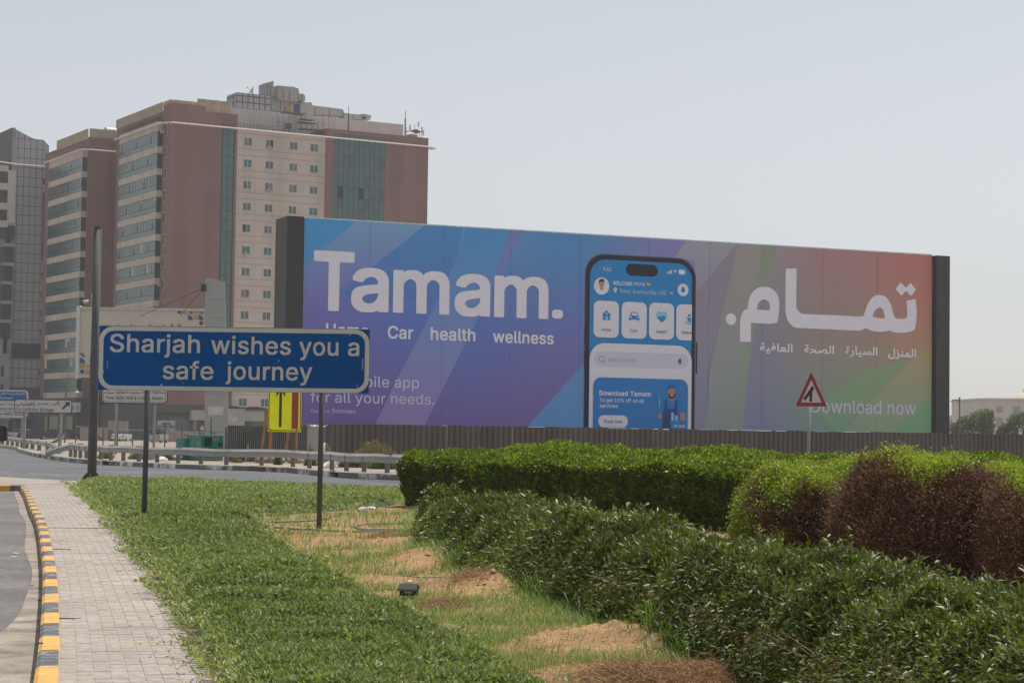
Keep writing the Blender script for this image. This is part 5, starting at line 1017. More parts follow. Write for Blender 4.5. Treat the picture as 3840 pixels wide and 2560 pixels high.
ductbox('duct', 'long low grey duct with rounded shoulder running towards the right of the roof', [(1125, 430), (1127, 383), (1168, 385), (1172, 396), (1225, 402), (1285, 410), (1292, 424), (1292, 436), (1240, 430)], PY + 2.5, PY + 5)
t = ductbox('duct', 'low curved duct with open flared mouth at the right end of the roof', [(1292, 446), (1292, 424), (1340, 430), (1365, 427), (1393, 434), (1388, 450), (1350, 447)], PY + 2, PY + 4)
b = MB(); b.box(3.1, 3.75, -.08, -0.051, .3, .62); obj('duct_mouth', b, M_open, t)
# scaffolding
sx0, sx1 = X(1038, 480, 1.0), X(1252, 500, 1.0)
sc = roof_thing('scaffolding', 'steel scaffolding with plank decks standing at the roof edge under the ducts', 'scaffolding', sx0, 1.0, z_w)
b = MB(); W_ = sx1 - sx0; pr_ = random.Random(4)
for i in range(11):
    x = W_ * i / 10; h = (2.9, 3.1, 2.5, 3.3, 3.9, 4.0, 2.6, 2.0, 3.2, 3.4, 2.3)[i]
    for y in (0, 1.5): b.tube([(x, y, 0), (x, y, h - y * .3)], .035, 4)
for z, a, c in ((.55, 0, 1), (1.15, 0.0, 1), (1.75, 0.0, .8), (2.3, .05, .8), (2.9, .2, .6), (3.4, .3, .55)):
    for y in (0, 1.5): b.tube([(W_ * a, y, z), (W_ * c, y, z - .1)], .03, 4)
for i in range(8): x = W_ * (.1 + i * .09); b.tube([(x, 0, pr_.uniform(0, .8)), (x + .9, 0, pr_.uniform(1.3, 2.2))], .03, 4)
obj('scaffold_tube', b, M_scaf, sc)
zdk = Z(1090, 420, 1.0) - z_w
for z, a, c in ((zdk - .12, .12, .50), (zdk - .9, .42, .66), (zdk - 1.4, .4, .7), (.9, .42, .78)):
    b = MB(); b.box(W_ * a, W_ * c, 0.1, 1.5, z, z + .12); obj('plank_deck', b, mat('plank', (0.22, 0.15, 0.11), 0.9), sc)
st = roof_thing('timber_stack', 'stack of orange timber boards on the top scaffold deck', 'timber', X(1070, 400, 1.0), 1.1, z_w + zdk + .01); b = MB()
for k in range(7): b.box(0.02 * (k % 3), 1.0 - .03 * (k % 2), 0, .8, k * .13 + .005, k * .13 + .118)
obj('board_stack', b, mat('orange_ply', (0.42, 0.23, 0.11), 0.85, 0.2, 2), st)
st = roof_thing('formwork_panel', 'dark blue formwork panel standing on the top scaffold deck', 'panel', X(1106, 400, 1.0), 1.1, z_w + zdk + .01); b = MB(); b.box(0, .85, 0, .3, 0, 1.3); obj('panel', b, mat('navy_panel', (0.05, 0.06, 0.11), 0.7), st)
b = MB(); b.box(.25, .29, -.05, 0, 0, 1.3); b.box(0.02, .83, -.05, 0, .6, .65); obj('panel_rib', b, M_scaf, st)
# antennas
for px, py0, py1, lab in ((1306, 493, 398, 'thin lightning mast on the roof parapet right of the scaffolding'), (1519, 511, 415, 'tallest thin mast near the right corner of the near tower roof')):
    x, z0 = fl(tw, px, py0, .8); z1 = Z(px, py1, .8); a = roof_thing('mast', lab, 'mast', x, .8, z_r); b = MB(); b.tube([(0, 0, 0), (0, 0, (z1 - z_r) * .7)], .12, 5); obj('pole', b, M_scaf, a); b = MB(); b.tube([(0, 0, (z1 - z_r) * .7), (0, 0, z1 - z_r)], .05, 4); obj('rod', b, M_scaf, a)
ant = roof_thing('antenna_cluster', 'cluster of phone antennas and a small canopy at the far right roof corner', 'antenna', X(1524, 500, 1.5), 1.5, z_r); ant.scale = (.37, .8, .42)
b = MB()
for i, (x, h) in enumerate(((0, 2.2), (1.6, 4.4), (2.6, 2.6), (5.6, 6.0), (7.2, 4.2), (7.8, 3.2))): b.tube([(x, (i % 2) * 1.5, 0), (x, (i % 2) * 1.5, h)], .08, 5)
obj('frame', b, M_scaf, ant); b = MB(); b.prism([(2.0, 2.9), (4.8, 3.6), (7.2, 2.7), (7.2, 2.5), (4.8, 3.3), (2.0, 2.7)], 0, 2.4); obj('canopy', b, mat('tan_canopy', (0.3, 0.22, 0.15), .9), ant)
for x, h in ((1.6, 3.0), (5.6, 4.4), (7.3, 2.6), (8.0, 1.4)):
    b = MB(); b.box(x - .2, x + .2, -.25, .1, h, h + 1.9); obj('antenna_panel', b, M_white, ant)
b = MB(); b.box(2.2, 5.8, .4, 2.0, 0, 1.6); obj('equipment_box', b, M_duct, ant)

# ---- second, farther tower of the same kind
Pd = at(330, 700, 313.0)
t2 = thing('apartment_tower', 'farther pink brown tower with glass ribbons, between the panelled office and the near tower', 'building', (Pd.x, Pd.y, 0), TA, 'banded apartment towers')
X2 = lambda px, py, y=0.0: fl(t2, px, py, y)[0]
Z2 = lambda px, py, y=0.0: fl(t2, px, py, y)[1]
yb2 = 0.0 + 0.6; ye2 = fs(t2, 183, 700, -0.8)[0]; zt2 = fs(t2, 324, 585, -0.8)[1]; p2 = 3.2
p2 = (zt2 - fs(t2, 320, 1490, -0.8)[1]) / 12
g2 = fs(t2, 324, 585, -.8)[1] - fs(t2, 324, 636, -.8)[1]
ztop2 = Z2(345, 515); zpod2 = Z2(345, 1500) + .3
b = MB(); b.box(0, 22, 0, ye2 + 5, zpod2, ztop2); obj('wall', b, M_brown, t2)
b = MB(); corrugated(b, (-.1, ye2 - 1.5), (-.1, 0.3), ztop2 - .3, ztop2 + 1.35, 0.9); corrugated(b, (0.1, 0.1), (18, 0.1), ztop2 + .02, ztop2 + 1.4, 1.4); obj('roof_screen', b, M_corr, t2)
ribbons(t2, -0.8, yb2, ye2, zt2, 12, p2, g2, 0.8, 13, 2)
zz = Z2(330, 562, -.5); b = MB(); b.tube([(-1.4, ye2 + 1, zz), (-1.4, 0, zz), (0, -1, zz), (22, -1, zz)], .12, 6); obj('cladding_rail', b, M_pipe, t2)
b = MB(); b.box(-1.2, 22, -.2, ye2 + 5, 0, zpod2 - .02); obj('podium', b, M_podium, t2)
xx = X2(350, 900); b = MB(); b.box(xx, xx + 1.1, -.05, .02, 10, Z2(352, 858)); w_ = obj('tall_window', b, M_open, t2); b = MB(); b.box(xx + 1.12, xx + 1.35, -.12, -.01, 10, Z2(352, 858)); obj('window_jamb', b, M_frame, t2)
b = MB(); b.prism(disc(0, 0, 1.0, .8, 12), 0, 5, 'x'); cy1 = roof = thing('water_cylinder', 'silver cylindrical tank lying on the roof of the farther pink tower', 'tank', tuple(MW[t2.name] @ Vector((X2(395, 480, 3), 3, ztop2 + 1.5))), TA); o_ = obj('tank_body', b, mat('bright_metal', (.6, .55, .48), .4), cy1)
b = MB(); b.box(.5, .9, -.8, .8, -1.5, -.5); b.box(4, 4.4, -.8, .8, -1.5, -.5); obj('tank_cradle', b, M_scaf, cy1)
# lit pharmacy style shop at the foot and its sign
shy = -1.45
def sh(px, py): return fs(t2, px, py, shy)
b = MB(); a, z1 = sh(300, 1543); c, z0 = sh(163, 1563); z0, z1 = 4.2, 5.7; b.box(shy - .1, shy + .1, min(a, c), max(a, c), z0, z1); sg = obj('shop_sign', b, mat('shop_sign_white', (.42, .46, .5), .6), t2)
M_sr = mat('sign_red', (.4, .05, .05), .6); M_sb = mat('sign_blue', (.06, .15, .38), .6)
rr = random.Random(9)
for k in range(9):
    y_ = min(a, c) + (abs(a - c)) * (k + .25) / 9.2; b = MB(); b.prism([(y_, z0 + .35), (y_ + 1.1, z0 + .3 + rr.random() * .2), (y_ + 1.0, z0 + 1.1), (y_ + .5, z0 + .8), (y_ + .2, z1 - .35)], shy - .13, shy - .11, 'x'); obj('sign_stroke', b, (M_sr, M_sb, M_sb, M_sr)[k % 4], sg)
for k, (u, v, m) in enumerate(((168, 178, 'a'), (186, 218, 'b'), (252, 272, 'c'))):
    a = sh(u, 1600)[0]; c = sh(v, 1600)[0]; b = MB(); b.box(shy - .06, shy + .06, min(a, c), max(a, c), 0.2, 3.6); f = obj('shop_front', b, mat('shop_green', [(.22, .28, .14), (.18, .3, .16), (.16, .26, .2)][k], .6), t2)
    for j in range(2): b = MB(); y_ = min(a, c) + abs(a - c) * (.15 + .45 * j); b.box(shy - .09, shy - .061, y_, y_ + abs(a - c) * .2, .3, 2.0 + .5 * j); obj('poster', b, mat('poster_orange', (.45, .2, .06), .7), f)

# ---- glass and panel office tower at the far left
Po = at(50, 900, 335.0)
of = thing('office_tower', 'grey panelled office tower with a pointed roofline at the left edge', 'building', (Po.x, Po.y, 0), TA)
XO = lambda px, py, y=0.0: fl(of, px, py, y)[0]
ZO = lambda px, py, y=0.0: fl(of, px, py, y)[1]
M_pan = mat('aluminium_panel', (0.37, 0.37, 0.39), 0.55, 0.06, 0.2, streak=0.08, metal=0.1); M_gap = mat('panel_gap', (0.085, 0.085, 0.09), 0.8); M_navy = mat('navy_glass', (0.018, 0.022, 0.045), 0.25, .1, .3)
xo1 = XO(176, 900); prof = [(x, ZO(px, py)) for px, py in ((47, 478), (127, 521), (165, 525), (166, 540), (176, 545)) for x in (XO(px, py),)]
b = MB(); b.prism([(prof[0][0], 0)] + [p for p in prof] + [(xo1, prof[-1][1]), (xo1, 0)], 0.12, 24); obj('wall', b, M_gap, of)
def topz(x):
    for (a, za), (c, zc_) in zip(prof, prof[1:]):
        if a <= x <= c: return za + (zc_ - za) * (x - a) / max(1e-6, c - a)
    return prof[-1][1]
nc = 6; w_ = (xo1 - prof[0][0]) / nc; ph = 1.62; n_ = 0; me = MB().box(.05, w_ - .05, 0, .1, .05, ph - .05).mesh('facade_panel', M_pan)
for c in range(nc):
    z = 8.4; x = prof[0][0] + c * w_; tp = min(topz(x + .1), topz(x + w_ - .1))
    while z + ph < tp: link('facade_panel', me, of, (x, 0.0, z)); z += ph
    b = MB(); b.prism([(x + .05, z + .03), (x + w_ - .05, z + .03), (x + w_ - .05, topz(x + w_ - .1) - .03), (x + .05, topz(x + .1) - .03)], 0, .1); obj('facade_panel', b, M_pan, of)
# windows at the right edge
for (y0, y1) in ((672, 693), (722, 975), (1023, 1046), (1093, 1116), (1165, 1187), (1235, 1258), (1387, 1408), (1446, 1468)):
    b = MB(); a = XO(163 - (y0 - 672) * .022, y0); b.box(a, a + 1.05 if False else min(xo1 - .02, a + .8), -.05, 0, ZO(165, y1), ZO(165, y0)); obj('window', b, M_navy, of)
b = MB(); b.box(XO(42, 1310), xo1, -.12, -.02, ZO(90, 1343), ZO(90, 1287)); obj('dark_glass_band', b, M_navy, of)
b = MB(); zr = ZO(90, 1290); 
# left flank: side wall with stacked dark window bays
b = MB(); b.prism([(0, 0), (0, ZO(47, 478)), (14, ZO(10, 545, 0) + 1), (14, 0)], -.4, -.1, 'x'); obj('side_wall', b, M_pan, of)
for k, (y0, y1) in enumerate(((846, 896), (925, 983), (997, 1053), (1067, 1125), (1140, 1196), (1211, 1268))):
    za, zb_ = ZO(35, y1, -1.2), ZO(35, y0, -1.2); b = MB(); xa, xb_ = XO(24 - k * 1.2, 950, -1.2), XO(52 - k * 1.4, 950, -1.2)
    b.box(xa, xb_, -1.2, -.2, za, zb_); bay = obj('window_bay', b, M_navy, of)
    b = MB(); b.box(xa - .3, xb_ + .2, -1.4, -.15, zb_ + .02, zb_ + .9 * 3 / 5); obj('bay_cornice', b, M_pan, bay)
    b = MB(); b.box(xa - 3.2, xa - .02, -.6, 3.0, za, zb_); obj('side_glass', b, M_glass3, bay)
for k, (y0, y1) in enumerate(((648, 688), (716, 762), (785, 828))):
    za, zb_ = ZO(15, y1, -1.0), ZO(15, y0, -1.0); xa, xb_ = XO(-15, 700, -1.0), XO(29, 700, -1.0)
    b = MB(); b.box(xa, xb_, -.6, 2, za, zb_); bay = obj('window_bay', b, M_gdark, of); b = MB(); b.box(xa - .2, xb_, -1.6, -.61, za - 1.1, za - .02); obj('balcony', b, M_white, bay)
    b = MB()
    for q in range(4): x = xa + (xb_ - xa) * q / 4; b.tube([(x, -.7, za), (x + 1.2, -.7, zb_)], .06, 4); b.tube([(x + 1.2, -.7, za), (x, -.7, zb_)], .06, 4)
    obj('lattice', b, M_scaf, bay)
b = MB(); x = XO(29, 700, -.7); b.box(x, x + 1.3, -.9, -.1, ZO(30, 845), ZO(30, 640)); b.box(XO(-20, 640, -.7), x, -.9, -.1, ZO(10, 645), ZO(10, 622)); obj('pale_frame', b, M_white, of)
b = MB(); b.box(XO(-40, 870), XO(22, 870), -.1, 10, 0, ZO(10, 620)); obj('left_wing', b, M_pan, of)
b = MB(); zz = ZO(60, 616, -.9); b.tube([(-8, -.9, zz + .5), (0, -.9, zz), (xo1, -.9, zz)], .13, 6)
for i in range(7): b.tube([(xo1 * i / 6, -.9, zz), (xo1 * i / 6, .05, zz - .1)], .05, 4)
obj('cladding_rail', b, M_pipe, of)
b = MB(); 
for x, h in ((-1.7, 5.5), (-1.2, 4.2)): b.tube([(x, .5, ZO(10, 620)), (x, .5, ZO(10, 620) + h)], .07, 5)
obj('roof_mast', b, M_scaf, of)
b = MB(); b.box(xo1 + .0, xo1 + .9, -.8, 0.1, ZO(165, 1455), ZO(165, 1290)); o = obj('vertical_banner', b, M_white, of)
b = MB()
for k in range(22): z = ZO(165, 1450) + (ZO(165, 1295) - ZO(165, 1450)) * k / 22; b.box(xo1 + .22 + .1 * (k % 2), xo1 + .62, -.83, -.805, z, z + .18)
obj('banner_marks', b, M_gap, o)
b = MB(); b.prism([(XO(-20, 1330, -1.5), 0), (XO(-20, 1330, -1.5), ZO(0, 1340, -1.5)), (XO(20, 1330, -1.5), ZO(20, 1326, -1.5)), (XO(38, 1330, -1.5), ZO(38, 1328, -1.5)), (XO(38, 1330, -1.5), 0)], -1.5, -.2); o = obj('curved_annexe', b, M_duct, of)
for y0, y1 in ((1370, 1410), (1440, 1465)):
    b = MB(); b.box(XO(3, 1400, -1.5), XO(13, 1400, -1.5), -1.56, -1.51, ZO(8, y1, -1.5), ZO(8, y0, -1.5)); obj('window', b, M_navy, o)
# little shops at its foot
b = MB(); b.box(XO(60, 1600, -4), XO(150, 1600, -4), -4, -.3, 0.0, 3.6); sp = obj('shop_row', b, M_podium, of)
b = MB(); b.box(XO(95, 1600, -4.2), XO(148, 1600, -4.2), -4.4, -4.02, 3.3, 3.9); obj('red_awning', b, M_sr, sp)
for u, v in ((92, 112), (118, 138)): b = MB(); b.box(XO(u, 1600, -4), XO(v, 1600, -4), -4.06, -4.01, .2, 2.9); obj('shop_window', b, M_glass3, sp)
b = MB(); b.box(XO(0, 1600, -4), XO(35, 1600, -4), -4.1, -.5, 2.9, 4.6); obj('grey_fascia', b, M_duct, sp)
# ------------------------------------------------------------------ signs
M_sblue = mat('sign_blue_sheet', (0.0, 0.083, 0.29), 0.6, 0.05, 1.5, fine=0.04, streak=0.1, spec=0.15)
M_swhite = mat('sign_white_sheet', (0.56, 0.545, 0.52), 0.55, 0.06, 1.2, fine=0.05, streak=0.1)
M_sback = mat('sign_back', (0.16, 0.16, 0.16), 0.6)
M_pblack = mat('sign_black', (0.02, 0.02, 0.022), 0.6)
M_pred = mat('sign_red_sheet', (0.30, 0.022, 0.03), 0.55, 0.1, 2)
M_scr = mat('scratch', (0.62, 0.62, 0.6), 0.8)

g1 = gnd(1192, 1985); YS = g1.y
sg = thing('road_sign', 'wide blue sign reading Sharjah wishes you a safe journey on two grey posts', 'road sign', (0, YS, 0), 0)
SG = lambda px, py: fl(sg, px, py)
bl, br, tl_, tr_ = SG(368, 1462), SG(1383, 1474), SG(372, 1219), SG(1387, 1238)
xa, xb_, zb_, zt_ = (bl[0] + tl_[0]) / 2, (br[0] + tr_[0]) / 2, (bl[1] + br[1]) / 2, (tl_[1] + tr_[1]) / 2
b = MB(); b.box(xa, xb_, 0.0, 0.028, zb_, zt_); pan = obj('panel', b, M_sblue, sg, bevel=0.003)
wd = 0.075; o_ = rrect(xa + .004, xb_ - .004, zb_ + .004, zt_ - .004, .23, 10); i_ = rrect(xa + wd, xb_ - wd, zb_ + wd, zt_ - wd, .17, 10)
filled([o_, i_], M_swhite, sg, 'border', -0.003)
b = MB(); b.box(xa - .004, xb_ + .004, -.004, .034, zt_ + .0005, zt_ + .008); obj('top_edge', b, M_galv, sg)
def stx(s, x0, x1, y0, y1, cap):        # rows in the 340,1180 reading, scale 2.138
    c = lambda x, y: SG(340 + x / 2.138, 1180 + y / 2.138)
    a, d = c(x0, y0), c(x1, y1); cz = c(x0, y0 - cap)[1] - a[1]
    text(s, a[0], d[0], (a[1] + d[1]) / 2, cz, M_swhite, sg, y=-0.006, bold=0.011)
stx('Sharjah', 153, 876, 298, 302, 140); stx('wishes', 965, 1605, 312, 316, 138); stx('you', 1672, 1986, 322, 326, 138); stx('a', 2062, 2153, 328, 328, 138)
stx('safe', 577, 984, 514, 517, 138); stx('journey', 1083, 1776, 518, 524, 138)
b = MB()
for x, y0, y1, w_ in ((132, 370, 440, 4), (101, 440, 475, 4), (2178, 350, 440, 5), (2076, 155, 172, 5), (740, 540, 556, 3), (906, 520, 545, 2), (1505, 362, 380, 6), (1382, 470, 500, 3), (310, 250, 272, 4), (562, 552, 572, 9), (2133, 550, 585, 3)):
    c = lambda u, v: SG(340 + u / 2.138, 1180 + v / 2.138); p, q = c(x, y1), c(x + w_, y0); b.poly([(p[0], -.0085, p[1]), (q[0], -.0085, p[1] + .01), (q[0] + .004, -.0085, q[1]), (p[0] + .002, -.0085, q[1] - .01)])
obj('scratch', b, M_scr, sg)
b = MB()
for x0_, x1_, z_ in ((0.45, .95, .3), (.2, .6, .33), (.7, 1.0, .25)): 
    b.box(xa + (xb_ - xa) * x0_, xa + (xb_ - xa) * x1_, -.0045, -.0035, zb_ + 1.1 * z_, zb_ + 1.1 * z_ + .003)
obj('sheet_joint', b, mat('joint_blue', (.004, .04, .17), .5), sg)
b = MB()
for z_ in (.25, .8): b.box(xa + .1, xb_ - .1, .03, .065, zb_ + (zt_ - zb_) * z_ - .02, zb_ + (zt_ - zb_) * z_ + .02)
obj('back_rail', b, M_galv, sg)
for px, pt in ((543, 0), (1201, 0)):
    x, _ = SG(px, 1700); b = MB(); b.tube([(x - .01, .115, -.1), (x, .115, zt_ - .04)], .044, 14); p = obj('post', b, M_polegrey, sg, smooth=True)
    b = MB()
    for z_ in (.25, .8): b.tube([(x, .115, zb_ + (zt_ - zb_) * z_ - .02), (x, .115, zb_ + (zt_ - zb_) * z_ + .02)], .05, 12)
    obj('clamp', b, M_galv, p)

# tall grey pole in front of the towers
gp = at(344, 1800, 58.5)
tp = thing('tall_pole', 'tall tapering dark grey pole rising left of the blue sign, with a little white camera', 'pole', (gp.x, 58.5, 0))
x0, z1 = fl(tp, 365, 856); b = MB(); b.tube([(0, 0, 0), (0, 0, 3.6), (x0 * .6, 0, z1 * .6), (x0, 0, z1)], [.135, .13, .11, .085], 16); obj('pole', b, M_polegrey, tp, smooth=True)
b = MB(); b.tube([(x0, 0, z1), (x0, 0, z1 + .06)], .095, 12); b.tube([(.0, 0, 3.55), (.0, 0, 3.68)], .14, 12); obj('collar', b, M_polegrey, tp)
b = MB(); b.box(-.3, .3, -.3, .3, 0, .04); 
for s in (-1, 1): b.prism([(s * .12, .04), (s * .34, .04), (s * .3, .16), (s * .12, .34)], -.02, .02)
for s in (-1, 1): b.prism([(s * .12, .04), (s * .34, .04), (s * .3, .16), (s * .12, .34)], -.02, .02, 'x')
obj('base_plate', b, M_pblack, tp)
zc_ = fl(tp, 320, 1133)[1]; xc = fl(tp, 322, 1133)[0]; b = MB(); b.tube([(xc - .08, -.05, zc_), (xc + .1, .02, zc_ + .02)], .055, 10); cm = obj('camera', b, M_swhite, tp, smooth=True); b = MB(); b.tube([(xc - .12, -.066, zc_ - .004), (xc - .082, -.051, zc_ - .001)], .05, 10); obj('lens', b, M_pblack, cm)
b = MB(); b.tube([(xc + .09, .02, zc_ + .02), (-.07, .05, zc_ - .02)], .018, 6); b.tube([(xc + .17, .05, zc_ - .1), (xc + .17, .05, zc_ + .25)], .03, 6); obj('bracket', b, M_swhite, tp)

# warning triangle
gw = at(3035, 1690, 56.0)
wt = thing('warning_sign', 'red and white triangular merging traffic sign on a thin grey post', 'road sign', (gw.x, 56.0, 0))
W3 = lambda x, y: fl(wt, *z3(x, y))
tri = [W3(727, 1219), W3(951, 1221), W3(838, 975)]
def roundtri(P, r):
    out = []
    for i in range(3):
        a, b_, c = Vector(P[i - 1]), Vector(P[i]), Vector(P[(i + 1) % 3]); u, v = (a - b_).normalized(), (c - b_).normalized()
        for t in np.linspace(0, 1, 5): out.append(tuple(b_ + u * r * (1 - t) ** 2 + v * r * t ** 2))
    return out
b = MB(); b.prism(roundtri(tri, .07), 0, .02); obj('plate', b, M_pred, wt)
cc = Vector((sum(p[0] for p in tri) / 3, sum(p[1] for p in tri) / 3)); it = [tuple(cc + (Vector(p) - cc) * .66) for p in tri]
b = MB(); b.prism(it, -.003, -.001); obj('white_field', b, M_swhite, wt)
b = MB(); b.prism([W3(826, 1186), W3(845, 1186), W3(845, 1120), W3(861, 1088), W3(845, 1074), W3(782, 1165), W3(794, 1179), W3(826, 1140)], -.006, -.0035); obj('merge_symbol', b, M_pblack, wt)
x = W3(822, 1300)[0]; b = MB(); b.tube([(x, .055, -.1), (x + .01, .055, tri[2][1] - .15)], .05, 12); obj('post', b, M_galv, wt, smooth=True)

# ------------------------------------------------------------------ signs on the far side
def sideSign(label, px0, px1, py0, py1, Y, posts, border=True, name='road_sign', mm=M_swhite, pw=.07):
    p = at((px0 + px1) / 2, 1650, Y); t = thing(name, label, 'road sign', (p.x, Y, 0)); a = fl(t, px0, (py0 + py1) / 2); c = fl(t, px1, (py0 + py1) / 2)
    zb_ = fl(t, (px0 + px1) / 2, py1)[1]; zt_ = fl(t, (px0 + px1) / 2, py0)[1]; r = (zt_ - zb_) * .16
    b = MB(); b.prism(rrect(a[0], c[0], zb_, zt_, r), 0, .05); obj('panel', b, M_pblack if border else mm, t)
    if border: k = .055; b = MB(); b.prism(rrect(a[0] + k, c[0] - k, zb_ + k, zt_ - k, r * .8), -.012, -.002); obj('face', b, mm, t)
    for px in posts:
        x = fl(t, px, 1600)[0]; b = MB(); b.tube([(x, .06 + pw, 0), (x, .06 + pw, zb_ + .4)], pw, 8); obj('post', b, M_galv, t)
    return t, a[0], c[0], zb_, zt_
def z5(x, y): return (x / 5.227, 1380 + y / 5.227)
t, *_ = sideSign('white direction sign reading To Infinity Bridge with a black diagonal arrow', 54, 270, 1497, 1548, 150, (89, 226), pw=.12)
c = lambda x, y: fl(t, *z5(x, y))
def st(t, s, zf, x0, x1, yb_, cap, m=M_pblack, bold=.008, ar=False, y=-.02):
    a, d = fl(t, *zf(x0, yb_)), fl(t, *zf(x1, yb_)); cz = fl(t, *zf(x0, yb_ - cap))[1] - a[1]
    text(s, a[0], d[0], (a[1] + d[1]) / 2, cz, m, t, y=y, bold=bold, ar=ar)
st(t, 'To Infinity Bridge', z5, 312, 1055, 840, 60, bold=.01)
w_ar = WORDS['c1'].split(' ')
for s, x0, x1, y in zip(w_ar, (320, 728, 1022), (690, 965, 1168), (722, 712, 706)): st(t, s, z5, x0, x1, y, 68, bold=.012, ar=True)
b = MB(); b.prism([c(*p) for p in ((1212, 792), (1232, 812), (1335, 725), (1368, 772), (1370, 662), (1256, 662), (1300, 690))], -.03, -.014); obj('arrow', b, M_pblack, t)
t, xa2, xc2, zb2, zt2_ = sideSign('blue and white toll system notice half out of frame, behind the Infinity Bridge sign', -150, 105, 1461, 1565, 175, (83, -120), border=False, pw=.16)
b = MB(); b.prism(rrect(xa2 + .05, xc2 - .05, zb2 + .04, zt2_ - .04, .22), -.008, -.001); obj('rim', b, M_swhite, t)
sp = fl(t, 50, 1503)[1]; b = MB(); b.prism([(xa2 + .1, sp), (xc2 - .14, sp), (xc2 - .14, zt2_ - .3), (xc2 - .3, zt2_ - .13), (xa2 + .1, zt2_ - .13)], -.014, -.009); obj('blue_field', b, mat('toll_blue', (.01, .11, .33), .5), t)
b = MB(); z_ = fl(t, 50, 1543)[1]; b.box(xa2 + .1, xc2 - .1, -.014, -.009, z_, z_ + .04); obj('divider', b, M_sback, t)
wds = WORDS['b1'].split(' ')
for s, x0, x1 in zip(wds[::-1], (370, 130, -420), (530, 350, 105)): st(t, s, z5, x0, x1, 517, 50, M_swhite, .012, True, -.03)
st(t, 'System', z5, 5, 252, 605, 42, M_swhite, .012, y=-.03); st(t, 'Gates Ahead', z5, -75, 400, 815, 42, y=-.03); st(t, 'for 800-SALIK', z5, -45, 520, 918, 44, y=-.03)
for s, x0, x1 in zip(WORDS['b2'].split(' '), (-120, 110), (85, 300)): st(t, s, z5, x0, x1, 716, 40, M_pblack, .008, True, -.03)
def z6(x, y): return (300 + x / 3.92, 1400 + y / 3.92)
t, xa3, xc3, zb3, zt3 = sideSign('white notice reading Fine 1000 AED and 6 Black Points behind the blue sign', 381, 630, 1396, 1513, 122, (433, 577), pw=.085)
i_ = rrect(xa3 + .14, xc3 - .14, zb3 + .14, zt3 - .14, .12); o_ = rrect(xa3 + .115, xc3 - .115, zb3 + .115, zt3 - .115, .14); filled([o_, i_], M_pblack, t, 'inner_line', -.016)
st(t, 'Fine 1000 AED & 6 Black Points', z6, 387, 1222, 383, 46, bold=.01, y=-.022)
wd_ = WORDS['d1'].split(' ')
for s, x0, x1 in zip(wd_, (358, 537, 687, 733, 775, 925, 1063), (502, 665, 712, 752, 906, 1042, 1255)): st(t, s, z6, x0, x1, 292, 44 if s not in '61000' else 40, bold=.008, ar=True, y=-.022)

# cream sign board with tile patterned corners
YC = 168.0; pc = at(273, 1600, YC)
cb = thing('cream_billboard', 'plain cream lightbox board with blue and yellow tile patterned corners behind the pole', 'billboard', (pc.x, YC, 0), math.radians(2))
CB = lambda px, py: fl(cb, px, py)
cx0, cx1, cz0, cz1 = CB(297, 1300)[0], CB(781, 1300)[0], CB(400, 1414)[1], CB(500, 1153)[1]
M_cb = mat('cream_panel', (0.55, 0.50, 0.42), 0.7, .04, .5); b = MB(); b.box(cx0 - .0, cx1, .12, 1.4, cz0, cz1); obj('lightbox', b, M_cb, cb)
b = MB(); fr = .22
b.box(cx0, cx1, -.05, .119, cz1 - fr, cz1); b.box(cx0, cx1, -.05, .119, cz0, cz0 + fr); b.box(cx1 - fr, cx1, -.05, .119, cz0 + fr + .001, cz1 - fr - .001); b.box(cx0, cx0 + .04, -.05, .119, cz0 + fr + .001, cz1 - fr - .001); obj('rim', b, mat('cream_rim', (.5, .46, .40), .6), cb)
b = MB(); b.prism([(CB(273, 1300)[0], 1.3), (cx0 - .005, -.05), (cx0 - .005, 1.4), (CB(273, 1300)[0], 1.4)], cz0 - .1, cz1 + .1, 'z'); obj('side_cheek', b, mat('cheek_white', (.58, .58, .55), .6), cb)
b = MB(); 
xp = CB(352, 1500)[0]; b.box(xp - .2, xp + .2, .4, 1.0, 0, cz0); obj('column', b, M_cb, cb)
def tiles(tri_, name):
    (ax, az), (bx, bz), (dx, dz) = tri_; s = .46; R_ = random.Random(6); cols_ = {'b': mat('tile_blue', (.04, .075, .19), .6), 'y': mat('tile_yellow', (.46, .29, .12), .6), 'g': mat('tile_slate', (.11, .16, .22), .6)}
    out = {k: MB() for k in cols_}; x0, x1, z0, z1 = min(ax, bx, dx), max(ax, bx, dx), min(az, bz, dz), max(az, bz, dz)
    def inside(x, z):
        q = lambda p, r, t_: (r[0] - p[0]) * (t_[1] - p[1]) - (r[1] - p[1]) * (t_[0] - p[0]); a = q(tri_[0], tri_[1], (x, z)); b_ = q(tri_[1], tri_[2], (x, z)); c_ = q(tri_[2], tri_[0], (x, z)); return (a >= 0) == (b_ >= 0) == (c_ >= 0) if False else (a >= 0 and b_ >= 0 and c_ >= 0) or (a <= 0 and b_ <= 0 and c_ <= 0)
    x = x0
    while x < x1:
        z = z0
        while z < z1:
            if inside(x + s / 2, z + s / 2):
                k = R_.choice('bbyg'); m = R_.randrange(4); P = {0: [(0, 0), (s, 0), (s, s), (0, s)], 1: [(0, 0)] + [(s * math.cos(t_), s * math.sin(t_)) for t_ in np.linspace(0, PI / 2, 6)], 2: [(s * math.cos(t_) , s * math.sin(t_)) for t_ in np.linspace(0, PI / 2, 6)] + [(s - s * math.cos(t_), s - s * math.sin(t_)) for t_ in np.linspace(0, PI / 2, 6)], 3: disc(s / 2, s / 2, s * .42, n=10)}[m]
                if m == 2: P = P[:11]
                out[k].prism([(x + .04 + p[0] * .9, z + .04 + p[1] * .9) for p in P], .09, .115)
            z += s
        x += s
    for k in out:
        if out[k].v: obj(name, out[k], cols_[k], cb)
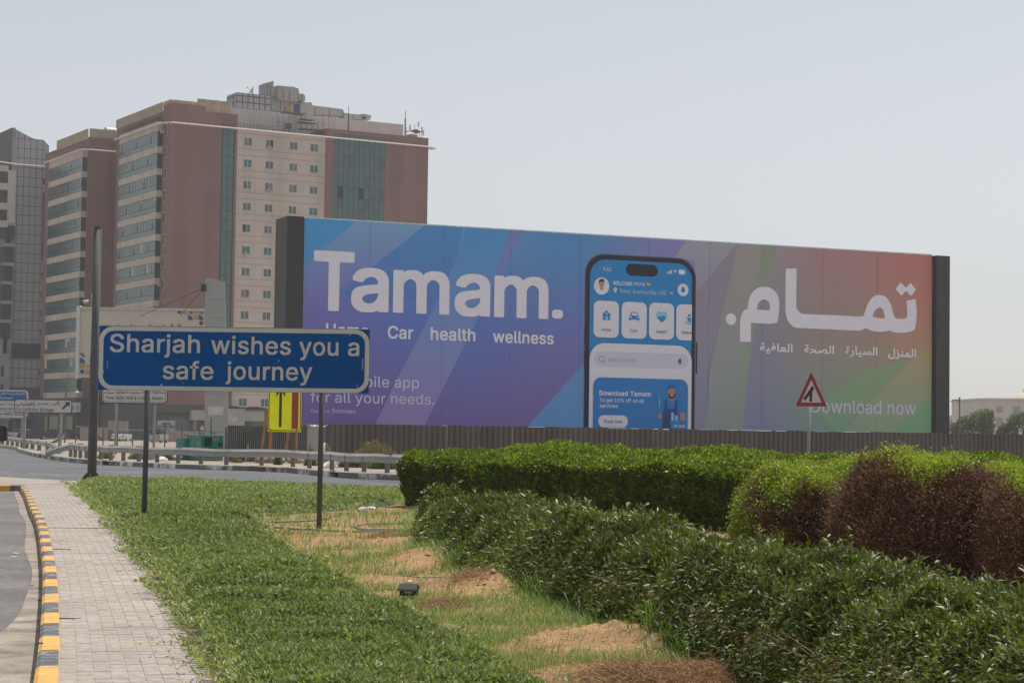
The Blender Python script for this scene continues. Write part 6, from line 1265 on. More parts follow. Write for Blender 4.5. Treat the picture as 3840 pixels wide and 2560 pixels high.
tiles([(CB(662, 1161)[0], cz1 - fr), (cx1 - fr, cz1 - fr), (cx1 - fr, CB(776, 1222)[1])], 'tile_pattern')
tiles([(cx0 + .05, CB(297, 1316)[1]), (cx0 + .05, cz0 + fr), (CB(360, 1400)[0], cz0 + fr)], 'tile_pattern')
# faint row of letter tops, most of the line is behind the blue sign
b = MB()
for px, w_ in ((440, 5), (490, 3), (560, 5), (612, 3), (640, 8), (668, 9)): x, z_ = CB(px, 1217); b.box(x, x + w_ / 44, -.0, .1, z_ - .12, z_)
obj('lettering', b, M_scaf, cb)
# grey clad pylon beside it
YP = 158.0; pp = at(768, 1690, YP); py_ = thing('pylon', 'tall pale grey clad pylon with sloping top, right of the cream board', 'pylon', (pp.x, YP, 0)); PP = lambda x, y: fl(py_, x, y)
b = MB(); rt = PP(862, 1640)[0]; b.prism([(PP(768, 1640)[0], 0), (rt, 0), (PP(842, 1056)[0], PP(842, 1056)[1]), (PP(790, 1043)[0], PP(790, 1043)[1]), (PP(769, 1043)[0], PP(769, 1043)[1])], 0, .12); obj('cladding', b, mat('pale_grey_cladding', (.34, .35, .345), .65, .05, .5, streak=.1), py_)
b = MB()
for k in range(1, 9): z_ = 13.5 * k / 9; b.box(PP(770, 1600)[0], PP(846, 1400)[0], -.012, -.002, z_, z_ + .03)
obj('cladding_joint', b, M_sback, py_)
b = MB(); b.box(PP(781, 1540)[0], PP(838, 1540)[0], -.05, -.013, PP(800, 1556)[1], PP(800, 1523)[1]); obj('label_plate', b, M_swhite, py_)
b = MB(); x, z_ = PP(772, 1080); b.box(x - .35, x, -.3, 0, z_ - .3, z_ + .3)
for q in ((455, 1150), (612, 1150)): u, v = PP(*q); b.tube([(x - .2, -.1, z_), (u, 8, v - .3)], .025, 4)
obj('guy_wire', b, M_pblack, py_)

# ------------------------------------------------------------------ fences
M_fbrown = mat('brown_corrugated_sheet', (0.085, 0.068, 0.06), 0.6, 0.12, 0.4, streak=0.25)
M_fbrown2 = mat('brown_sheet_worn', (0.098, 0.082, 0.074), 0.6, 0.12, 0.4, streak=0.3)
M_fgrey = mat('dark_grey_corrugated_sheet', (0.07, 0.075, 0.078), 0.55, 0.12, 0.5, streak=0.3)
M_conc = mat('pale_concrete', (.36, .35, .33), .9, .1, .6, streak=.2)
def fence(name, label, P, ang, n, wdt, h0, h1, ribs, mats_, post=True):
    t = thing(name, label, 'fence', (P.x, P.y, 0), ang); rr = random.Random(1); shp = {}
    for k in range(3):
        pts = []; m = ribs; d = .07 + .01 * k
        for i in range(m):
            a = wdt * i / m; s = wdt / m; pts += [(a, 0), (a + s * .30, 0), (a + s * .42, -d), (a + s * .88, -d)]
        pts.append((wdt, 0)); b = MB()
        for (xa_, ya), (xb2, yb_) in zip(pts, pts[1:]): b.poly([(xa_, ya, 0.02), (xb2, yb_, 0.02), (xb2, yb_, 1), (xa_, ya, 1)])
        shp[k] = b
    mesh_ = {}
    for i in range(n):
        k = rr.randrange(3); mi = rr.randrange(len(mats_)); h = h0 + (h1 - h0) * i / n; key = (k, mi)
        if key not in mesh_: mesh_[key] = shp[k].mesh('sheet', mats_[mi])
        o = link('sheet', mesh_[key], t, (i * wdt, rr.uniform(-.012, .012), 0), (0, rr.uniform(-.004, .004), 0)); o.scale = (1, 1, h + rr.uniform(-.025, .03))
    if post:
        for i in range(0, n + 1, 3): b = MB(); b.box(i * wdt - .04, i * wdt + .04, .05, .13, 0, h0 + (h1 - h0) * i / n - .1); obj('post', b, M_scaf, t)
        b = MB(); b.box(0, n * wdt, .02, .05, h0 * .75, h0 * .75 + .06); obj('rail', b, M_scaf, t)
    return t
Pf = at(1228, 1600, 108.0); zf0 = fl(board, 1228, 1597)[1]
hF = at(1228, 1588, 108.0).z
fence('corrugated_fence', 'long brown corrugated metal fence running under the big hoarding', Pf, A, 100, 1.0, hF, hF, 3, [M_fbrown, M_fbrown, M_fbrown2])
Pg_ = at(852, 1700, 98.0); hG = at(852, 1594, 98.0).z; Pg2 = at(1148, 1700, 104.5)
ang = math.atan2(Pg2.y - Pg_.y, Pg2.x - Pg_.x); Lg = (Pg2.xy - Pg_.xy).length; nG = 5
fence('corrugated_fence', 'short dark grey corrugated fence behind the yellow sign, left of the concrete slab', Pg_, ang, nG, Lg / nG, hG, hG + .02, 8, [M_fgrey], True)
pp = at(1149, 1700, 106.0); cs = thing('concrete_slab', 'pale upright concrete slab closing the gap between the grey and brown fences', 'slab', (pp.x, 106.0, 0), math.radians(10)); wS = at(1206, 1700, 106.5).x - pp.x
b = MB(); b.box(0, wS, 0, .18, 0, at(1175, 1590, 106).z); obj('slab', b, M_conc, cs); b = MB(); b.box(-.1, wS + .05, -.03, .21, 0, .25); obj('footing', b, M_conc, cs)
pk = thing('roll_of_sheeting', 'crumpled white sheeting with an orange strap lying on the fence top', 'sheeting', tuple(at(1150, 1600, 105.5)), 0); rr = random.Random(2)
b = MB()
for k in range(9):
    x = k * .12; b.poly([(x, 0, rr.uniform(0, .06)), (x + .14, .05, rr.uniform(0, .1)), (x + .1, .2, rr.uniform(.05, .16)), (x - .03, .15, rr.uniform(.02, .1))])
obj('sheeting', b, M_swhite, pk); b = MB(); b.prism([(.05, .05), (.14, .05), (.24, .2), (.18, .22)], -.05, .0); obj('strap', b, mat('orange', (.5, .14, .02), .6), pk)

# chain link fence
pl = at(281, 1660, 150.0); pr_ = at(745, 1660, 128.0); ang = math.atan2(pr_.y - pl.y, pr_.x - pl.x); L = (pr_.xy - pl.xy).length
cf = thing('chain_link_fence', 'rusty chain link fence with a thin top rail behind the fine notice', 'fence', (pl.x, pl.y, 0), ang); hC = at(281, 1598, 150).z
b = MB(); s = .22; n = int(L / s)
for i in range(-int(hC / s), n):
    for sg_ in (1, -1):
        x0, z0, x1, z1 = i * s, 0.0, i * s + hC, hC
        if x0 < 0: z0 = -x0; x0 = 0
        if x1 > L: z1 = hC - (x1 - L); x1 = L
        if x1 <= x0: continue
        if sg_ < 0: x0, x1 = L - x0, L - x1
        d = .005; b.poly([(x0 - d, 0, z0), (x0 + d, 0, z0), (x1 + d, 0, z1), (x1 - d, 0, z1)])
tag(obj('mesh_wire', b, mat('rusty_wire', (.17, .13, .11), .8), cf), kind='stuff')
for k in range(9): x = L * k / 8; b = MB(); b.tube([(x, .05, 0), (x, .05, hC + (.1 if k % 3 else .35))], .045, 6); obj('post', b, M_scaf, cf)
b = MB(); b.tube([(0, .04, hC), (L * .62, .04, hC - .25)], .035, 6); obj('top_rail', b, M_galv, cf)

# ------------------------------------------------------------------ guardrails along the far kerb
M_rpost = mat('rail_post_steel', (0.17, 0.155, 0.14), 0.7, 0.15, 1)
M_rail = mat('rail_galvanised', (0.34, 0.33, 0.315), 0.55, 0.12, 0.7, metal=0.15, streak=0.1)
def wbeam(path, h=.31, z=.8, m=MB):
    """W-shaped beam swept along a ground path (list of (x,y[,z])), its face towards the road"""
    prof = [(-.06, .01), (.045, -.085), (.06, -.12), (.035, -.155), (.035, -.175), (.06, -.21), (.06, -.30), (.0, -.34)]
    b = MB(); rows = []
    for i, p in enumerate(path):
        a = Vector(path[max(i - 1, 0)][:2]); c = Vector(path[min(i + 1, len(path) - 1)][:2]); d = (c - a).normalized(); nn = Vector((d.y, -d.x)); zz = p[2] if len(p) > 2 else z
        rows.append([(p[0] + nn.x * u, p[1] + nn.y * u, zz + v) for u, v in prof] + [(p[0] - nn.x * .05, p[1] - nn.y * .05, zz - .31), (p[0] - nn.x * .05, p[1] - nn.y * .05, zz)])
    m = len(rows[0]); b.v = [v for r in rows for v in r]
    for i in range(len(rows) - 1):
        for k in range(m): b.f.append((i * m + k, i * m + (k + 1) % m, (i + 1) * m + (k + 1) % m, (i + 1) * m + k))
    b.f += [tuple(range(m)), tuple(range((len(rows) - 1) * m, len(rows) * m))]
    return b
def posts(t, xs, line, back=.12, z=.72):
    for (x, y) in line:
        b = MB(); b.box(-.09, .09, .0, .16, 0, z); o = obj('post', b, M_rpost, t); o.location = (x, y, 0)
KO = [p - n_ * .75 for p, n_ in zip(cur, CNn)]          # line 0.75 m behind the far kerb
rl = [p for p in KO if -24.2 < p.x < 16 and p.y < 118]; rl.sort(key=lambda p: p.x)
g2_ = at(244, 1668, 107.0)
st0 = rl[0]
path = [(st0.x - 1.6, st0.y + 1.0, .35), (st0.x - .8, st0.y + .5, .62)] + [(p.x, p.y, .8 + .02 * math.sin(i)) for i, p in enumerate(rl)]
gr = thing('guardrail', 'long galvanised guardrail along the far kerb from the damaged gap to the hedge', 'guardrail')
# sections of beam, about 4 m each
for i in range(0, len(path) - 1, 4): obj('beam', wbeam(path[i:i + 5]), M_rail, gr)
posts(gr, 0, [(p.x - .05, p.y + .12) for p in rl[::2]])
b = MB()
for p in rl[::4]: b.box(p.x - .15, p.x + .15, p.y - .1, p.y - .04, .80, .835)
obj('bolt_plate', b, M_scaf, gr)
LP = [(-160, 1610, 300), (-60, 1625, 215), (28, 1636, 178), (80, 1645, 158), (140, 1655, 141), (190, 1661, 128), (224, 1679, 120)]
lp = [at(a, c, y) for a, c, y in LP]; gl = thing('guardrail', 'left guardrail on many short posts ending in a bent down tip at the gap', 'guardrail')
zl = [.86, .84, .8, .78, .76, .74, .45]; pth = [(p.x, p.y, z) for p, z in zip(lp, zl)]
dense = [];
for a, c in zip(pth, pth[1:]):
    for k in range(4): dense.append(tuple(u + (v - u) * k / 4 for u, v in zip(a, c)))
dense.append(pth[-1])
for i in range(0, len(dense) - 1, 4): obj('beam', wbeam(dense[i:i + 5]), M_rail, gl)
pxs = [20, 57, 118, 177, 238, 298, 358, 428, 513, 618]
for q in pxs:
    px = q / 3.336
    for a, c in zip(dense, dense[1:]):
        pa = 1920 + F * a[0] / a[1]; pc_ = 1920 + F * c[0] / c[1]
        if pa <= px < pc_:
            tt = (px - pa) / (pc_ - pa); x, y = a[0] + (c[0] - a[0]) * tt, a[1] + (c[1] - a[1]) * tt
            b = MB(); b.box(-.13, .13, .08, .25, -.02, .72); o = obj('post', b, M_rpost, gl); o.location = (x, y, 0)
bd = at(205, 1655, 121.0); bt_ = thing('bent_rail_end', 'bent up twisted tip of guardrail standing upright at the gap', 'guardrail piece', (bd.x, bd.y, 0))
P_ = lambda x, y: fl(bt_, *z5(x, y)); prf = [(975, 1440), (1060, 1400), (1120, 1360), (1160, 1275)]; pr2 = [(1060, 1470), (1150, 1440), (1230, 1380), (1285, 1305)]
b = MB(); V1 = [P_(*q) for q in prf]; V2 = [P_(*q) for q in pr2]
for i in range(3):
    for (y0, f0), (y1, f1) in (((0, 0), (-.12, .3)), ((-.12, .3), (0, .5)), ((0, .5), (-.12, .75)), ((-.12, .75), (0.0, 1))):
        m_ = lambda j, f, y: (V1[j][0] + (V2[j][0] - V1[j][0]) * f, y, V1[j][1] + (V2[j][1] - V1[j][1]) * f); b.poly([m_(i, f0, y0), m_(i, f1, y1), m_(i + 1, f1, y1), m_(i + 1, f0, y0)])
obj('beam', b, M_conc, bt_); b = MB(); b.box(.2, .36, 0.02, .2, -.02, P_(1060, 1440)[1]); obj('post', b, M_rail, bt_)

# ------------------------------------------------------------------ yellow lane closed sign on timber props, with sandbags
YY = 97.0; py0 = at(1065, 1740, YY); ys_ = thing('lane_closed_sign', 'yellow and red lane closure board with black arrow on orange timber props', 'road sign', (py0.x, YY, 0))
Z5 = lambda x, y: (650 + x / 2.613, 1400 + y / 2.613); Q = lambda x, y: fl(ys_, *Z5(x, y))
M_yel2 = mat('fluorescent_yellow', (0.85, 0.85, 0.0), .5, .06, 1, spec=.2); M_wood = mat('orange_timber', (.33, .145, .045), .8, .2, 3)
a = Q(930, 560); c_ = Q(1246, 565); zt_ = at(1065, 1440, YY).z; b = MB(); b.box(a[0] - .02, c_[0] + .02, .0, .03, a[1] - .04, zt_ + .02); obj('backing', b, M_yel2, ys_)
filled([rrect(a[0], c_[0], a[1], zt_, .12), rrect(a[0] + .04, c_[0] - .04, a[1] + .04, zt_ - .04, .1)], M_pblack, ys_, 'border', -.004)
b = MB(); x = Q(1047, 500)[0]; z0 = Q(1047, 524)[1]; z1 = Q(1050, 165)[1]; w_ = .065; b.prism([(x - w_, z0), (x + w_, z0), (x + w_, z1 - .08), (x + .22, z1 - .32), (x + .22, z1 - .12), (x, z1 + .15), (x - .22, z1 - .12), (x - .22, z1 - .32), (x - w_, z1 - .08)], -.008, -.003); obj('arrow', b, M_pblack, ys_)
b = MB(); b.box(Q(1158, 500)[0], Q(1222, 500)[0], -.008, -.003, Q(1190, 543)[1], zt_ - .12); obj('red_bar', b, M_pred, ys_)
for (xt, yt, dt), (xb2, yb_, db) in (((920, 340, .05), (822, 885, 1.0)), ((950, 540, .05), (945, 895, -.05)), ((1140, 500, .05), (1057, 850, 1.0)), ((1207, 540, .05), (1200, 870, -.05))):
    p, q = Q(xt, yt), Q(xb2, yb_); b = MB(); u = Vector((p[0] - q[0], dt - db, p[1])); 
    b.tube([(q[0], db, 0), (p[0], dt, p[1])], .075, 4); obj('prop', b, M_wood, ys_)
b = MB(); b.box(Q(826, 0)[0], Q(905, 0)[0] , -.1, .0, .06, .2) ; obj('cross_brace', b, M_wood, ys_)
M_bag = mat('sandbag', (.42, .31, .19), .95, .15, 5, bump=.4)
for k, (u, v, w2, lab) in enumerate(((845, 855, .42, 'tan sandbag at the leftmost timber prop of the yellow sign'), (960, 850, .42, 'tan sandbag between the left pair of props of the yellow sign'), (1150, 862, .40, 'tan sandbag lying near the right prop of the yellow sign'))):
    x, _ = Q(u, v); bm = bmesh.new(); bmesh.ops.create_uvsphere(bm, u_segments=14, v_segments=8, radius=1)
    for vv in bm.verts: vv.co = Vector((vv.co.x * w2 * (1.1 + .1 * mnoise.noise(vv.co * 2)), vv.co.y * .28, max(-.02, .2 + vv.co.z * .22 + .05 * mnoise.noise(vv.co * 3))))
    me = bpy.data.meshes.new('sandbag'); bm.to_mesh(me); bm.free(); me.materials.append(M_bag); me.polygons.foreach_set('use_smooth', [True] * len(me.polygons))
    o = link('sandbag', me, None, (py0.x + x + .2, YY + .35, 0), (0, 0, .2 * k)); tag(o, lab, 'sandbag', 'sandbags weighing down the yellow sign')

# little stakes behind the rail
for k, (px, py1, lab) in enumerate(((700 , 0, ''),)): pass
for k, (x5, lab) in enumerate(((703, 'short leaning grey pipe stake left of the sandbags'), (800, 'short grey pipe stake close to the leftmost timber prop'), (1163, 'short grey pipe stake between the two right timber props'))):
    p = at(650 + x5 / 2.613, 1730, 99); t = thing('stake', lab, 'stake', (p.x, 99, 0), 0, 'pipe stakes before the dark fence'); b = MB(); b.tube([(0, 0, 0), (.12 if k == 0 else .02, 0, .95 if k == 0 else .7)], .07, 8); obj('pipe', b, M_galv, t); b = MB(); b.tube([(.12 if k == 0 else .02, 0, .95 if k == 0 else .7), (.13 if k == 0 else .02, 0, 1.02 if k == 0 else .75)], .085, 8); obj('cap', b, M_scaf, t)

# ------------------------------------------------------------------ generator
YG = 101.0; pg = at(755, 1733, YG); ge = thing('generator', 'green rental generator cabinet with louvres, control window and B12 in yellow', 'generator', (pg.x, YG, 0), math.radians(33)); GX = lambda px: fl(ge, px, 1700)[0]; GS = lambda px: fs(ge, px, 1700)[0]
M_teal = mat('teal_paint', (0.0, 0.19, 0.15), .5, .08, 1.5); M_teal2 = mat('faded_teal_paint', (0.04, 0.24, 0.21), .55, .08, 1.5); gh_ = at(755, 1631, YG).z; gx1 = GX(837); gy1 = GS(702)
b = MB(); b.box(0, gx1, 0, gy1, .1, gh_); obj('cabinet', b, M_teal, ge, bevel=.02)
b = MB(); b.box(-.02, -.003, .03, gy1 - .03, .12, gh_ - .08); obj('side_door', b, M_teal2, ge); b = MB(); b.box(-.03, -.021, gy1 * .45, gy1 * .45 + .02, .12, gh_ - .08); b.box(-.05, -.021, .1, gy1 - .1, gh_ - .22, gh_ - .19); b.box(-.04, -.021, gy1 * .3, gy1 * .5, gh_ * .45, gh_ * .56); obj('door_trim', b, M_scaf, ge)
b = MB(); b.box(-.06, -.021, gy1 * .38, gy1 * .62, .3, .5); obj('data_plate', b, M_swhite, ge)
b = MB(); b.box(gx1 * .12, gx1 * .46, -.02, -.003, gh_ * .60, gh_ * .92); obj('control_window', b, M_gdark, ge)
b = MB(); b.box(gx1 * .74, gx1 * .95, -.02, -.003, gh_ * .6, gh_ * .72); b.box(gx1 * .38, gx1 * .62, -.02, -.003, gh_ * .42, gh_ * .52); obj('vent', b, M_gdark, ge)
text('B12', gx1 * .5, gx1 * .76, gh_ * .8, gh_ * .13, mat('yellow_letter', (.55, .36, .02), .6), ge, y=-.02, bold=.02)
text('GENERATORS', gx1 * .2, gx1 * .78, gh_ * .28, gh_ * .09, M_swhite, ge, y=-.02, bold=.02)
filled([[(gx1 * .04, gh_ * .12), (gx1 * .93, gh_ * .12), (gx1 * .93, gh_ * .42), (gx1 * .04, gh_ * .42)], [(gx1 * .06, gh_ * .14), (gx1 * .91, gh_ * .14), (gx1 * .91, gh_ * .40), (gx1 * .06, gh_ * .40)]], M_swhite, ge, 'white_frame', -.012)
b = MB()
for a_ in (0, .6): b.tube([(.2 + a_, .2, gh_), (.2 + a_, .2, gh_ + .12), (.2 + a_, .6, gh_ + .12), (.2 + a_, .6, gh_)], .02, 5)
b.tube([(gx1 * .6, .5, gh_), (gx1 * .6, .5, gh_ + .9)], .035, 6); obj('lifting_eye', b, M_scaf, ge)
b = MB(); b.box(-.05, gx1 + .05, -.05, gy1 + .05, 0, .09); obj('skid', b, M_scaf, ge)
pg2 = at(690, 1733, YG + 1.2); g3 = thing('generator', 'smaller dark teal generator cabinet with louvred side, left of the larger one', 'generator', (pg2.x, YG + 1.2, 0), math.radians(33)); X_ = fl(g3, 703, 1700)[0]; Yd = fs(g3, 659, 1700)[0]; h2 = at(680, 1641, YG + 1.2).z
b = MB(); b.box(0, max(.5, X_), 0, Yd, .06, h2); obj('cabinet', b, M_teal, g3, bevel=.02); b = MB()
for k in range(7): b.box(-.03, -.002, .1, Yd - .1, .3 + k * .14, .36 + k * .14)
obj('louvre', b, M_teal2, g3); b = MB(); b.tube([(.2, .1, h2), (.2, .1, h2 + .15), (.2, .5, h2 + .15), (.2, .5, h2)], .02, 5); b.box(-.03, .5, -.03, Yd, 0, .055); obj('handle', b, M_scaf, g3)

# ------------------------------------------------------------------ low walls, banner, lamps
M_wall = mat('pinkish_wall', (.34, .27, .235), .9, .08, .4, streak=.15)
def lowwall(label, px0, px1, pt, Y, d=0.3):
    p = at(px0, 1640, Y); q = at(px1, 1640, Y); t = thing('boundary_wall', label, 'wall', (p.x, Y, 0), 0, 'low compound walls before the towers'); h = at((px0 + px1) / 2, pt, Y).z
    b = MB(); b.box(0, q.x - p.x, 0, d, 0, h - .12); obj('wall', b, M_wall, t); b = MB(); b.box(-.05, q.x - p.x + .05, -.05, d + .05, h - .118, h); obj('coping', b, M_conc, t)
    n = int((q.x - p.x) / 4)
    for i in range(n + 1): b = MB(); b.box(i * 4, i * 4 + .35, -.08, -.003, 0, h - .12); obj('pier', b, M_wall, t)
    return t
lowwall('tall pinkish compound wall behind the tall pole', 300, 400, 1604, 262); lowwall('pinkish wall stretch with the dark gateway beside it', 404, 478, 1578, 268); lowwall('long pinkish wall below the printed banner', 545, 655, 1614, 262); lowwall('low beige wall stretch left of the grey pylon', 657, 772, 1616, 255); lowwall('short pale wall block beside the left shops', 90, 140, 1607, 285)
pb = at(590, 1600, 261); bn = thing('banner', 'greyish printed cloth banner with dark marks hung on the pinkish wall', 'banner', (pb.x, 261, 0)); wb = at(656, 1600, 261).x - pb.x; zb_ = at(620, 1615, 261).z + .02; zt_ = at(620, 1576, 261).z
b = MB(); nn = 12
for i in range(nn): a = wb * i / nn; c_ = wb * (i + 1) / nn; y0, y1 = .04 * math.sin(i * 1.3), .04 * math.sin((i + 1) * 1.3); b.poly([(a, y0, zb_), (c_, y1, zb_), (c_, y1, zt_), (a, y0, zt_)])
obj('cloth', b, mat('banner_cloth', (.34, .36, .40), .8), bn); b = MB(); rr = random.Random(8)
for i in range(13): a = wb * (.06 + .07 * i); h = rr.uniform(.1, .6); b.box(a, a + .08 * rr.random() + .05, -.09, -.07, zb_ + .35, zb_ + .5 + h)
b.box(wb * .3, wb * .75, -.09, -.07, zt_ - .5, zt_ - .3); b.box(wb * .2, wb * .7, -.09, -.07, zb_ + .1, zb_ + .17); obj('banner_marks', b, M_gap, bn); b = MB(); b.tube([(0, .1, 0), (0, .1, zt_)], .05, 5); b.tube([(wb, .1, 0), (wb, .1, zt_)], .05, 5); obj('pole', b, M_scaf, bn)
def lamp(label, px, ptop, Y, arm, pole_r=.1):
    p = at(px, 1640, Y); t = thing('street_lamp', label, 'street lamp', (p.x, Y, 0)); h = at(px, ptop, Y).z; s = 1 if arm > 0 else -1; L = abs(arm)
    b = MB(); b.tube([(0, 0, 0), (0, 0, h * .8), (0, 0, h)], [pole_r, pole_r, pole_r * 1.1], 8); obj('pole', b, M_scaf, t)
    b = MB(); z = h - L * .45; b.tube([(0, 0, z), (s * L * .3, 0, z + .1 * L), (s * L * .95, 0, z + .08 * L)], .05, 5); b.tube([(0, 0, z - .3), (s * L * .3, 0, z + .05 * L)], .03, 4); obj('arm', b, M_scaf, t)
    b = MB(); z2_ = z + .08 * L; b.tube([(s * L * .95, 0, z2_), (s * L * .95, 0, z2_ - .12 * L), (s * L * .95, 0, z2_ - .25 * L)], [.05, .1 * L, .26 * L], 10); obj('lamp_head', b, M_duct if arm > 0 else M_scaf, t); return t
lamp('thin street lamp with a curved arm and pale head above the bridge sign', 243, 1444, 215, 1.25 if False else 1.25 * 1.0, .09)
lamp('dark street lamp with a short arm and bell head right of the hoarding', 3598, 1489, 190, -.68 * 1.0, .075)
lw = bpy.data.objects['street_lamp.001']
for px, lab, h in ((722, 'thin bare pipe standing behind the small generator', 1578), (1, '', 0))[:1]:
    p = at(px + 8, 1650, 130); t = thing('thin_pole', 'thin grey pole with a box tag above the generators', 'pole', (p.x, 130, 0)); b = MB(); hh = at(730, 1578, 130).z; b.tube([(0, 0, 0), (0, 0, hh)], .04, 6); obj('pole', b, M_galv, t); b = MB(); b.box(-.1, .1, -.12, -.045, hh - .5, hh + .0); obj('tag_plate', b, M_galv, t)
p = at(757, 1650, 150); t = thing('warning_sign', 'tiny far pale triangular sign left of the grey pylon', 'road sign', (p.x, 150, 0)); zz = at(757, 1600, 150).z; b = MB(); b.prism([(-.3, zz - .28), (.3, zz - .28), (0, zz + .25)], 0, .03); obj('plate', b, M_pred, t); b = MB(); b.prism([(-.2, zz - .22), (.2, zz - .22), (0, zz + .13)], -.02, -.003); obj('white_field', b, M_swhite, t); b = MB(); b.tube([(0, .05, 0), (0, .05, zz)], .03, 5); obj('post', b, M_galv, t)
p = at(3827, 1650, 170); t = thing('notice', 'small white notice plate with a blue mark at the right edge above the brown fence', 'sign', (p.x, 170, 0)); zz = at(3827, 1617, 170).z; b = MB(); b.box(-.14 * 1.1, .14 * 1.1, 0, .03, zz - .24, zz + .24); obj('plate', b, M_swhite, t); b = MB(); b.box(-.07, .07, -.02, -.003, zz, zz + .14); obj('blue_mark', b, M_sb, t); b = MB(); b.tube([(0, .06, 0), (0, .06, zz)], .03, 5); obj('post', b, M_galv, t)

# ------------------------------------------------------------------ parked cars far away
def carmats(name, c): return mat(name, c, .3, .03, 1, metal=.2, spec=.6)
M_tyre = mat('tyre', (.02, .02, .02), .85); M_rim = mat('wheel_rim', (.3, .3, .3), .4, metal=.5); M_cg = mat('car_glass', (.015, .02, .025), .12); M_lamp = mat('head_lamp', (.6, .6, .6), .2); M_tail = mat('tail_lamp', (.35, .02, .02), .3)
def car(label, px, Y, rz, col, suv=False, rear=True):
    p = at(px, 1650, Y); t = thing('parked_car', label, 'car', (p.x, Y, 0), rz, 'cars parked before the towers'); H = 1.75 if suv else 1.45; W2 = .9
    low = [(-2.2, .3), (-2.25, .75), (-2.1, .95), (-1.2, 1.0)] if not suv else [(-2.3, .35), (-2.3, .9), (-2.15, 1.08), (-1.2, 1.12)]
    zt_ = H; body = low[:3] + [(-1.25, low[3][1]), (1.6, low[3][1] + .02), (2.2, low[3][1] - .08), (2.3, .7), (2.25, .3)]
    b = MB(); b.prism(body, -W2, W2); obj('body', b, col, t, bevel=.06)
    zr_ = low[3][1]; cab = [(-1.35, zr_), (-.55, zt_), (.95, zt_), (1.75 if not suv else 2.05, zr_)] if not suv else [(-1.3, zr_), (-.75, zt_), (1.7, zt_), (2.15, zr_)]
    b = MB(); b.v = [(x, s * (W2 - (.02 if z <= zr_ else .16)), z) for s in (-1, 1) for x, z in cab]; b.f = [(0, 1, 2, 3), (7, 6, 5, 4), (0, 4, 5, 1), (1, 5, 6, 2), (2, 6, 7, 3), (3, 7, 4, 0)]; obj('cabin_glass', b, M_cg, t)
    b = MB(); b.box(cab[1][0], cab[2][0], -W2 + .16, W2 - .16, zt_ + .002, zt_ + .05); obj('roof', b, col, t)
    b = MB()
    for x in (.2, 1.05 if not suv else 1.2): 
        for s in (-1, 1): b.box(x - .05, x + .05, s * (W2 - .05) - .03, s * (W2 - .12) + .03, zr_, zt_)
    obj('pillar', b, col, t)
    for x in (-1.45, 1.4):
        for s in (-1, 1):
            b = MB(); b.prism(disc(x, .33, .33, n=16), s * (W2 - .2), s * (W2 + .02)); w_ = obj('wheel', b, M_tyre, t); b = MB(); b.prism(disc(x, .33, .2, n=12), s * (W2 + .022), s * (W2 + .04)); obj('rim', b, M_rim, w_)
    for s in (-1, 1):
        b = MB(); b.box(-2.27, -2.2, s * .8 - .15, s * .8 + .1 if s < 0 else s * .8 + .1, .68, .84); obj('headlight', b, M_lamp, t)
        b = MB(); b.box(2.24, 2.34, s * .72 - .14, s * .72 + .14, .72, .9); obj('tail_light', b, M_tail, t)
    b = MB(); b.box(2.3, 2.35, -.26, .26, .5, .62); b.box(-2.3, -2.25, -.26, .26, .45, .57); obj('number_plate', b, M_swhite, t); return t
cw, cg, cd, cn_, cs_ = carmats('car_white', (.6, .6, .62)), carmats('car_grey', (.12, .12, .13)), carmats('car_dark', (.02, .02, .025)), carmats('car_navy', (.03, .035, .06)), carmats('car_silver', (.3, .31, .33))
car('white hatchback car seen from behind near the fine notice', 458, 262, -1.63, cw); car('dark grey car parked just left of the white hatchback', 406, 264, 1.0, cg); car('silver grey off-roader car facing away right of the notice posts', 588, 240, -1.62, cs_, True)
car('dark car with red tail light behind the bent rail end', 258, 280, 3.0, cd); car('navy car with bright windscreen glint left of the bent rail end', 196, 275, .25, cn_); car('black car beside the short pale wall under the bridge sign', 122, 272, .4, cd); car('silver saloon car partly behind the toll notice post', 70, 285, .3, cs_)

# van with the wing mirror at the left edge of the picture
vy = 31.0; M_van = carmats('van_white', (.62, .62, .62)); vx = at(-6, 1700, vy + 1.36).x + .06
vn = thing('van', 'white van standing at the left edge with only its black wing mirror in view', 'van', (vx, vy, -.12)); 
b = MB(); b.prism([(-5.0, .35), (-5.0, 2.3), (-4.8, 2.45), (-.1, 2.45), (.55, 1.45), (1.2, 1.25), (1.35, .9), (1.35, .35)], -1.95, -.06, 'x'); bd_ = obj('body', b, M_van, vn, bevel=.05)
b = MB(); b.prism([(-.85, 1.45), (-.85, 2.15), (-.15, 2.15), (.35, 1.45)], -.058, -.045, 'x'); obj('side_window', b, M_cg, vn); b = MB(); b.prism([(-.1, 2.38), (.58, 1.5), (.6, 1.5), (-.06, 2.4)], -1.8, -.2, 'x'); obj('windscreen', b, M_cg, vn)
for y in (-3.9, .6):
    for x in (-1.95, -.3): b = MB(); b.prism(disc(y, .36, .36, n=18), x, x + .2, 'x'); w_ = obj('wheel', b, M_tyre, vn)
zm = at(10, 1623, vy + .1).z + .12; xm = at(26, 1620, vy + .1).x - vx; x9 = xm - .2; b = MB(); b.tube([(-.06, .12, zm - .04), (x9 + .03, .12, zm - .02)], .03, 8); b.tube([(-.06, .12, zm + .05), (x9 + .03, .12, zm + .04)], .025, 8); b.prism(rrect(x9, xm, zm - .125, zm + .115, .035), .05, .17); mr = obj('wing_mirror', b, mat('black_plastic', (.012, .012, .013), .4), vn, bevel=.015)
b = MB(); b.prism(rrect(x9 + .02, xm - .02, zm - .105, zm + .095, .025), .035, .048); obj('mirror_glass', b, mat('mirror_glass', (.05, .055, .06), .08, metal=.6), mr)

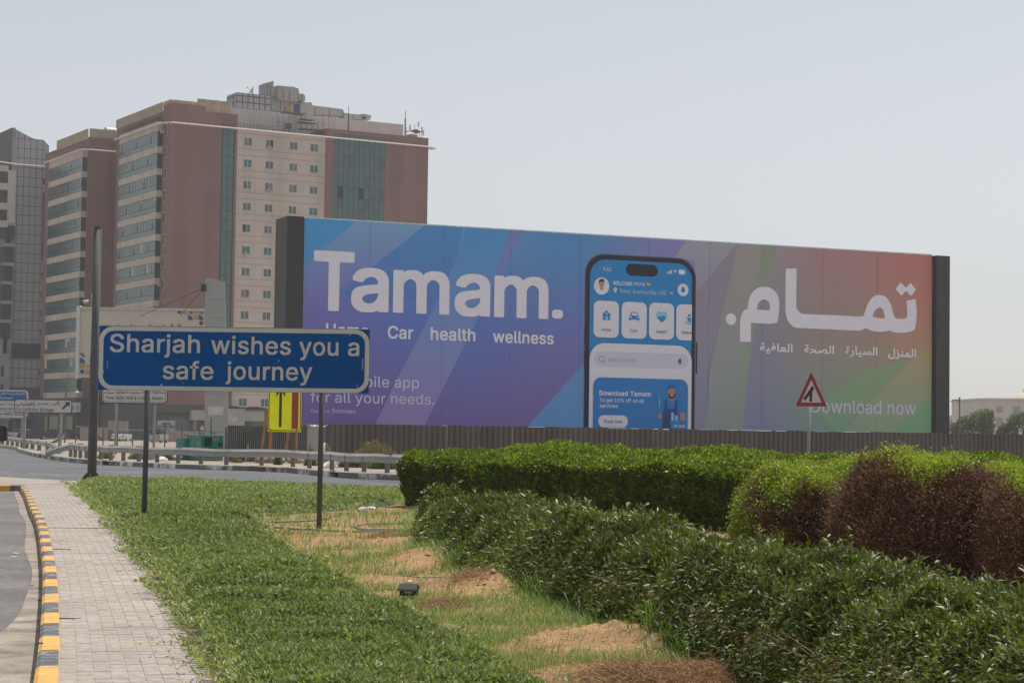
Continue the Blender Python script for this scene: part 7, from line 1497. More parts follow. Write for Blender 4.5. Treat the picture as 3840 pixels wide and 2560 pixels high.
# ------------------------------------------------------------------ far right: buildings
YR = 420.0
def farb(label, px0, px1, pt, Y, m, d=25):
    p = at(px0, 1650, Y); q = at(px1, 1650, Y); t = thing('far_building', label, 'building', (p.x, Y, 0)); h = at((px0 + px1) / 2, pt, Y).z; return t, q.x - p.x, h
M_far = mat('pale_far_stone', (.50, .46, .44), .9, .05, .1, streak=.1)
t, w_, h = farb('low pinkish building far right beside the hoarding post', 3480, 3690, 1561, 440, M_far)
b = MB(); b.box(0, w_, 0, 20, 0, h); obj('wall', b, mat('far_pink', (.42, .32, .30), .9, .06, .2), t); b = MB(); b.box(-.3, w_ + .3, -.3, .0 - .003, h - .8, h + .2); obj('parapet', b, M_far, t)
for i in range(7):
    for j in range(2): b = MB(); x = 1.5 + i * w_ / 7; b.box(x, x + 1.0, -.1, -.003, 1.5 + 3 * j, 3.4 + 3 * j); obj('window', b, M_glass3, t)
t, w_, h = farb('pale square building with a cream dome at the right edge', 3684, 3960, 1500, 400, M_far)
b = MB(); c1_ = at(3712, 1600, 400).x - t.location.x; b.prism([(0, 3), (c1_, 0), (w_, 0), (w_, 28), (0, 28)], 0, h, 'z'); obj('wall', b, M_far, t)
b = MB(); b.prism([(-.3, 2.8), (c1_, -.35), (w_ + .3, -.35), (w_ + .3, 28), (-.3, 28)], h + .01, h + .35, 'z'); obj('cornice', b, M_far, t)
for i in range(4):
    for j, (z0, z1) in enumerate(((1.2, 3.2), (4.6, 6.6), (7.6, 8.9))): 
        if z1 < h: x = c1_ + 1.3 + i * 3.4; b = MB(); b.box(x, x + 1.3, -.12, -.004, z0 * h / 10.2, z1 * h / 10.2); obj('window', b, mat('far_window', (.25, .235, .235), .6), t)
dx = at(3870, 1490, 410).x - t.location.x; b = MB(); R_ = 5.6; zc2 = h - 1.8
for i in range(8):
    for k in range(24):
        a0, a1 = PI / 2 * i / 8, PI / 2 * (i + 1) / 8; b0, b1 = 2 * PI * k / 24, 2 * PI * (k + 1) / 24
        s_ = lambda a, c_: (dx + R_ * math.cos(a) * math.cos(c_), 10 + R_ * math.cos(a) * math.sin(c_), zc2 + 3.9 * math.sin(a)); b.poly([s_(a0, b0), s_(a0, b1), s_(a1, b1), s_(a1, b0)])
obj('dome', b, mat('cream_dome', (.6, .5, .36), .7), t, smooth=True); xs_ = at(3837, 1480, 410).x - t.location.x; zt_ = at(3837, 1458, 410).z; b = MB(); b.tube([(xs_, 10, zc2 + 2), (xs_, 10, zt_)], [.22, .05], 6); obj('finial', b, M_scaf, t)
# ------------------------------------------------------------------ foliage made of single leaves
G = lambda r, g, b: (r, g, b)
L_cover = leafmat('cover_leaf', [(0, G(.08, .11, .03)), (.45, G(.225, .255, .095)), (.8, G(.40, .43, .21)), (.93, G(.48, .52, .32)), (1, G(.48, .41, .13))], .45, .28, (1.4, 1.7, .5), .35)
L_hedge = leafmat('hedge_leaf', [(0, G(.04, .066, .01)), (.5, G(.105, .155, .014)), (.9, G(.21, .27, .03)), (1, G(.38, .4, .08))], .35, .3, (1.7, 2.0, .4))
L_ole = leafmat('lance_leaf', [(0, G(.045, .06, .015)), (.5, G(.125, .148, .032)), (.85, G(.205, .23, .06)), (.96, G(.27, .28, .14)), (1, G(.32, .22, .08))], .42, .2, (1.5, 1.8, .5), .4)
L_yel = leafmat('yellow_green_leaf', [(0, G(.10, .14, .02)), (.5, G(.22, .27, .035)), (1, G(.42, .45, .08))], .5, .35, (1.5, 1.7, .3))
L_brn = leafmat('dry_brown_leaf', [(0, G(.055, .028, .015)), (.5, G(.15, .075, .04)), (.9, G(.28, .15, .085)), (1, G(.36, .26, .19))], .8, .1, (1.5, 1, .6))
L_dry = leafmat('dry_shrub_leaf', [(0, G(.10, .085, .03)), (.5, G(.19, .16, .06)), (1, G(.33, .26, .11))], .8, .15)
L_oli = leafmat('olive_shrub_leaf', [(0, G(.045, .06, .022)), (.5, G(.09, .11, .04)), (1, G(.2, .2, .09))], .7, .2)
L_grs = leafmat('grass_blade', [(0, G(.07, .13, .02)), (.5, G(.14, .22, .04)), (.8, G(.24, .30, .08)), (1, G(.42, .34, .16))], .5, .3, (1.4, 1.7, .4))
L_str = leafmat('straw', [(0, G(.22, .11, .05)), (.5, G(.42, .24, .12)), (1, G(.6, .42, .24))], .8, .05)
L_tree = leafmat('tree_leaf', [(0, G(.07, .09, .03)), (.5, G(.15, .17, .06)), (1, G(.27, .28, .1))], .6, .25)
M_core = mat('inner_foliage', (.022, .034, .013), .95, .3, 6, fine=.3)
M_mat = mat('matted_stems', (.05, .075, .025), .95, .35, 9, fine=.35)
M_stem = mat('woody_stem', (.12, .085, .06), .9, .2, 8)

def unit(a): return a / np.maximum(1e-9, np.linalg.norm(a, axis=1, keepdims=True))
def leafmesh(name, P, D, L, W, m, rnd, parent=None, kind=None, fold=.35, up=None, four=False):
    """one folded kite per leaf: P base points, D directions, L lengths, W half width ratio"""
    n = len(P); D = unit(D); ref = RS.normal(size=(n, 3)) * .6 + (np.array([0, 0, 1.0]) if up is None else up)
    S_ = unit(np.cross(D, ref)); N_ = np.cross(S_, D); L = L[:, None]; hw = L * W
    if four:
        a = P; mid = P + D * L * .45; tip = P + D * L * .95 - N_ * L * .16 * 1.0
        V = np.stack([a, mid + S_ * hw - N_ * 0 + N_ * hw * fold, tip, mid - S_ * hw + N_ * hw * fold, mid], 1).reshape(-1, 3)
        F_ = np.array([[0, 1, 4], [1, 2, 4], [2, 3, 4], [3, 0, 4]]); k = 5
    else:
        mid = P + D * L * .45 + N_ * hw * fold; V = np.stack([P, mid + S_ * hw, P + D * L - N_ * L * .08, mid - S_ * hw], 1).reshape(-1, 3)
        F_ = np.array([[0, 1, 2], [0, 2, 3]]); k = 4
    idx = (np.arange(n) * k)[:, None, None] + F_[None]
    return rawmesh(name, V, idx.reshape(-1, 3), m, np.repeat(rnd, k), parent, kind)
def rawmesh(name, V, T_, m, rnd, parent=None, kind=None):
    me = bpy.data.meshes.new(name); nv, nt_ = len(V), len(T_)
    me.vertices.add(nv); me.vertices.foreach_set('co', np.ascontiguousarray(V, dtype=np.float32).ravel())
    me.loops.add(nt_ * 3); me.loops.foreach_set('vertex_index', np.ascontiguousarray(T_, dtype=np.int32).ravel())
    me.polygons.add(nt_); me.polygons.foreach_set('loop_start', np.arange(0, nt_ * 3, 3, dtype=np.int32)); me.polygons.foreach_set('loop_total', np.full(nt_, 3, dtype=np.int32))
    a = me.attributes.new('rnd', 'FLOAT', 'POINT'); a.data.foreach_set('value', np.ascontiguousarray(rnd, dtype=np.float32)); me.materials.append(m); me.update(calc_edges=True)
    o = link(name, me, parent)
    if kind: tag(o, kind=kind)
    return o
def sticks(P, Q_, r0, r1):
    """thin three-sided twigs from P to Q"""
    n = len(P); D = unit(Q_ - P); S_ = unit(np.cross(D, RS.normal(size=(n, 3)))); T2 = np.cross(D, S_); V = []
    for B_, r in ((P, r0), (Q_, r1)):
        for k in range(3):
            a = 2 * PI * k / 3; V.append(B_ + (S_ * math.cos(a) + T2 * math.sin(a)) * r)
    V = np.stack(V, 1).reshape(-1, 3); F_ = np.array([[0, 1, 4], [0, 4, 3], [1, 2, 5], [1, 5, 4], [2, 0, 3], [2, 3, 5]])
    return V, ((np.arange(n) * 6)[:, None, None] + F_[None]).reshape(-1, 3)
# smooth pseudo noise for arrays
_K = RS.normal(size=(9, 3)); _PH = RS.uniform(0, 6.28, 9)
def nz(P, f):
    s = 0
    for k in range(9): s = s + np.sin((P @ _K[k][:P.shape[1]]) * f * (1 + .23 * k) + _PH[k])
    return s / 4.2
def inpoly(x, y, poly):
    c = np.zeros(x.shape, bool); n = len(poly)
    for i in range(n):
        x0, y0 = poly[i - 1][:2]; x1, y1 = poly[i][:2]; t = ((y0 > y) != (y1 > y)); xx = (x1 - x0) * (y - y0) / (y1 - y0 + 1e-12) + x0; c ^= t & (x < xx)
    return c
def edgedist(x, y, poly):
    d = np.full(x.shape, 1e9); n = len(poly)
    for i in range(n):
        a = np.array(poly[i - 1][:2]); b_ = np.array(poly[i][:2]); ab = b_ - a; t = np.clip(((x - a[0]) * ab[0] + (y - a[1]) * ab[1]) / (ab @ ab), 0, 1); d = np.minimum(d, np.hypot(x - a[0] - ab[0] * t, y - a[1] - ab[1] * t))
    return d
VZ = np.vectorize(vz)

# ---- ground cover
edgeL = [gnd(x, y)[:2] for x, y in ((824, 2560), (717, 2396), (606, 2226), (523, 2110), (412, 1960), (340, 1890), (267, 1829))]
farL = [(-12.3, 58.5), (-9, 57.2), (-5.0, 53.5), (-2.6, 51.0), (-1.9, 47)]
edgeR = [gnd(x, y, .0 + zz)[:2] for x, y, zz in ((1500, 1898, 0), (1300, 1912, 0), (1109, 1922, 0), (960, 1934, 0), (1000, 1975, .15), (1100, 2030, .18), (1350, 2150, .2), (1640, 2280, .2), (1940, 2430, .2), (2210, 2560, .2))]
poly = [(-1.55, 9.6)] + [tuple(p) for p in edgeL] + farL + [tuple(p) for p in edgeR] + [(0.72, 9.6)]
def cov_h(x, y):
    d = edgedist(x, y, poly); e = np.clip(d / .45, 0, 1); e = e * (2 - e); P2 = np.stack([x, y], 1)
    return .02 + e * (.19 + .04 * nz(P2, 1.1) + .035 * nz(P2, 3.1) + .02 * nz(P2, 7)), d
n0 = 620000; ex = -.55; yv = (9.6 ** ex - RS.rand(n0) * (9.6 ** ex - 59.5 ** ex)) ** (1 / ex)      # thinning out with distance
wdt = 15.5; xv = -14 + wdt * RS.rand(n0); jit = RS.normal(size=n0) * .06 + .10 * nz(np.stack([xv * 0, yv], 1), 2.2) * np.clip(yv / 16, 1, 3)
ok = inpoly(xv + jit, yv, poly); xv, yv = xv[ok], yv[ok]
ln = .046 * np.clip(yv / 14, 1, 9) ** .5
h, d = cov_h(xv, yv)
thin = RS.rand(len(xv)) < np.clip(.35 + d * 2.2, 0, 1); xv, yv, ln, h, d = xv[thin], yv[thin], ln[thin], h[thin], d[thin]
k = 3; n = len(xv); P = np.repeat(np.stack([xv, yv, h * 1.0 - ln * .55 * RS.rand(n) - .015], 1), k, 0); nn_ = n * k; th = RS.rand(nn_) * 2 * PI; el = RS.uniform(.15, 1.15, nn_)
D_ = np.stack([np.cos(th) * np.cos(el), np.sin(th) * np.cos(el), np.sin(el)], 1); LL = np.repeat(ln, k) * RS.uniform(.7, 1.25, nn_)
P += RS.normal(size=(nn_, 3)) * np.array([.018, .018, .006])
pn = nz(P[:, :2], .5); dist = np.repeat(yv, k); rnd = np.clip(RS.rand(nn_) * .75 + .08 * pn + .16 * np.clip((dist - 32) / 20, 0, 1.4) + .1 * (RS.rand(nn_) < .06), 0, 1)
rnd = np.where(np.repeat(d, k) < .18, np.clip(rnd + .35 * RS.rand(nn_), 0, 1), rnd)
print('COVER', nn_); cover = leafmesh('ground_cover', P, D_, LL, .17, L_cover, rnd, None, 'stuff')
tag(cover, 'low dense bed of small green leaved ground cover between the pavement and the sandy strip', 'ground cover')
# matted stems under the leaves
mb = MB(); gy = [9.6]
while gy[-1] < 59: gy.append(gy[-1] * 1.008 + .04)
NXc = 70; gx = []
for y in gy:
    xs_ = np.linspace(-13.5, 1.2, 700); ins = inpoly(xs_, np.full(700, y), poly); a, b_ = (xs_[ins].min(), xs_[ins].max()) if ins.any() else (0, 0.01); gx.append((a, b_))
AX = np.array([[a + (b_ - a) * i / NXc for i in range(NXc + 1)] for a, b_ in gx]); AY = np.repeat(np.array(gy)[:, None], NXc + 1, 1)
hh, dd = cov_h(AX.ravel(), AY.ravel()); ins = inpoly(AX.ravel(), AY.ravel(), poly) & (dd > .06); hz = np.where(ins, hh * .8 - .03, -.05)
mb.v = [tuple(v) for v in np.stack([AX.ravel(), AY.ravel(), hz], 1)]
for j in range(len(gy) - 1):
    for i in range(NXc):
        a = j * (NXc + 1) + i
        if ins[a] or ins[a + NXc + 2]: mb.f.append((a, a + 1, a + NXc + 2, a + NXc + 1))
tag(obj('stem_mat', mb, M_mat, cover, True), kind='stuff')
# runners creeping over the pavement edge
n = 500; yr = 1 / (1 / 11.5 - RS.rand(n) * (1 / 11.5 - 1 / 45)); eL = np.array([tuple(p) for p in edgeL]); xr_ = np.interp(yr, eL[:, 1], eL[:, 0])
Pa = np.stack([xr_ + .05, yr, np.full(n, .02)], 1); Pb = Pa + np.stack([-RS.rand(n) * .16 - .02, RS.normal(size=n) * .08, RS.rand(n) * .02], 1); V, T_ = sticks(Pa, Pb, .003, .002); rawmesh('runner', V, T_, L_dry, RS.rand(len(V)), cover, 'stuff')

def shell_hedge(spec, n, m, leaf, W, parent, rough=.08, droop=0.0, name='foliage', up_bias=.5, four=False, seedrnd=(0, 1), cull=True, shellmix=.12):
    """spec(u,v) -> point, outward normal on the hedge skin"""
    P, N_, wgt = spec(n); ln = leaf * RS.uniform(.65, 1.3, len(P)) * wgt
    P = P - N_ * (np.abs(RS.normal(size=len(P))) * shellmix)[:, None]
    D_ = unit(N_ * .8 + RS.normal(size=P.shape) * .55 + np.array([0, 0, up_bias])); rnd = np.clip(RS.rand(len(P)) * (seedrnd[1] - seedrnd[0]) + seedrnd[0] + .12 * nz(P, 1.3) + np.where(N_[:, 2] > .5, .14, -.12), 0, 1)      # sunlit top and shaded sides put into the leaf colour
    D_[:, 2] -= droop * RS.rand(len(P)); return leafmesh(name, P, D_, ln, W, m, rnd, parent, 'stuff', four=four)

# ---- clipped dark hedge along the road side
hA, hB = Vector((-2.35, 43.3)), Vector((8.2, 27.5)); hd = (hB - hA).normalized(); hn = Vector((hd.y, -hd.x)); HL = (hB - hA).length; HW = 3.4; HH = 1.08
hg = thing('clipped_hedge', 'long clipped box shaped hedge with dark side and bright green top beside the road', 'hedge', (0, 0, 0))
def spec_h(n):
    a_top, a_fr, a_end = HL * HW * .7, HL * HH * 1.25, HW * HH * 1.2; tot = a_top + a_fr + a_end; q = RS.rand(n); P = np.zeros((n, 3)); N_ = np.zeros((n, 3)); u = RS.rand(n); v = RS.rand(n)
    s = u * HL; w__ = np.where(q < a_top / tot, -(v ** 1.35) * HW, np.where(q < (a_top + a_fr) / tot, 0, -v * HW)); z = np.where(q < a_top / tot, HH, np.where(q < (a_top + a_fr) / tot, v * HH, u * HH)); s = np.where(q >= (a_top + a_fr) / tot, 0, s)
    top = q < a_top / tot; fr = (q >= a_top / tot) & (q < (a_top + a_fr) / tot); end = ~top & ~fr
    loc = np.stack([s, w__, z], 1); bulge = .09 * nz(loc, 1.2) + .06 * nz(loc, 3.4)
    N_[top] = (0, 0, 1); N_[fr] = (0, 1, 0); N_[end] = (-1, 0, 0); fe = end & (RS.rand(n) < .4); N_[fe] = (1, 0, 0); loc[fe, 0] = HL - .1
    # round the upper front edge and taper the foot
    r = .22; c_ = np.clip((z - (HH - r)) / r, 0, 1); loc[:, 1] -= np.where(fr, r * (1 - np.sqrt(1 - np.clip(c_, 0, .999) ** 2)) + .14 * np.clip(1 - z / .35, 0, 1), 0)
    loc[:, 0] += np.where(end, np.where(fe, -1, 1), 0) * np.where(end, .3 * np.clip(1 - z / .9, 0, 1) + .12 * (c_ ** 2) + .25 * (np.abs(loc[:, 1] / HW * 2 + 1) ** 4), 0)
    loc[:, 2] += np.where(top, -.10 * np.clip(1 + w__ / .3, 0, 1), 0) + np.where(top, .03 * nz(loc, .7) + .2 * np.clip(-w__ / 1.7, 0, 1) ** .7, 0)
    loc = loc + N_ * bulge[:, None]
    P = np.stack([hA.x + hd.x * loc[:, 0] + hn.x * loc[:, 1], hA.y + hd.y * loc[:, 0] + hn.y * loc[:, 1], loc[:, 2]], 1)
    N2_ = np.stack([hd.x * N_[:, 0] + hn.x * N_[:, 1], hd.y * N_[:, 0] + hn.y * N_[:, 1], N_[:, 2]], 1); return P, N2_, np.where(top, 1.0, .95)
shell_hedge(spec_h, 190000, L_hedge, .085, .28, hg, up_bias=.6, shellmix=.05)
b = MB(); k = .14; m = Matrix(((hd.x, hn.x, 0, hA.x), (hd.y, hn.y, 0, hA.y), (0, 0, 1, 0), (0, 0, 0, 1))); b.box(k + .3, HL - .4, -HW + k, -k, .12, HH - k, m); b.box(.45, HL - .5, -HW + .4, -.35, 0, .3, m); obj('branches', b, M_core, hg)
n = 500; s = RS.rand(n) * HL; s[:60] *= .05; w__ = -RS.rand(n) * HW * .9; P = np.stack([hA.x + hd.x * s + hn.x * w__, hA.y + hd.y * s + hn.y * w__, np.zeros(n)], 1); V, T_ = sticks(P, P + RS.normal(size=(n, 3)) * .12 + np.array([0, 0, .4]), .012, .007); rawmesh('stem', V, T_, L_brn, RS.rand(len(V)), hg, 'stuff')

# ---- loose hedge of lance leaved shrubs sweeping to the right foreground
front = [(-1.42, 31.2), (-1.22, 28.6), (-.86, 26.4), (-.35, 23.4), (.2, 20.6), (.75, 18.2), (1.15, 15.6), (1.5, 13.6), (1.8, 11.6), (2.0, 9.6), (2.2, 7.2)]
back = [(-1.0, 33.6), (-.1, 32.6), (.35, 31.0), (1.2, 26.5), (1.75, 21.5), (2.15, 18.3), (2.75, 15.8), (3.25, 13.6), (3.8, 11.8), (4.6, 10.0), (5.6, 8.0)]
fr_ = np.array(smooth_line(front, .1)); bk_ = np.array(smooth_line(back, .1))
def strip_pt(t, w__):
    i = t * (len(fr_) - 1); a = np.stack([np.interp(i, np.arange(len(fr_)), fr_[:, k]) for k in (0, 1)], 1); j = t * (len(bk_) - 1); b_ = np.stack([np.interp(j, np.arange(len(bk_)), bk_[:, k]) for k in (0, 1)], 1); return a + (b_ - a) * w__[:, None], b_ - a
sh_ = thing('shrub_hedge', 'loose unclipped hedge of dark lance leaved shrubs sweeping from the road to the right foreground', 'hedge')
_pt, _ab = strip_pt(RS.rand(150) ** .8, RS.uniform(.02, .98, 150)); PH_ = RS.uniform(-.13, .09, 150)
def hgt(P2, w__):
    best = np.full(len(P2), 9.0); hv = np.zeros(len(P2))
    for c_, h_ in zip(_pt, PH_):       # every plant of the hedge is a dome of its own
        dd_ = np.hypot(P2[:, 0] - c_[0], P2[:, 1] - c_[1]) / .52; m_ = dd_ < best; best[m_] = dd_[m_]; hv[m_] = h_
    dome = 1 - .36 * np.clip(best, 0, 1.15) ** 2.2 + hv
    return hgt0(P2, w__) * dome * (1.12 - .13 * np.clip((P2[:, 1] - 17) / 9, 0, 1))
def hgt0(P2, w__):
    lump = .07 * nz(P2, .9) + .05 * nz(P2, 2.3) + .03 * nz(P2, 5.2)
    return (.65 + .85 * lump - .05 * np.clip(nz(P2, 8.5), 0, 2)) * np.clip(1 - (np.clip(.30 - w__, 0, 1) / .30) ** 2.4 * .72, .2, 1) * np.clip(1 - (np.clip(w__ - .88, 0, 1) / .12) ** 2 * .3, 0, 1)
n = 620000; t = RS.rand(n) ** 1.0; w__ = RS.rand(n); w__ = np.where(RS.rand(n) < .42, w__ * .32, w__); P2, ab = strip_pt(t, w__)
dist = P2[:, 1]; keep = RS.rand(n) < np.clip((9.5 / dist) ** .7, .3, 1); t, w__, P2, ab, dist = t[keep], w__[keep], P2[keep], ab[keep], dist[keep]
jt = RS.normal(size=P2.shape) * .05; P2 = P2 + jt; H_ = hgt(P2, w__); n = len(t)
side = w__ < .16; zf = np.where(side, RS.rand(n) ** .8, 1 - np.abs(RS.normal(size=n)) * .10)
endc = np.clip(t / .03, 0, 1); z = H_ * zf * (.75 + .25 * endc); up_ = np.where(side, .25, .8)
out = unit(np.stack([-ab[:, 0], -ab[:, 1], np.zeros(n)], 1)); Nn = out * np.where(side, .9, .25 * (1 - w__))[:, None] + np.array([0, 0, 1.0]) * up_[:, None]
D_ = unit(Nn + RS.normal(size=(n, 3)) * .62); lf = .048 * np.clip(dist / 11, 1, 4) ** .5 * RS.uniform(.6, 1.3, n)
spr = (RS.rand(n) < .10); z = z + np.where(spr & ~side, RS.rand(n) * .10, 0)
rnd = np.clip(RS.rand(n) * .85 + .13 * nz(P2, .8) - .05 * nz(P2, 3), 0, 1)
PL = np.stack([P2[:, 0], P2[:, 1], z], 1); nr = dist < 15.5
leafmesh('foliage', PL[nr], D_[nr], lf[nr], .17, L_ole, rnd[nr], sh_, 'stuff', four=True); leafmesh('foliage', PL[~nr], D_[~nr], lf[~nr], .18, L_ole, rnd[~nr], sh_, 'stuff'); print('SHRUB', nr.sum(), (~nr).sum())
# upright leafy sprigs breaking the outline
n = 900; t = RS.rand(n) ** 1.1; w__ = RS.uniform(.12, .97, n); P2, ab = strip_pt(t, w__); H_ = hgt(P2, w__); Pa = np.stack([P2[:, 0], P2[:, 1], H_ - .12], 1); Pb = Pa + RS.normal(size=(n, 3)) * .05 + np.array([0, 0, .17]) * RS.uniform(.6, 1.3, n)[:, None]
V, T_ = sticks(Pa, Pb, .004, .002); rawmesh('twig', V, T_, L_dry, RS.rand(len(V)) * .6, sh_, 'stuff')
m_ = 9; f = np.tile(np.linspace(.3, 1, m_), n)[:, None]; Pl = np.repeat(Pa, m_, 0) * (1 - f) + np.repeat(Pb, m_, 0) * f; th = RS.rand(len(Pl)) * 2 * PI; D_ = np.stack([np.cos(th), np.sin(th), RS.uniform(.2, 1.2, len(Pl))], 1); leafmesh('sprig', Pl, D_, .07 * np.clip(np.repeat(P2[:, 1], m_) / 11, 1, 4) ** .6 * RS.uniform(.7, 1.2, len(Pl)), .15, L_ole, np.clip(RS.rand(len(Pl)) * .9 + .1, 0, 1), sh_, 'stuff', four=True)
# bare twigs and dead leaves low on the near side
n = 1300; t = RS.uniform(.4, 1, n); w__ = RS.rand(n) * .12; P2, ab = strip_pt(t, w__); o2 = unit(np.stack([-ab[:, 0], -ab[:, 1], np.zeros(n)], 1)); Pa = np.stack([P2[:, 0], P2[:, 1], RS.rand(n) * .35], 1) + o2 * .02; Pb = Pa + o2 * (RS.rand(n) * .1)[:, None] + RS.normal(size=(n, 3)) * .06 + np.array([0, 0, .04]); Pb[:, 2] = np.maximum(Pb[:, 2], .01); V, T_ = sticks(Pa, Pb, .0035, .0015); rawmesh('bare_twig', V, T_, L_dry, RS.rand(len(V)), sh_, 'stuff')
leafmesh('dead_leaf', Pb[:900], RS.normal(size=(900, 3)), np.full(900, .05), .2, L_brn, RS.rand(900), sh_, 'stuff')
# inner core
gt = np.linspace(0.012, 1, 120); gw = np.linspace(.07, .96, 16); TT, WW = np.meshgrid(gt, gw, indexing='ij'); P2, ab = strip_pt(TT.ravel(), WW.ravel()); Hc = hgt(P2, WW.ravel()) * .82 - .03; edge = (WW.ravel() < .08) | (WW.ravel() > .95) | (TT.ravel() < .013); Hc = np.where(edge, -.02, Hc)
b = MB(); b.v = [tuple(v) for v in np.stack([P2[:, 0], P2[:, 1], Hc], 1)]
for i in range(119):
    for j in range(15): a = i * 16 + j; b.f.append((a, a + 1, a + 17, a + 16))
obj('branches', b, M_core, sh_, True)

# ---- rounded shrubs, half of them dead
def blob(name, label, cx, cy_, rx, ry, h, n, brown, seed, group, ngreen=1.0, tilt=0, low=.2):
    t = thing(name, label, 'shrub', (cx, cy_, 0), 0, group); rs = np.random.RandomState(seed)
    v = rs.normal(size=(n, 3)); v[:, 2] = np.abs(v[:, 2]) * 1.1; v = unit(v); sup = 1 / (np.abs(v[:, 0]) ** 2.8 + np.abs(v[:, 1]) ** 2.8 + np.abs(v[:, 2]) ** 2.8) ** (1 / 2.8)
    lump = 1 + .07 * nz(v + seed, 3.0) + .035 * nz(v + seed, 8.0); R_ = sup[:, None] * lump[:, None]; P = v * R_ * np.array([rx, ry, h]) ; P[:, 2] += 0
    Nn = unit(v / np.array([rx, ry, h])); br = brown(P, v, rs); dep = np.abs(rs.normal(size=n)) * .06; P = P - Nn * dep[:, None] - Nn * (.09 * np.clip(nz(v + seed, 17.0), 0, 2) + .05 * np.clip(nz(v + 2 * seed, 34.0), 0, 2))[:, None] * min(rx, ry)
    # little clustered tufts
    cl = rs.randint(0, max(1, n // 14), n); off = rs.normal(size=(n // 14 + 1, 3)) * .05; P = P + off[cl]
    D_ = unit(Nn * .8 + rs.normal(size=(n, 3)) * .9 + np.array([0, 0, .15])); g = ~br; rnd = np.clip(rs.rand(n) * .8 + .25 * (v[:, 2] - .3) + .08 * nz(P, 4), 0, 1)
    leafmesh('green_foliage', P[g], D_[g], rs.uniform(.02, .036, g.sum()), .42, L_yel, rnd[g], t, 'stuff')
    leafmesh('dead_foliage', P[br], D_[br], rs.uniform(.022, .042, br.sum()), .2, L_brn, np.clip(rs.rand(br.sum()) * .8 + .1 * nz(P[br], 5), 0, 1), t, 'stuff')
    q = P[br][::4]; q0 = q * .95 + rs.normal(size=q.shape) * .05; q1 = q0 * 1.03 + rs.normal(size=q.shape) * .036; V, T_ = sticks(q0, q1, .0036, .002); rawmesh('dry_twig', V, T_, L_brn, np.clip(RS.rand(len(V)) * .5 + .6, 0, 1), t, 'stuff')
    b = MB(); bm = bmesh.new(); bmesh.ops.create_icosphere(bm, subdivisions=3, radius=1)
    for q in bm.verts:
        s = 1 / (abs(q.co.x) ** 2.8 + abs(q.co.y) ** 2.8 + abs(q.co.z) ** 2.8) ** (1 / 2.8); q.co = Vector((q.co.x * s * rx * .84, q.co.y * s * ry * .84, max(.03, q.co.z * s * h * .84)))
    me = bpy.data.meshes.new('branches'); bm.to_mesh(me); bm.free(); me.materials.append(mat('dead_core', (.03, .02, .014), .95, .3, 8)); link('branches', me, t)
    b = MB(); 
    for k in range(6): a = k * 1.05; b.tube([(math.cos(a) * .08, math.sin(a) * .08, 0), (math.cos(a) * .3 * rx, math.sin(a) * .3 * ry, h * .4)], [.03, .018], 6)
    obj('stem', b, M_stem, t); return t
def gx_(px, Y): return (px - 1920) / F * Y
grp = 'rounded half dead shrubs'
def brA(P, v, rs): q = nz(P, 2.0) * .25; return (v[:, 1] < .35) & (v[:, 2] + q + .16 * nz(P, 7) < .80) & (v[:, 0] > -.72) & (nz(P + 3, 5.0) + .5 * nz(P, 13) < .55)
def brB(P, v, rs): q = nz(P, 1.6) * .22; return (v[:, 1] < .5) & (v[:, 2] + q * .6 + .08 * nz(P, 6) < .93) & (v[:, 0] > -.97) & (nz(P + 5, 3.0) + .35 * nz(P, 12) < .95) & (rs.rand(len(P)) < .985)
def brC(P, v, rs): q = nz(P, 1.9) * .25; return (v[:, 2] + q < .6) & (v[:, 1] < .4)
YA, YB = 24.3, 23.0
blob('rounded_shrub', 'smaller rounded yellow green shrub with browned front, left of the big dead one', gx_(2985, YA), YA, .72, .9, 1.2, 70000, brA, 11, grp)
blob('rounded_shrub', 'large mostly dead brown shrub with a yellow green crown at the right edge', gx_(3470, YB), YB, 1.12, 1.1, 1.38, 120000, brB, 12, grp)
blob('rounded_shrub', 'mostly green top of a rounded shrub showing behind between the two browned shrubs', gx_(3220, 26), 26.0, .8, .9, 1.28, 40000, lambda P, v, rs: (v[:, 2] < .35) & (v[:, 1] < 0), 13, grp)
blob('rounded_shrub', 'dead brown shrub cut by the right edge of the picture with a thin green rim', gx_(3900, 21.6), 21.6, .62, .9, 1.2, 45000, lambda P, v, rs: (v[:, 2] + .1 * nz(P, 2) < .9), 14, grp)
blob('rounded_shrub', 'green rounded shrub top peeking behind at the far right edge', gx_(3790, 26), 26.0, .7, .8, 1.26, 30000, lambda P, v, rs: (v[:, 2] < .2), 15, grp)

# ---- dry bushes near the fence
def bush(label, px0, px1, pt, pb, Y, n, m, size=.11, nm='dry_bush', tall=False):
    p = at((px0 + px1) / 2, 1700, Y); hw = (px1 - px0) / 2 / F * Y; h = at((px0 + px1) / 2, pt, Y).z; z0 = max(0, at((px0 + px1) / 2, pb, Y).z)
    t = thing(nm, label, 'bush', (p.x, Y, 0), 0, 'dry bushes along the far roadside'); v = RS.normal(size=(n, 3)); v[:, 2] = np.abs(v[:, 2]); v = unit(v); r = RS.rand(n) ** .35; P = v * r[:, None] * np.array([hw, hw * .7, h]) * (1 + .16 * nz(v, 4))[:, None]; P[:, 2] = np.maximum(P[:, 2], .01)
    leafmesh('foliage', P, v + RS.normal(size=v.shape) * .6, size * RS.uniform(.6, 1.3, n), .16, m, np.clip(RS.rand(n) * .8 + .2 * v[:, 2], 0, 1), t, 'stuff')
    q = P[::12]; V, T_ = sticks(q * .1, q * 1.05, .012, .006); rawmesh('branch', V, T_, L_dry, RS.rand(len(V)), t, 'stuff'); return t
bush('broad tan brown bush against the brown fence, right of the right sign post', 1310, 1500, 1657, 1740, 98, 4200, L_dry)
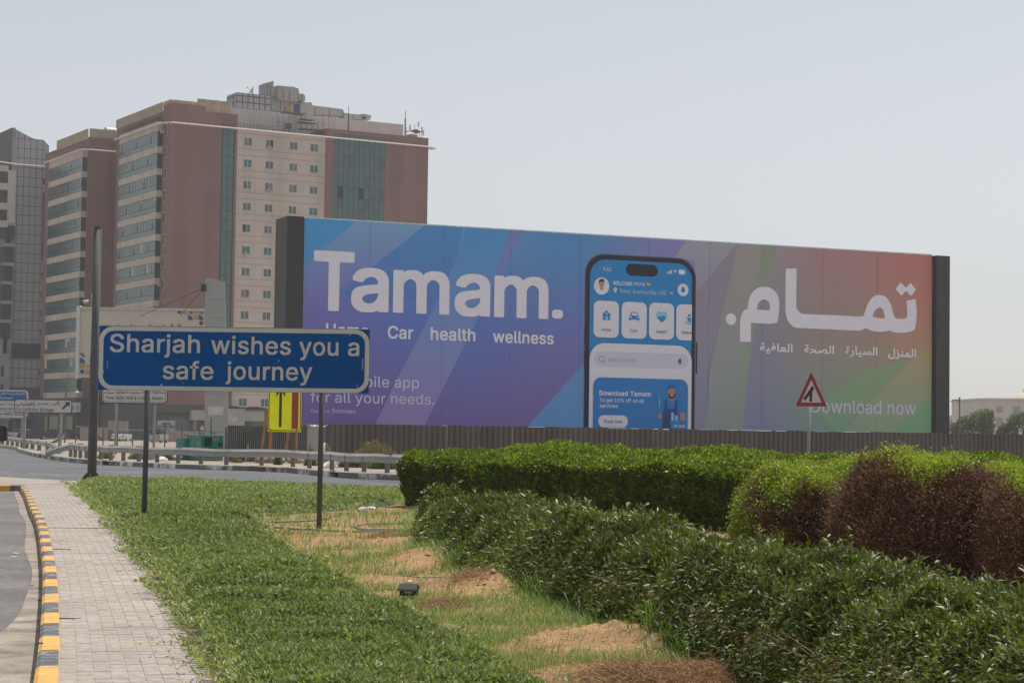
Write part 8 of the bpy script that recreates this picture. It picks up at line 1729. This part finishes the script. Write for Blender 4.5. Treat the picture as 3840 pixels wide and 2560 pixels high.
bush('low olive bush behind the guardrail just left of the clipped hedge', 1258, 1400, 1712, 1762, 88, 3200, L_oli); bush('low grey green bush at the kerb ending behind the clipped hedge', 1380, 1500, 1716, 1765, 85, 2600, L_oli)
bush('spindly dry bush behind the right sign post near the concrete slab', 1150, 1180, 1666, 1740, 95, 700, L_dry, .1); bush('sparse brown bush right of the right sign post below the fence', 1205, 1250, 1668, 1700, 96, 700, L_dry, .1)
bush('small dark olive bush at the foot of the yellow sign props', 1028, 1056, 1692, 1742, 92, 900, L_oli, .09); bush('dark low bush beside the lowest part of the concrete slab', 1140, 1195, 1705, 1752, 91, 1500, L_oli, .09)
bush('yellowish weeds behind the guardrail under the fine notice', 365, 430, 1690, 1722, 104, 1500, L_dry, .1); bush('ochre weeds behind the guardrail between the two blue sign posts', 480, 545, 1692, 1724, 103, 1300, L_dry, .1); bush('thin dry weeds at the corner of the dark grey fence', 870, 905, 1718, 1740, 96, 300, L_dry, .12); bush('ochre weeds under the guardrail left of the generator', 600, 655, 1690, 1728, 101, 1000, L_dry, .1)

# ---- distant trees
def tree(label, px, pb, parts_, Y, n, seed):
    p = at(px, 1650, Y); t = thing('roadside_tree', label, 'tree', (p.x, Y, 0), 0, 'trees behind the fence'); rs = np.random.RandomState(seed); PP_ = []; b = MB()
    for (qx, qt, rw, rh) in parts_:
        c_ = at(qx, qt, Y); cx = c_.x - p.x; cz = c_.z; rw = rw / F * Y; rh = rh / F * Y; k = int(n * rw * rh / sum(a[2] * a[3] for a in parts_) * (F / Y) ** 2)
        v = unit(rs.normal(size=(k, 3))); P = v * (rs.rand(k) ** .4)[:, None] * np.array([rw, rw, rh]) * (1 + .25 * nz(v + qx, 3.5))[:, None] + np.array([cx, 0, cz]); PP_.append(P); b.tube([(0, 0, 1.2), (cx * .5, 0, cz * .5), (cx, 0, cz)], [.16, .1, .04], 6)
    b.tube([(0, 0, 0), (0, 0, 1.3)], [.22, .17], 8); obj('trunk', b, M_stem, t); P = np.concatenate(PP_); P = P[P[:, 2] > .8]; D_ = rs.normal(size=P.shape) + np.array([0, 0, -.5]); leafmesh('crown', P, D_, rs.uniform(.25, .5, len(P)), .3, L_tree, np.clip(rs.rand(len(P)) * .7 + .3 * nz(P, 1), 0, 1), t, 'stuff')
tree('grey green drooping tree right of the hoarding behind the street lamp', 3660, 1640, [(3655, 1580, 34, 30), (3690, 1570, 34, 36), (3700, 1600, 30, 36), (3620, 1592, 28, 32), (3590, 1608, 26, 24), (3650, 1620, 50, 24), (3712, 1556, 14, 20)], 250, 9000, 1)
tree('second drooping tree at the right edge of the picture', 3830, 1640, [(3820, 1585, 40, 36), (3850, 1570, 36, 30), (3790, 1612, 34, 26), (3762, 1618, 22, 24), (3850, 1620, 40, 24)], 240, 8000, 2)
# ------------------------------------------------------------------ grass, straw and small things on the sand
cv = np.array([tuple(p) for p in edgeR[3:]] + [(0.62, 9.6)])
n = 120000; yg = 1 / (1 / 9.8 - RS.rand(n) * (1 / 9.8 - 1 / 42)); a = np.interp(-yg, -cv[:, 1], cv[:, 0]); o_ = np.argsort(fr_[:, 1]); b_ = np.interp(yg, fr_[o_, 1], fr_[o_, 0]) + .15
w__ = RS.rand(n); xg = a + (b_ - a) * w__; P2 = np.stack([xg, yg], 1); dn = .52 + .6 * nz(P2, .9) + .35 * nz(P2, 2.6) - .3 * np.clip((yg - 22) / 8, 0, 1); near_h = np.clip((w__ - .72) / .28, 0, 1)
for mx, my, r, h, sq in MOUNDS: dn = dn - 1.1 * np.exp(-(((xg - mx) / r) ** 2 + ((yg - my) / (r * sq)) ** 2) * 1.2) * (1 - near_h)
keep = (RS.rand(n) < np.clip(dn * .75 + near_h * .75, .04, 1)) & (b_ > a); P2 = P2[keep]; near_h = near_h[keep]; n = len(P2); z = VZ(P2[:, 0], P2[:, 1])
Lg_ = RS.uniform(.04, .11, n) * (1 + 1.6 * near_h * RS.rand(n)) * np.clip(P2[:, 1] / 20, 1, 1.6); th = RS.rand(n) * 2 * PI; le = RS.uniform(.2, .9, n) * (1 + .4 * near_h); D1_ = unit(np.stack([np.cos(th) * le, np.sin(th) * le, np.ones(n)], 1)); D2_ = unit(np.stack([np.cos(th) * (le + .9), np.sin(th) * (le + .9), np.ones(n) * (1 - .5 * near_h * RS.rand(n))], 1))
B0 = np.stack([P2[:, 0], P2[:, 1], z - .005], 1); S_ = np.stack([-np.sin(th), np.cos(th), np.zeros(n)], 1) * (.0019 * np.clip(P2[:, 1] / 12, 1, 3))[:, None]; Mi = B0 + D1_ * Lg_[:, None] * .55; Ti = Mi + D2_ * Lg_[:, None] * .55
V = np.stack([B0 - S_, B0 + S_, Mi + S_ * .8, Mi - S_ * .8, Ti], 1).reshape(-1, 3); T_ = ((np.arange(n) * 5)[:, None, None] + np.array([[0, 1, 2], [0, 2, 3], [3, 2, 4]])[None]).reshape(-1, 3)
g = rawmesh('grass', V, T_, L_grs, np.repeat(np.clip(RS.rand(n) * .9 - .15 * near_h, 0, 1), 5), None, 'stuff'); tag(g, 'sparse thin green grass sprouting on the sandy strip', 'grass')
# clods, pebbles and dry bits lying on the sand
def onsand(n):
    yg = 1 / (1 / 9.8 - RS.rand(n) * (1 / 9.8 - 1 / 43)); a = np.interp(-yg, -cv[:, 1], cv[:, 0]); b_ = np.interp(yg, fr_[o_, 1], fr_[o_, 0]) + .1; x = a + (b_ - a) * RS.rand(n); return x, yg, VZ(x, yg)
n = 5200; x, y, z = onsand(n); s = np.abs(RS.normal(size=n)) * .008 * np.clip(y / 14, 1, 2.5) + .003; O = np.array([[1, 0, 0], [0, 1, 0], [-1, 0, 0], [0, -1, 0], [0, 0, .8]]); V = (np.stack([x, y, z - .001], 1)[:, None, :] + O[None] * s[:, None, None] * (1 + .5 * RS.rand(n, 5, 1))).reshape(-1, 3); T_ = ((np.arange(n) * 5)[:, None, None] + np.array([[0, 1, 4], [1, 2, 4], [2, 3, 4], [3, 0, 4]])[None]).reshape(-1, 3)
g = rawmesh('clods', V, T_, M_soil, np.zeros(len(V)), None, 'stuff'); tag(g, 'small clods and pebbles scattered over the sandy strip', 'clods')
n = 9000; x, y, z = onsand(n); th = RS.rand(n) * 2 * PI; l = RS.uniform(.03, .11, n); Pa = np.stack([x, y, z + .004], 1); Pb = Pa + np.stack([np.cos(th) * l, np.sin(th) * l, RS.rand(n) * .012], 1); V, T_ = sticks(Pa, Pb, .0016, .001); g = rawmesh('dry_litter', V, T_, L_str, np.repeat(RS.rand(n), 6), None, 'stuff'); tag(g, 'thin dry stalks strewn over the sandy strip', 'dry grass')
# dead leaves blown against the planting on the pavement
n = 420; yr = 1 / (1 / 11.8 - RS.rand(n) * (1 / 11.8 - 1 / 40)); xr_ = np.interp(yr, eL[:, 1], eL[:, 0]) - np.abs(RS.normal(size=n)) * .16; g = leafmesh('fallen_leaf', np.stack([xr_, yr, np.full(n, .004)], 1), np.stack([RS.normal(size=n), RS.normal(size=n), np.zeros(n)], 1), RS.uniform(.015, .035, n), .3, L_brn, RS.rand(n), None, 'stuff', up=np.array([0, 0, 9.0])); tag(g, 'small dead leaves lying on the pavement beside the planting', 'dead leaves')
# long arching grass tufts along the loose hedge
tuft = []
for px, py, s in ((1590, 2010, .3), (1690, 2070, .4), (1760, 2110, .45), (1700, 2120, .35), (1960, 2190, .4), (2020, 2230, .42), (2150, 2262, .4), (2310, 2300, .42), (2350, 2330, .35), (2480, 2420, .35), (2560, 2450, .3), (2700, 2440, .4), (2870, 2480, .4), (2960, 2500, .35), (1620, 2040, .3), (1880, 2175, .35), (2230, 2290, .4), (2620, 2480, .3), (2800, 2520, .35), (2080, 2250, .35)):
    q = gnd(px, py); m_ = 90
    th = RS.rand(m_) * 2 * PI; L_ = s * RS.uniform(.5, 1.1, m_); base = np.array([q.x, q.y, 0]) + RS.normal(size=(m_, 3)) * np.array([.11, .16, 0]); base[:, 2] = VZ(base[:, 0], base[:, 1]); hx = np.stack([np.cos(th), np.sin(th), np.zeros(m_)], 1); sd = np.stack([-np.sin(th), np.cos(th), np.zeros(m_)], 1) * .004; lean = RS.uniform(.25, 1.0, m_)[:, None]
    pts = [base + hx * (L_[:, None] * lean * f ** 1.7 * .8) + np.array([0, 0, 1]) * (L_[:, None] * (f - .55 * lean * f ** 2.4)) for f in (0, .35, .7, 1)]
    V = np.stack([pts[0] - sd, pts[0] + sd, pts[1] - sd, pts[1] + sd, pts[2] - sd * .7, pts[2] + sd * .7, pts[3]], 1).reshape(-1, 3); tuft.append(V)
V = np.concatenate(tuft); n = len(V) // 7; T_ = ((np.arange(n) * 7)[:, None, None] + np.array([[0, 1, 3], [0, 3, 2], [2, 3, 5], [2, 5, 4], [4, 5, 6]])[None]).reshape(-1, 3)
g = rawmesh('tall_grass', V, T_, L_grs, np.repeat(RS.rand(n) * .75, 7), None, 'stuff'); tag(g, 'taller arching grass blades at the foot of the loose shrub hedge', 'grass')
# straw heaps
def straw(label, px, py, rx, ry, h, n, ls=.14):
    q = gnd(px, py); t = thing('straw_heap', label, 'dry grass', (q.x, q.y, 0), 0, 'heaps of cut dry grass'); u = RS.normal(size=(n, 2)) * .5; P = np.stack([u[:, 0] * rx, u[:, 1] * ry, np.zeros(n)], 1); zz = VZ(P[:, 0] + q.x, P[:, 1] + q.y) + h * np.exp(-(u ** 2).sum(1) * 1.6) * (1 + .5 * nz(P[:, :2], 9)) * RS.rand(n); P[:, 2] = zz; th = RS.rand(n) * 2 * PI; D_ = np.stack([np.cos(th), np.sin(th) * .7, RS.normal(size=n) * .25], 1) * (ls * RS.uniform(.4, 1.2, n))[:, None]; Md = P + D_ * .5 + RS.normal(size=P.shape) * .012 + np.array([0, 0, .015]); V1, T1 = sticks(P, Md, .0022, .002); V2, T2 = sticks(Md, P + D_ + RS.normal(size=P.shape) * .03, .002, .001); V = np.concatenate([V1, V2]); T_ = np.concatenate([T1, T2 + len(V1)]); rawmesh('straw', V, T_, L_str, RS.rand(len(V)) * .25 + np.repeat(RS.rand(2 * n), 6) * .75, t, 'stuff')
straw('largest heap of cut dry grass at the bottom edge of the sandy strip', 2400, 2540, .42, .30, .05, 3000, .2); straw('long thin spread of dry grass right of the largest heap', 2620, 2540, .4, .25, .05, 2200, .18)
straw('reddish brown dry litter on the mound right of the floodlight', 1760, 2200, .25, .5, .03, 900, .07); straw('reddish dry litter patch below the floodlight', 1660, 2262, .28, .35, .04, 900, .07); straw('small dry tuft below the hoses', 1450, 2016, .3, .5, .12, 700, .12)
straw('small dry twig patch near the bottom of the ground cover', 1225, 2525, .07, .08, .01, 10, .05) if False else None

# floodlight box
q = gnd(1532, 2235); fl_ = thing('floodlight', 'black floodlight housing lying on the sand at the edge of the ground cover', 'floodlight', (q.x, q.y, vz(q.x, q.y)), -.12)
M_bp = mat('black_housing', (.016, .017, .02), .45, .1, 3); b = MB(); s_ = q.y / F; W_ = 62 * s_
b.prism([(-.06, .03), (.10, .02), (.12, .09), (-.02, .13)], 0, W_, 'x'); b.v = [(x - W_ / 2, y, z) for x, y, z in b.v]; obj('housing', b, M_bp, fl_, bevel=.006)
b = MB(); b.prism([(-.10, .08), (-.085, .10), (.0, .148), (.15, .105), (.14, .09), (0, .132)], -W_ / 2 - .01, W_ / 2 + .01, 'x'); obj('hood', b, M_bp, fl_); b = MB(); b.box(-W_ / 2 + .02, W_ / 2 - .02, -.068, -.058, .04, .10); obj('glass', b, M_cg, fl_)
b = MB(); b.box(-.03, .05, -.075, -.069, .06, .075); obj('label_plate', b, M_swhite, fl_); b = MB(); b.tube([(0, .03, .03), (0, .03, -.04)], .02, 8); b.box(-.06, .06, -.02, .08, -.02, .01); obj('stand', b, M_bp, fl_)
# hoses
M_hose = mat('grey_hose', (.19, .18, .165), .7, .15, 4)
def hose(label, pts, r=.016):
    P = []
    for px, py, up in pts: g_ = gnd(px, py, up); P.append((g_.x, g_.y, vz(g_.x, g_.y) + r + up))
    L_ = []; Q = [Vector(p) for p in P]; Q = [Q[0] * 2 - Q[1]] + Q + [Q[-1] * 2 - Q[-2]]
    for i in range(1, len(Q) - 2):
        for k in range(6):
            t = k / 6; a, b_, c, d = Q[i - 1:i + 3]; v = .5 * ((2 * b_) + (c - a) * t + (2 * a - 5 * b_ + 4 * c - d) * t * t + (3 * b_ - a - 3 * c + d) * t ** 3); v.z = max(v.z, vz(v.x, v.y) + r * .7); L_.append(v)
    L_.append(Q[-2]); b = MB(); b.tube(L_, r, 7); o = obj('hose', b, M_hose, None, True); tag(o, label, 'hose', 'irrigation hoses on the sand')
hose('grey irrigation hose with its free end curving up beside the sign post', [(1030, 1955, 0), (1110, 1953, 0), (1190, 1949, 0), (1240, 1940, 0), (1268, 1930, .02), (1280, 1922, .06)], .02)
hose('hose bent back in a narrow loop towards the loose hedge', [(1580, 1963, 0), (1500, 1962, 0), (1400, 1963, 0), (1345, 1967, 0), (1333, 1973, 0), (1360, 1980, 0), (1440, 1982, 0), (1580, 1983, 0)], .018)
hose('straight hose passing the foot of the right sign post', [(1030, 1976, 0), (1100, 1982, 0), (1190, 1985, 0), (1280, 1985, 0), (1360, 1986, 0), (1470, 1986, 0), (1580, 1985, 0)], .016)
hose('thin dark hose half buried in grass above the floodlight', [(1500, 2148, 0), (1560, 2158, 0), (1610, 2160, 0), (1660, 2154, 0)], .008)
# litter
M_bagw = mat('white_plastic', (.75, .75, .76), .35, .06, 6)
def litter(label, px, py, w_, h_, seed, m=M_bagw, plane=None, tall=1.0):
    q = gnd(px, py) if plane is None else at(px, py, plane); rr = random.Random(seed); bm = bmesh.new(); bmesh.ops.create_icosphere(bm, subdivisions=2, radius=1); z0 = vz(q.x, q.y) if q.y < 58 and q.x > kx(q.y) + 1.8 else (0 if plane else q.z)
    for v in bm.verts:
        k = 1 + .45 * mnoise.noise(v.co * 2.2 + Vector((seed, 0, 0))); v.co = Vector((v.co.x * w_ * k, v.co.y * w_ * .7 * k, max(.003, (v.co.z * .8 + .5) * h_ * k * tall)))
    me = bpy.data.meshes.new('litter'); bm.to_mesh(me); bm.free(); me.materials.append(m); o = link('litter', me, None, (q.x, q.y, z0)); tag(o, label, 'litter', 'scraps of litter'); return o
M_paper = mat('paper', (.7, .7, .68), .7, .1, 9)
litter('crumpled white plastic bag on the sand behind the right sign post', 1362, 1914, .11, .07, 1); litter('thin white plastic scrap trailing right of the larger bag', 1392, 1909, .1, .035, 2); litter('crumpled white paper ball at the pavement edge in the ground cover', 606, 2193, .035, .03, 3, M_paper); litter('white scrap lying behind the floodlight', 1537, 2179, .045, .02, 4, M_paper)
litter('clear plastic bag lying on the far kerb beyond the right sign post', 1238, 1756, .30, .26, 5, M_bagw, 86); litter('tiny pale paper scrap in the middle of the pavement', 255, 2174, .009, .006, 6, M_paper)
litter('upper of two white paper scraps on the near road', 60, 2042, .04, .01, 7, M_paper).location.z = -.118; litter('lower of two white paper scraps on the near road', 51, 2054, .05, .008, 8, M_paper).location.z = -.118
litter('dry brown leaf lying in the kerb gutter', 120, 2153, .03, .008, 9, M_stem).location.z = -.117; litter('brown scrap in the gutter below the leaf', 147, 2208, .02, .01, 10, M_stem).location.z = -.117
litter('dark scrap resting on the grey kerb stone near the bottom', 152, 2430, .018, .012, 12, M_bp).location.z = .03
litter('red crisp packet scrap beside the hose end', 1230, 1946, .04, .02, 13, M_pred)
litter('pale lump of rubble behind the guardrail between the sign posts', 612, 1722, .9, .4, 14, M_conc, 102); litter('sand heap lump of pale rubble left of the bent rail', 205, 1697, .55, .35, 15, M_conc, 126); litter('white sheet of crumpled paper on the rubble behind the guardrail', 608, 1722, .3, .2, 16, M_bagw, 100.5)
# brown stub post
q = at(2740, 1985, 35.0); t = thing('stub_post', 'short square reddish brown post between the clipped hedge and the yellow green shrub', 'post', (q.x, 35.0, 0)); hz_ = at(2740, 1951, 35.0).z; b = MB(); b.box(-.055, .055, -.05, .05, -.05, max(.3, hz_)); obj('post', b, mat('rust_brown', (.15, .06, .035), .8, .2, 5), t); b = MB(); b.box(-.06, .06, -.055, .055, max(.3, hz_) + .001, max(.3, hz_) + .012); obj('cap', b, M_stem, t)
# metal plate strips lying by the kerb (gaps in the paving)
for k, (px, py, w_, lab) in enumerate(((232, 2059, .24, 'dark empty slot in the paving beside the kerb, the farther one'), (255, 2318, .22, 'dark empty slot in the paving beside the kerb, the nearer one'))):
    q = gnd(px, py); b = MB(); b.prism([(-w_ / 2, -.03), (w_ / 2 if k == 0 else w_ * .2, -.03), (w_ / 2, .03), (-w_ / 2, .03)], .0022, .004, 'z'); o = obj('slot', b, mat('slot_dark', (.03, .02, .018), .95), None); o.location = (q.x, q.y, 0); tag(o, lab, 'paving slot')
    o['kind'] = 'structure'; del o['label']; del o['category']
# small concrete block near the mounds
q = gnd(1745, 2105); t = thing('concrete_block', 'small pale broken concrete block half hidden in grass at the loose hedge', 'block', (q.x, q.y, vz(q.x, q.y))); b = MB(); b.box(-.10, .10, -.06, .08, -.02, .1); obj('block', b, M_conc, t, bevel=.01)

# ------------------------------------------------------------------ haze
mb = MB(); mb.box(-700, 900, -50, 1500, -1.5, 75); hz = obj('haze', mb, None, None); tag(hz, kind='stuff')
hm = bpy.data.materials.new('haze'); hm.use_nodes = True; hn_ = hm.node_tree.nodes; hn_.remove(hn_['Principled BSDF']); pv = hn_.new('ShaderNodeVolumePrincipled'); pv.inputs['Color'].default_value = (.93, .95, 1.0, 1); pv.inputs['Density'].default_value = HAZE = 0.0003; pv.inputs['Anisotropy'].default_value = .35
hm.node_tree.links.new(pv.outputs[0], hn_['Material Output'].inputs['Volume']); hz.data.materials.append(hm); hz.display_type = 'WIRE'
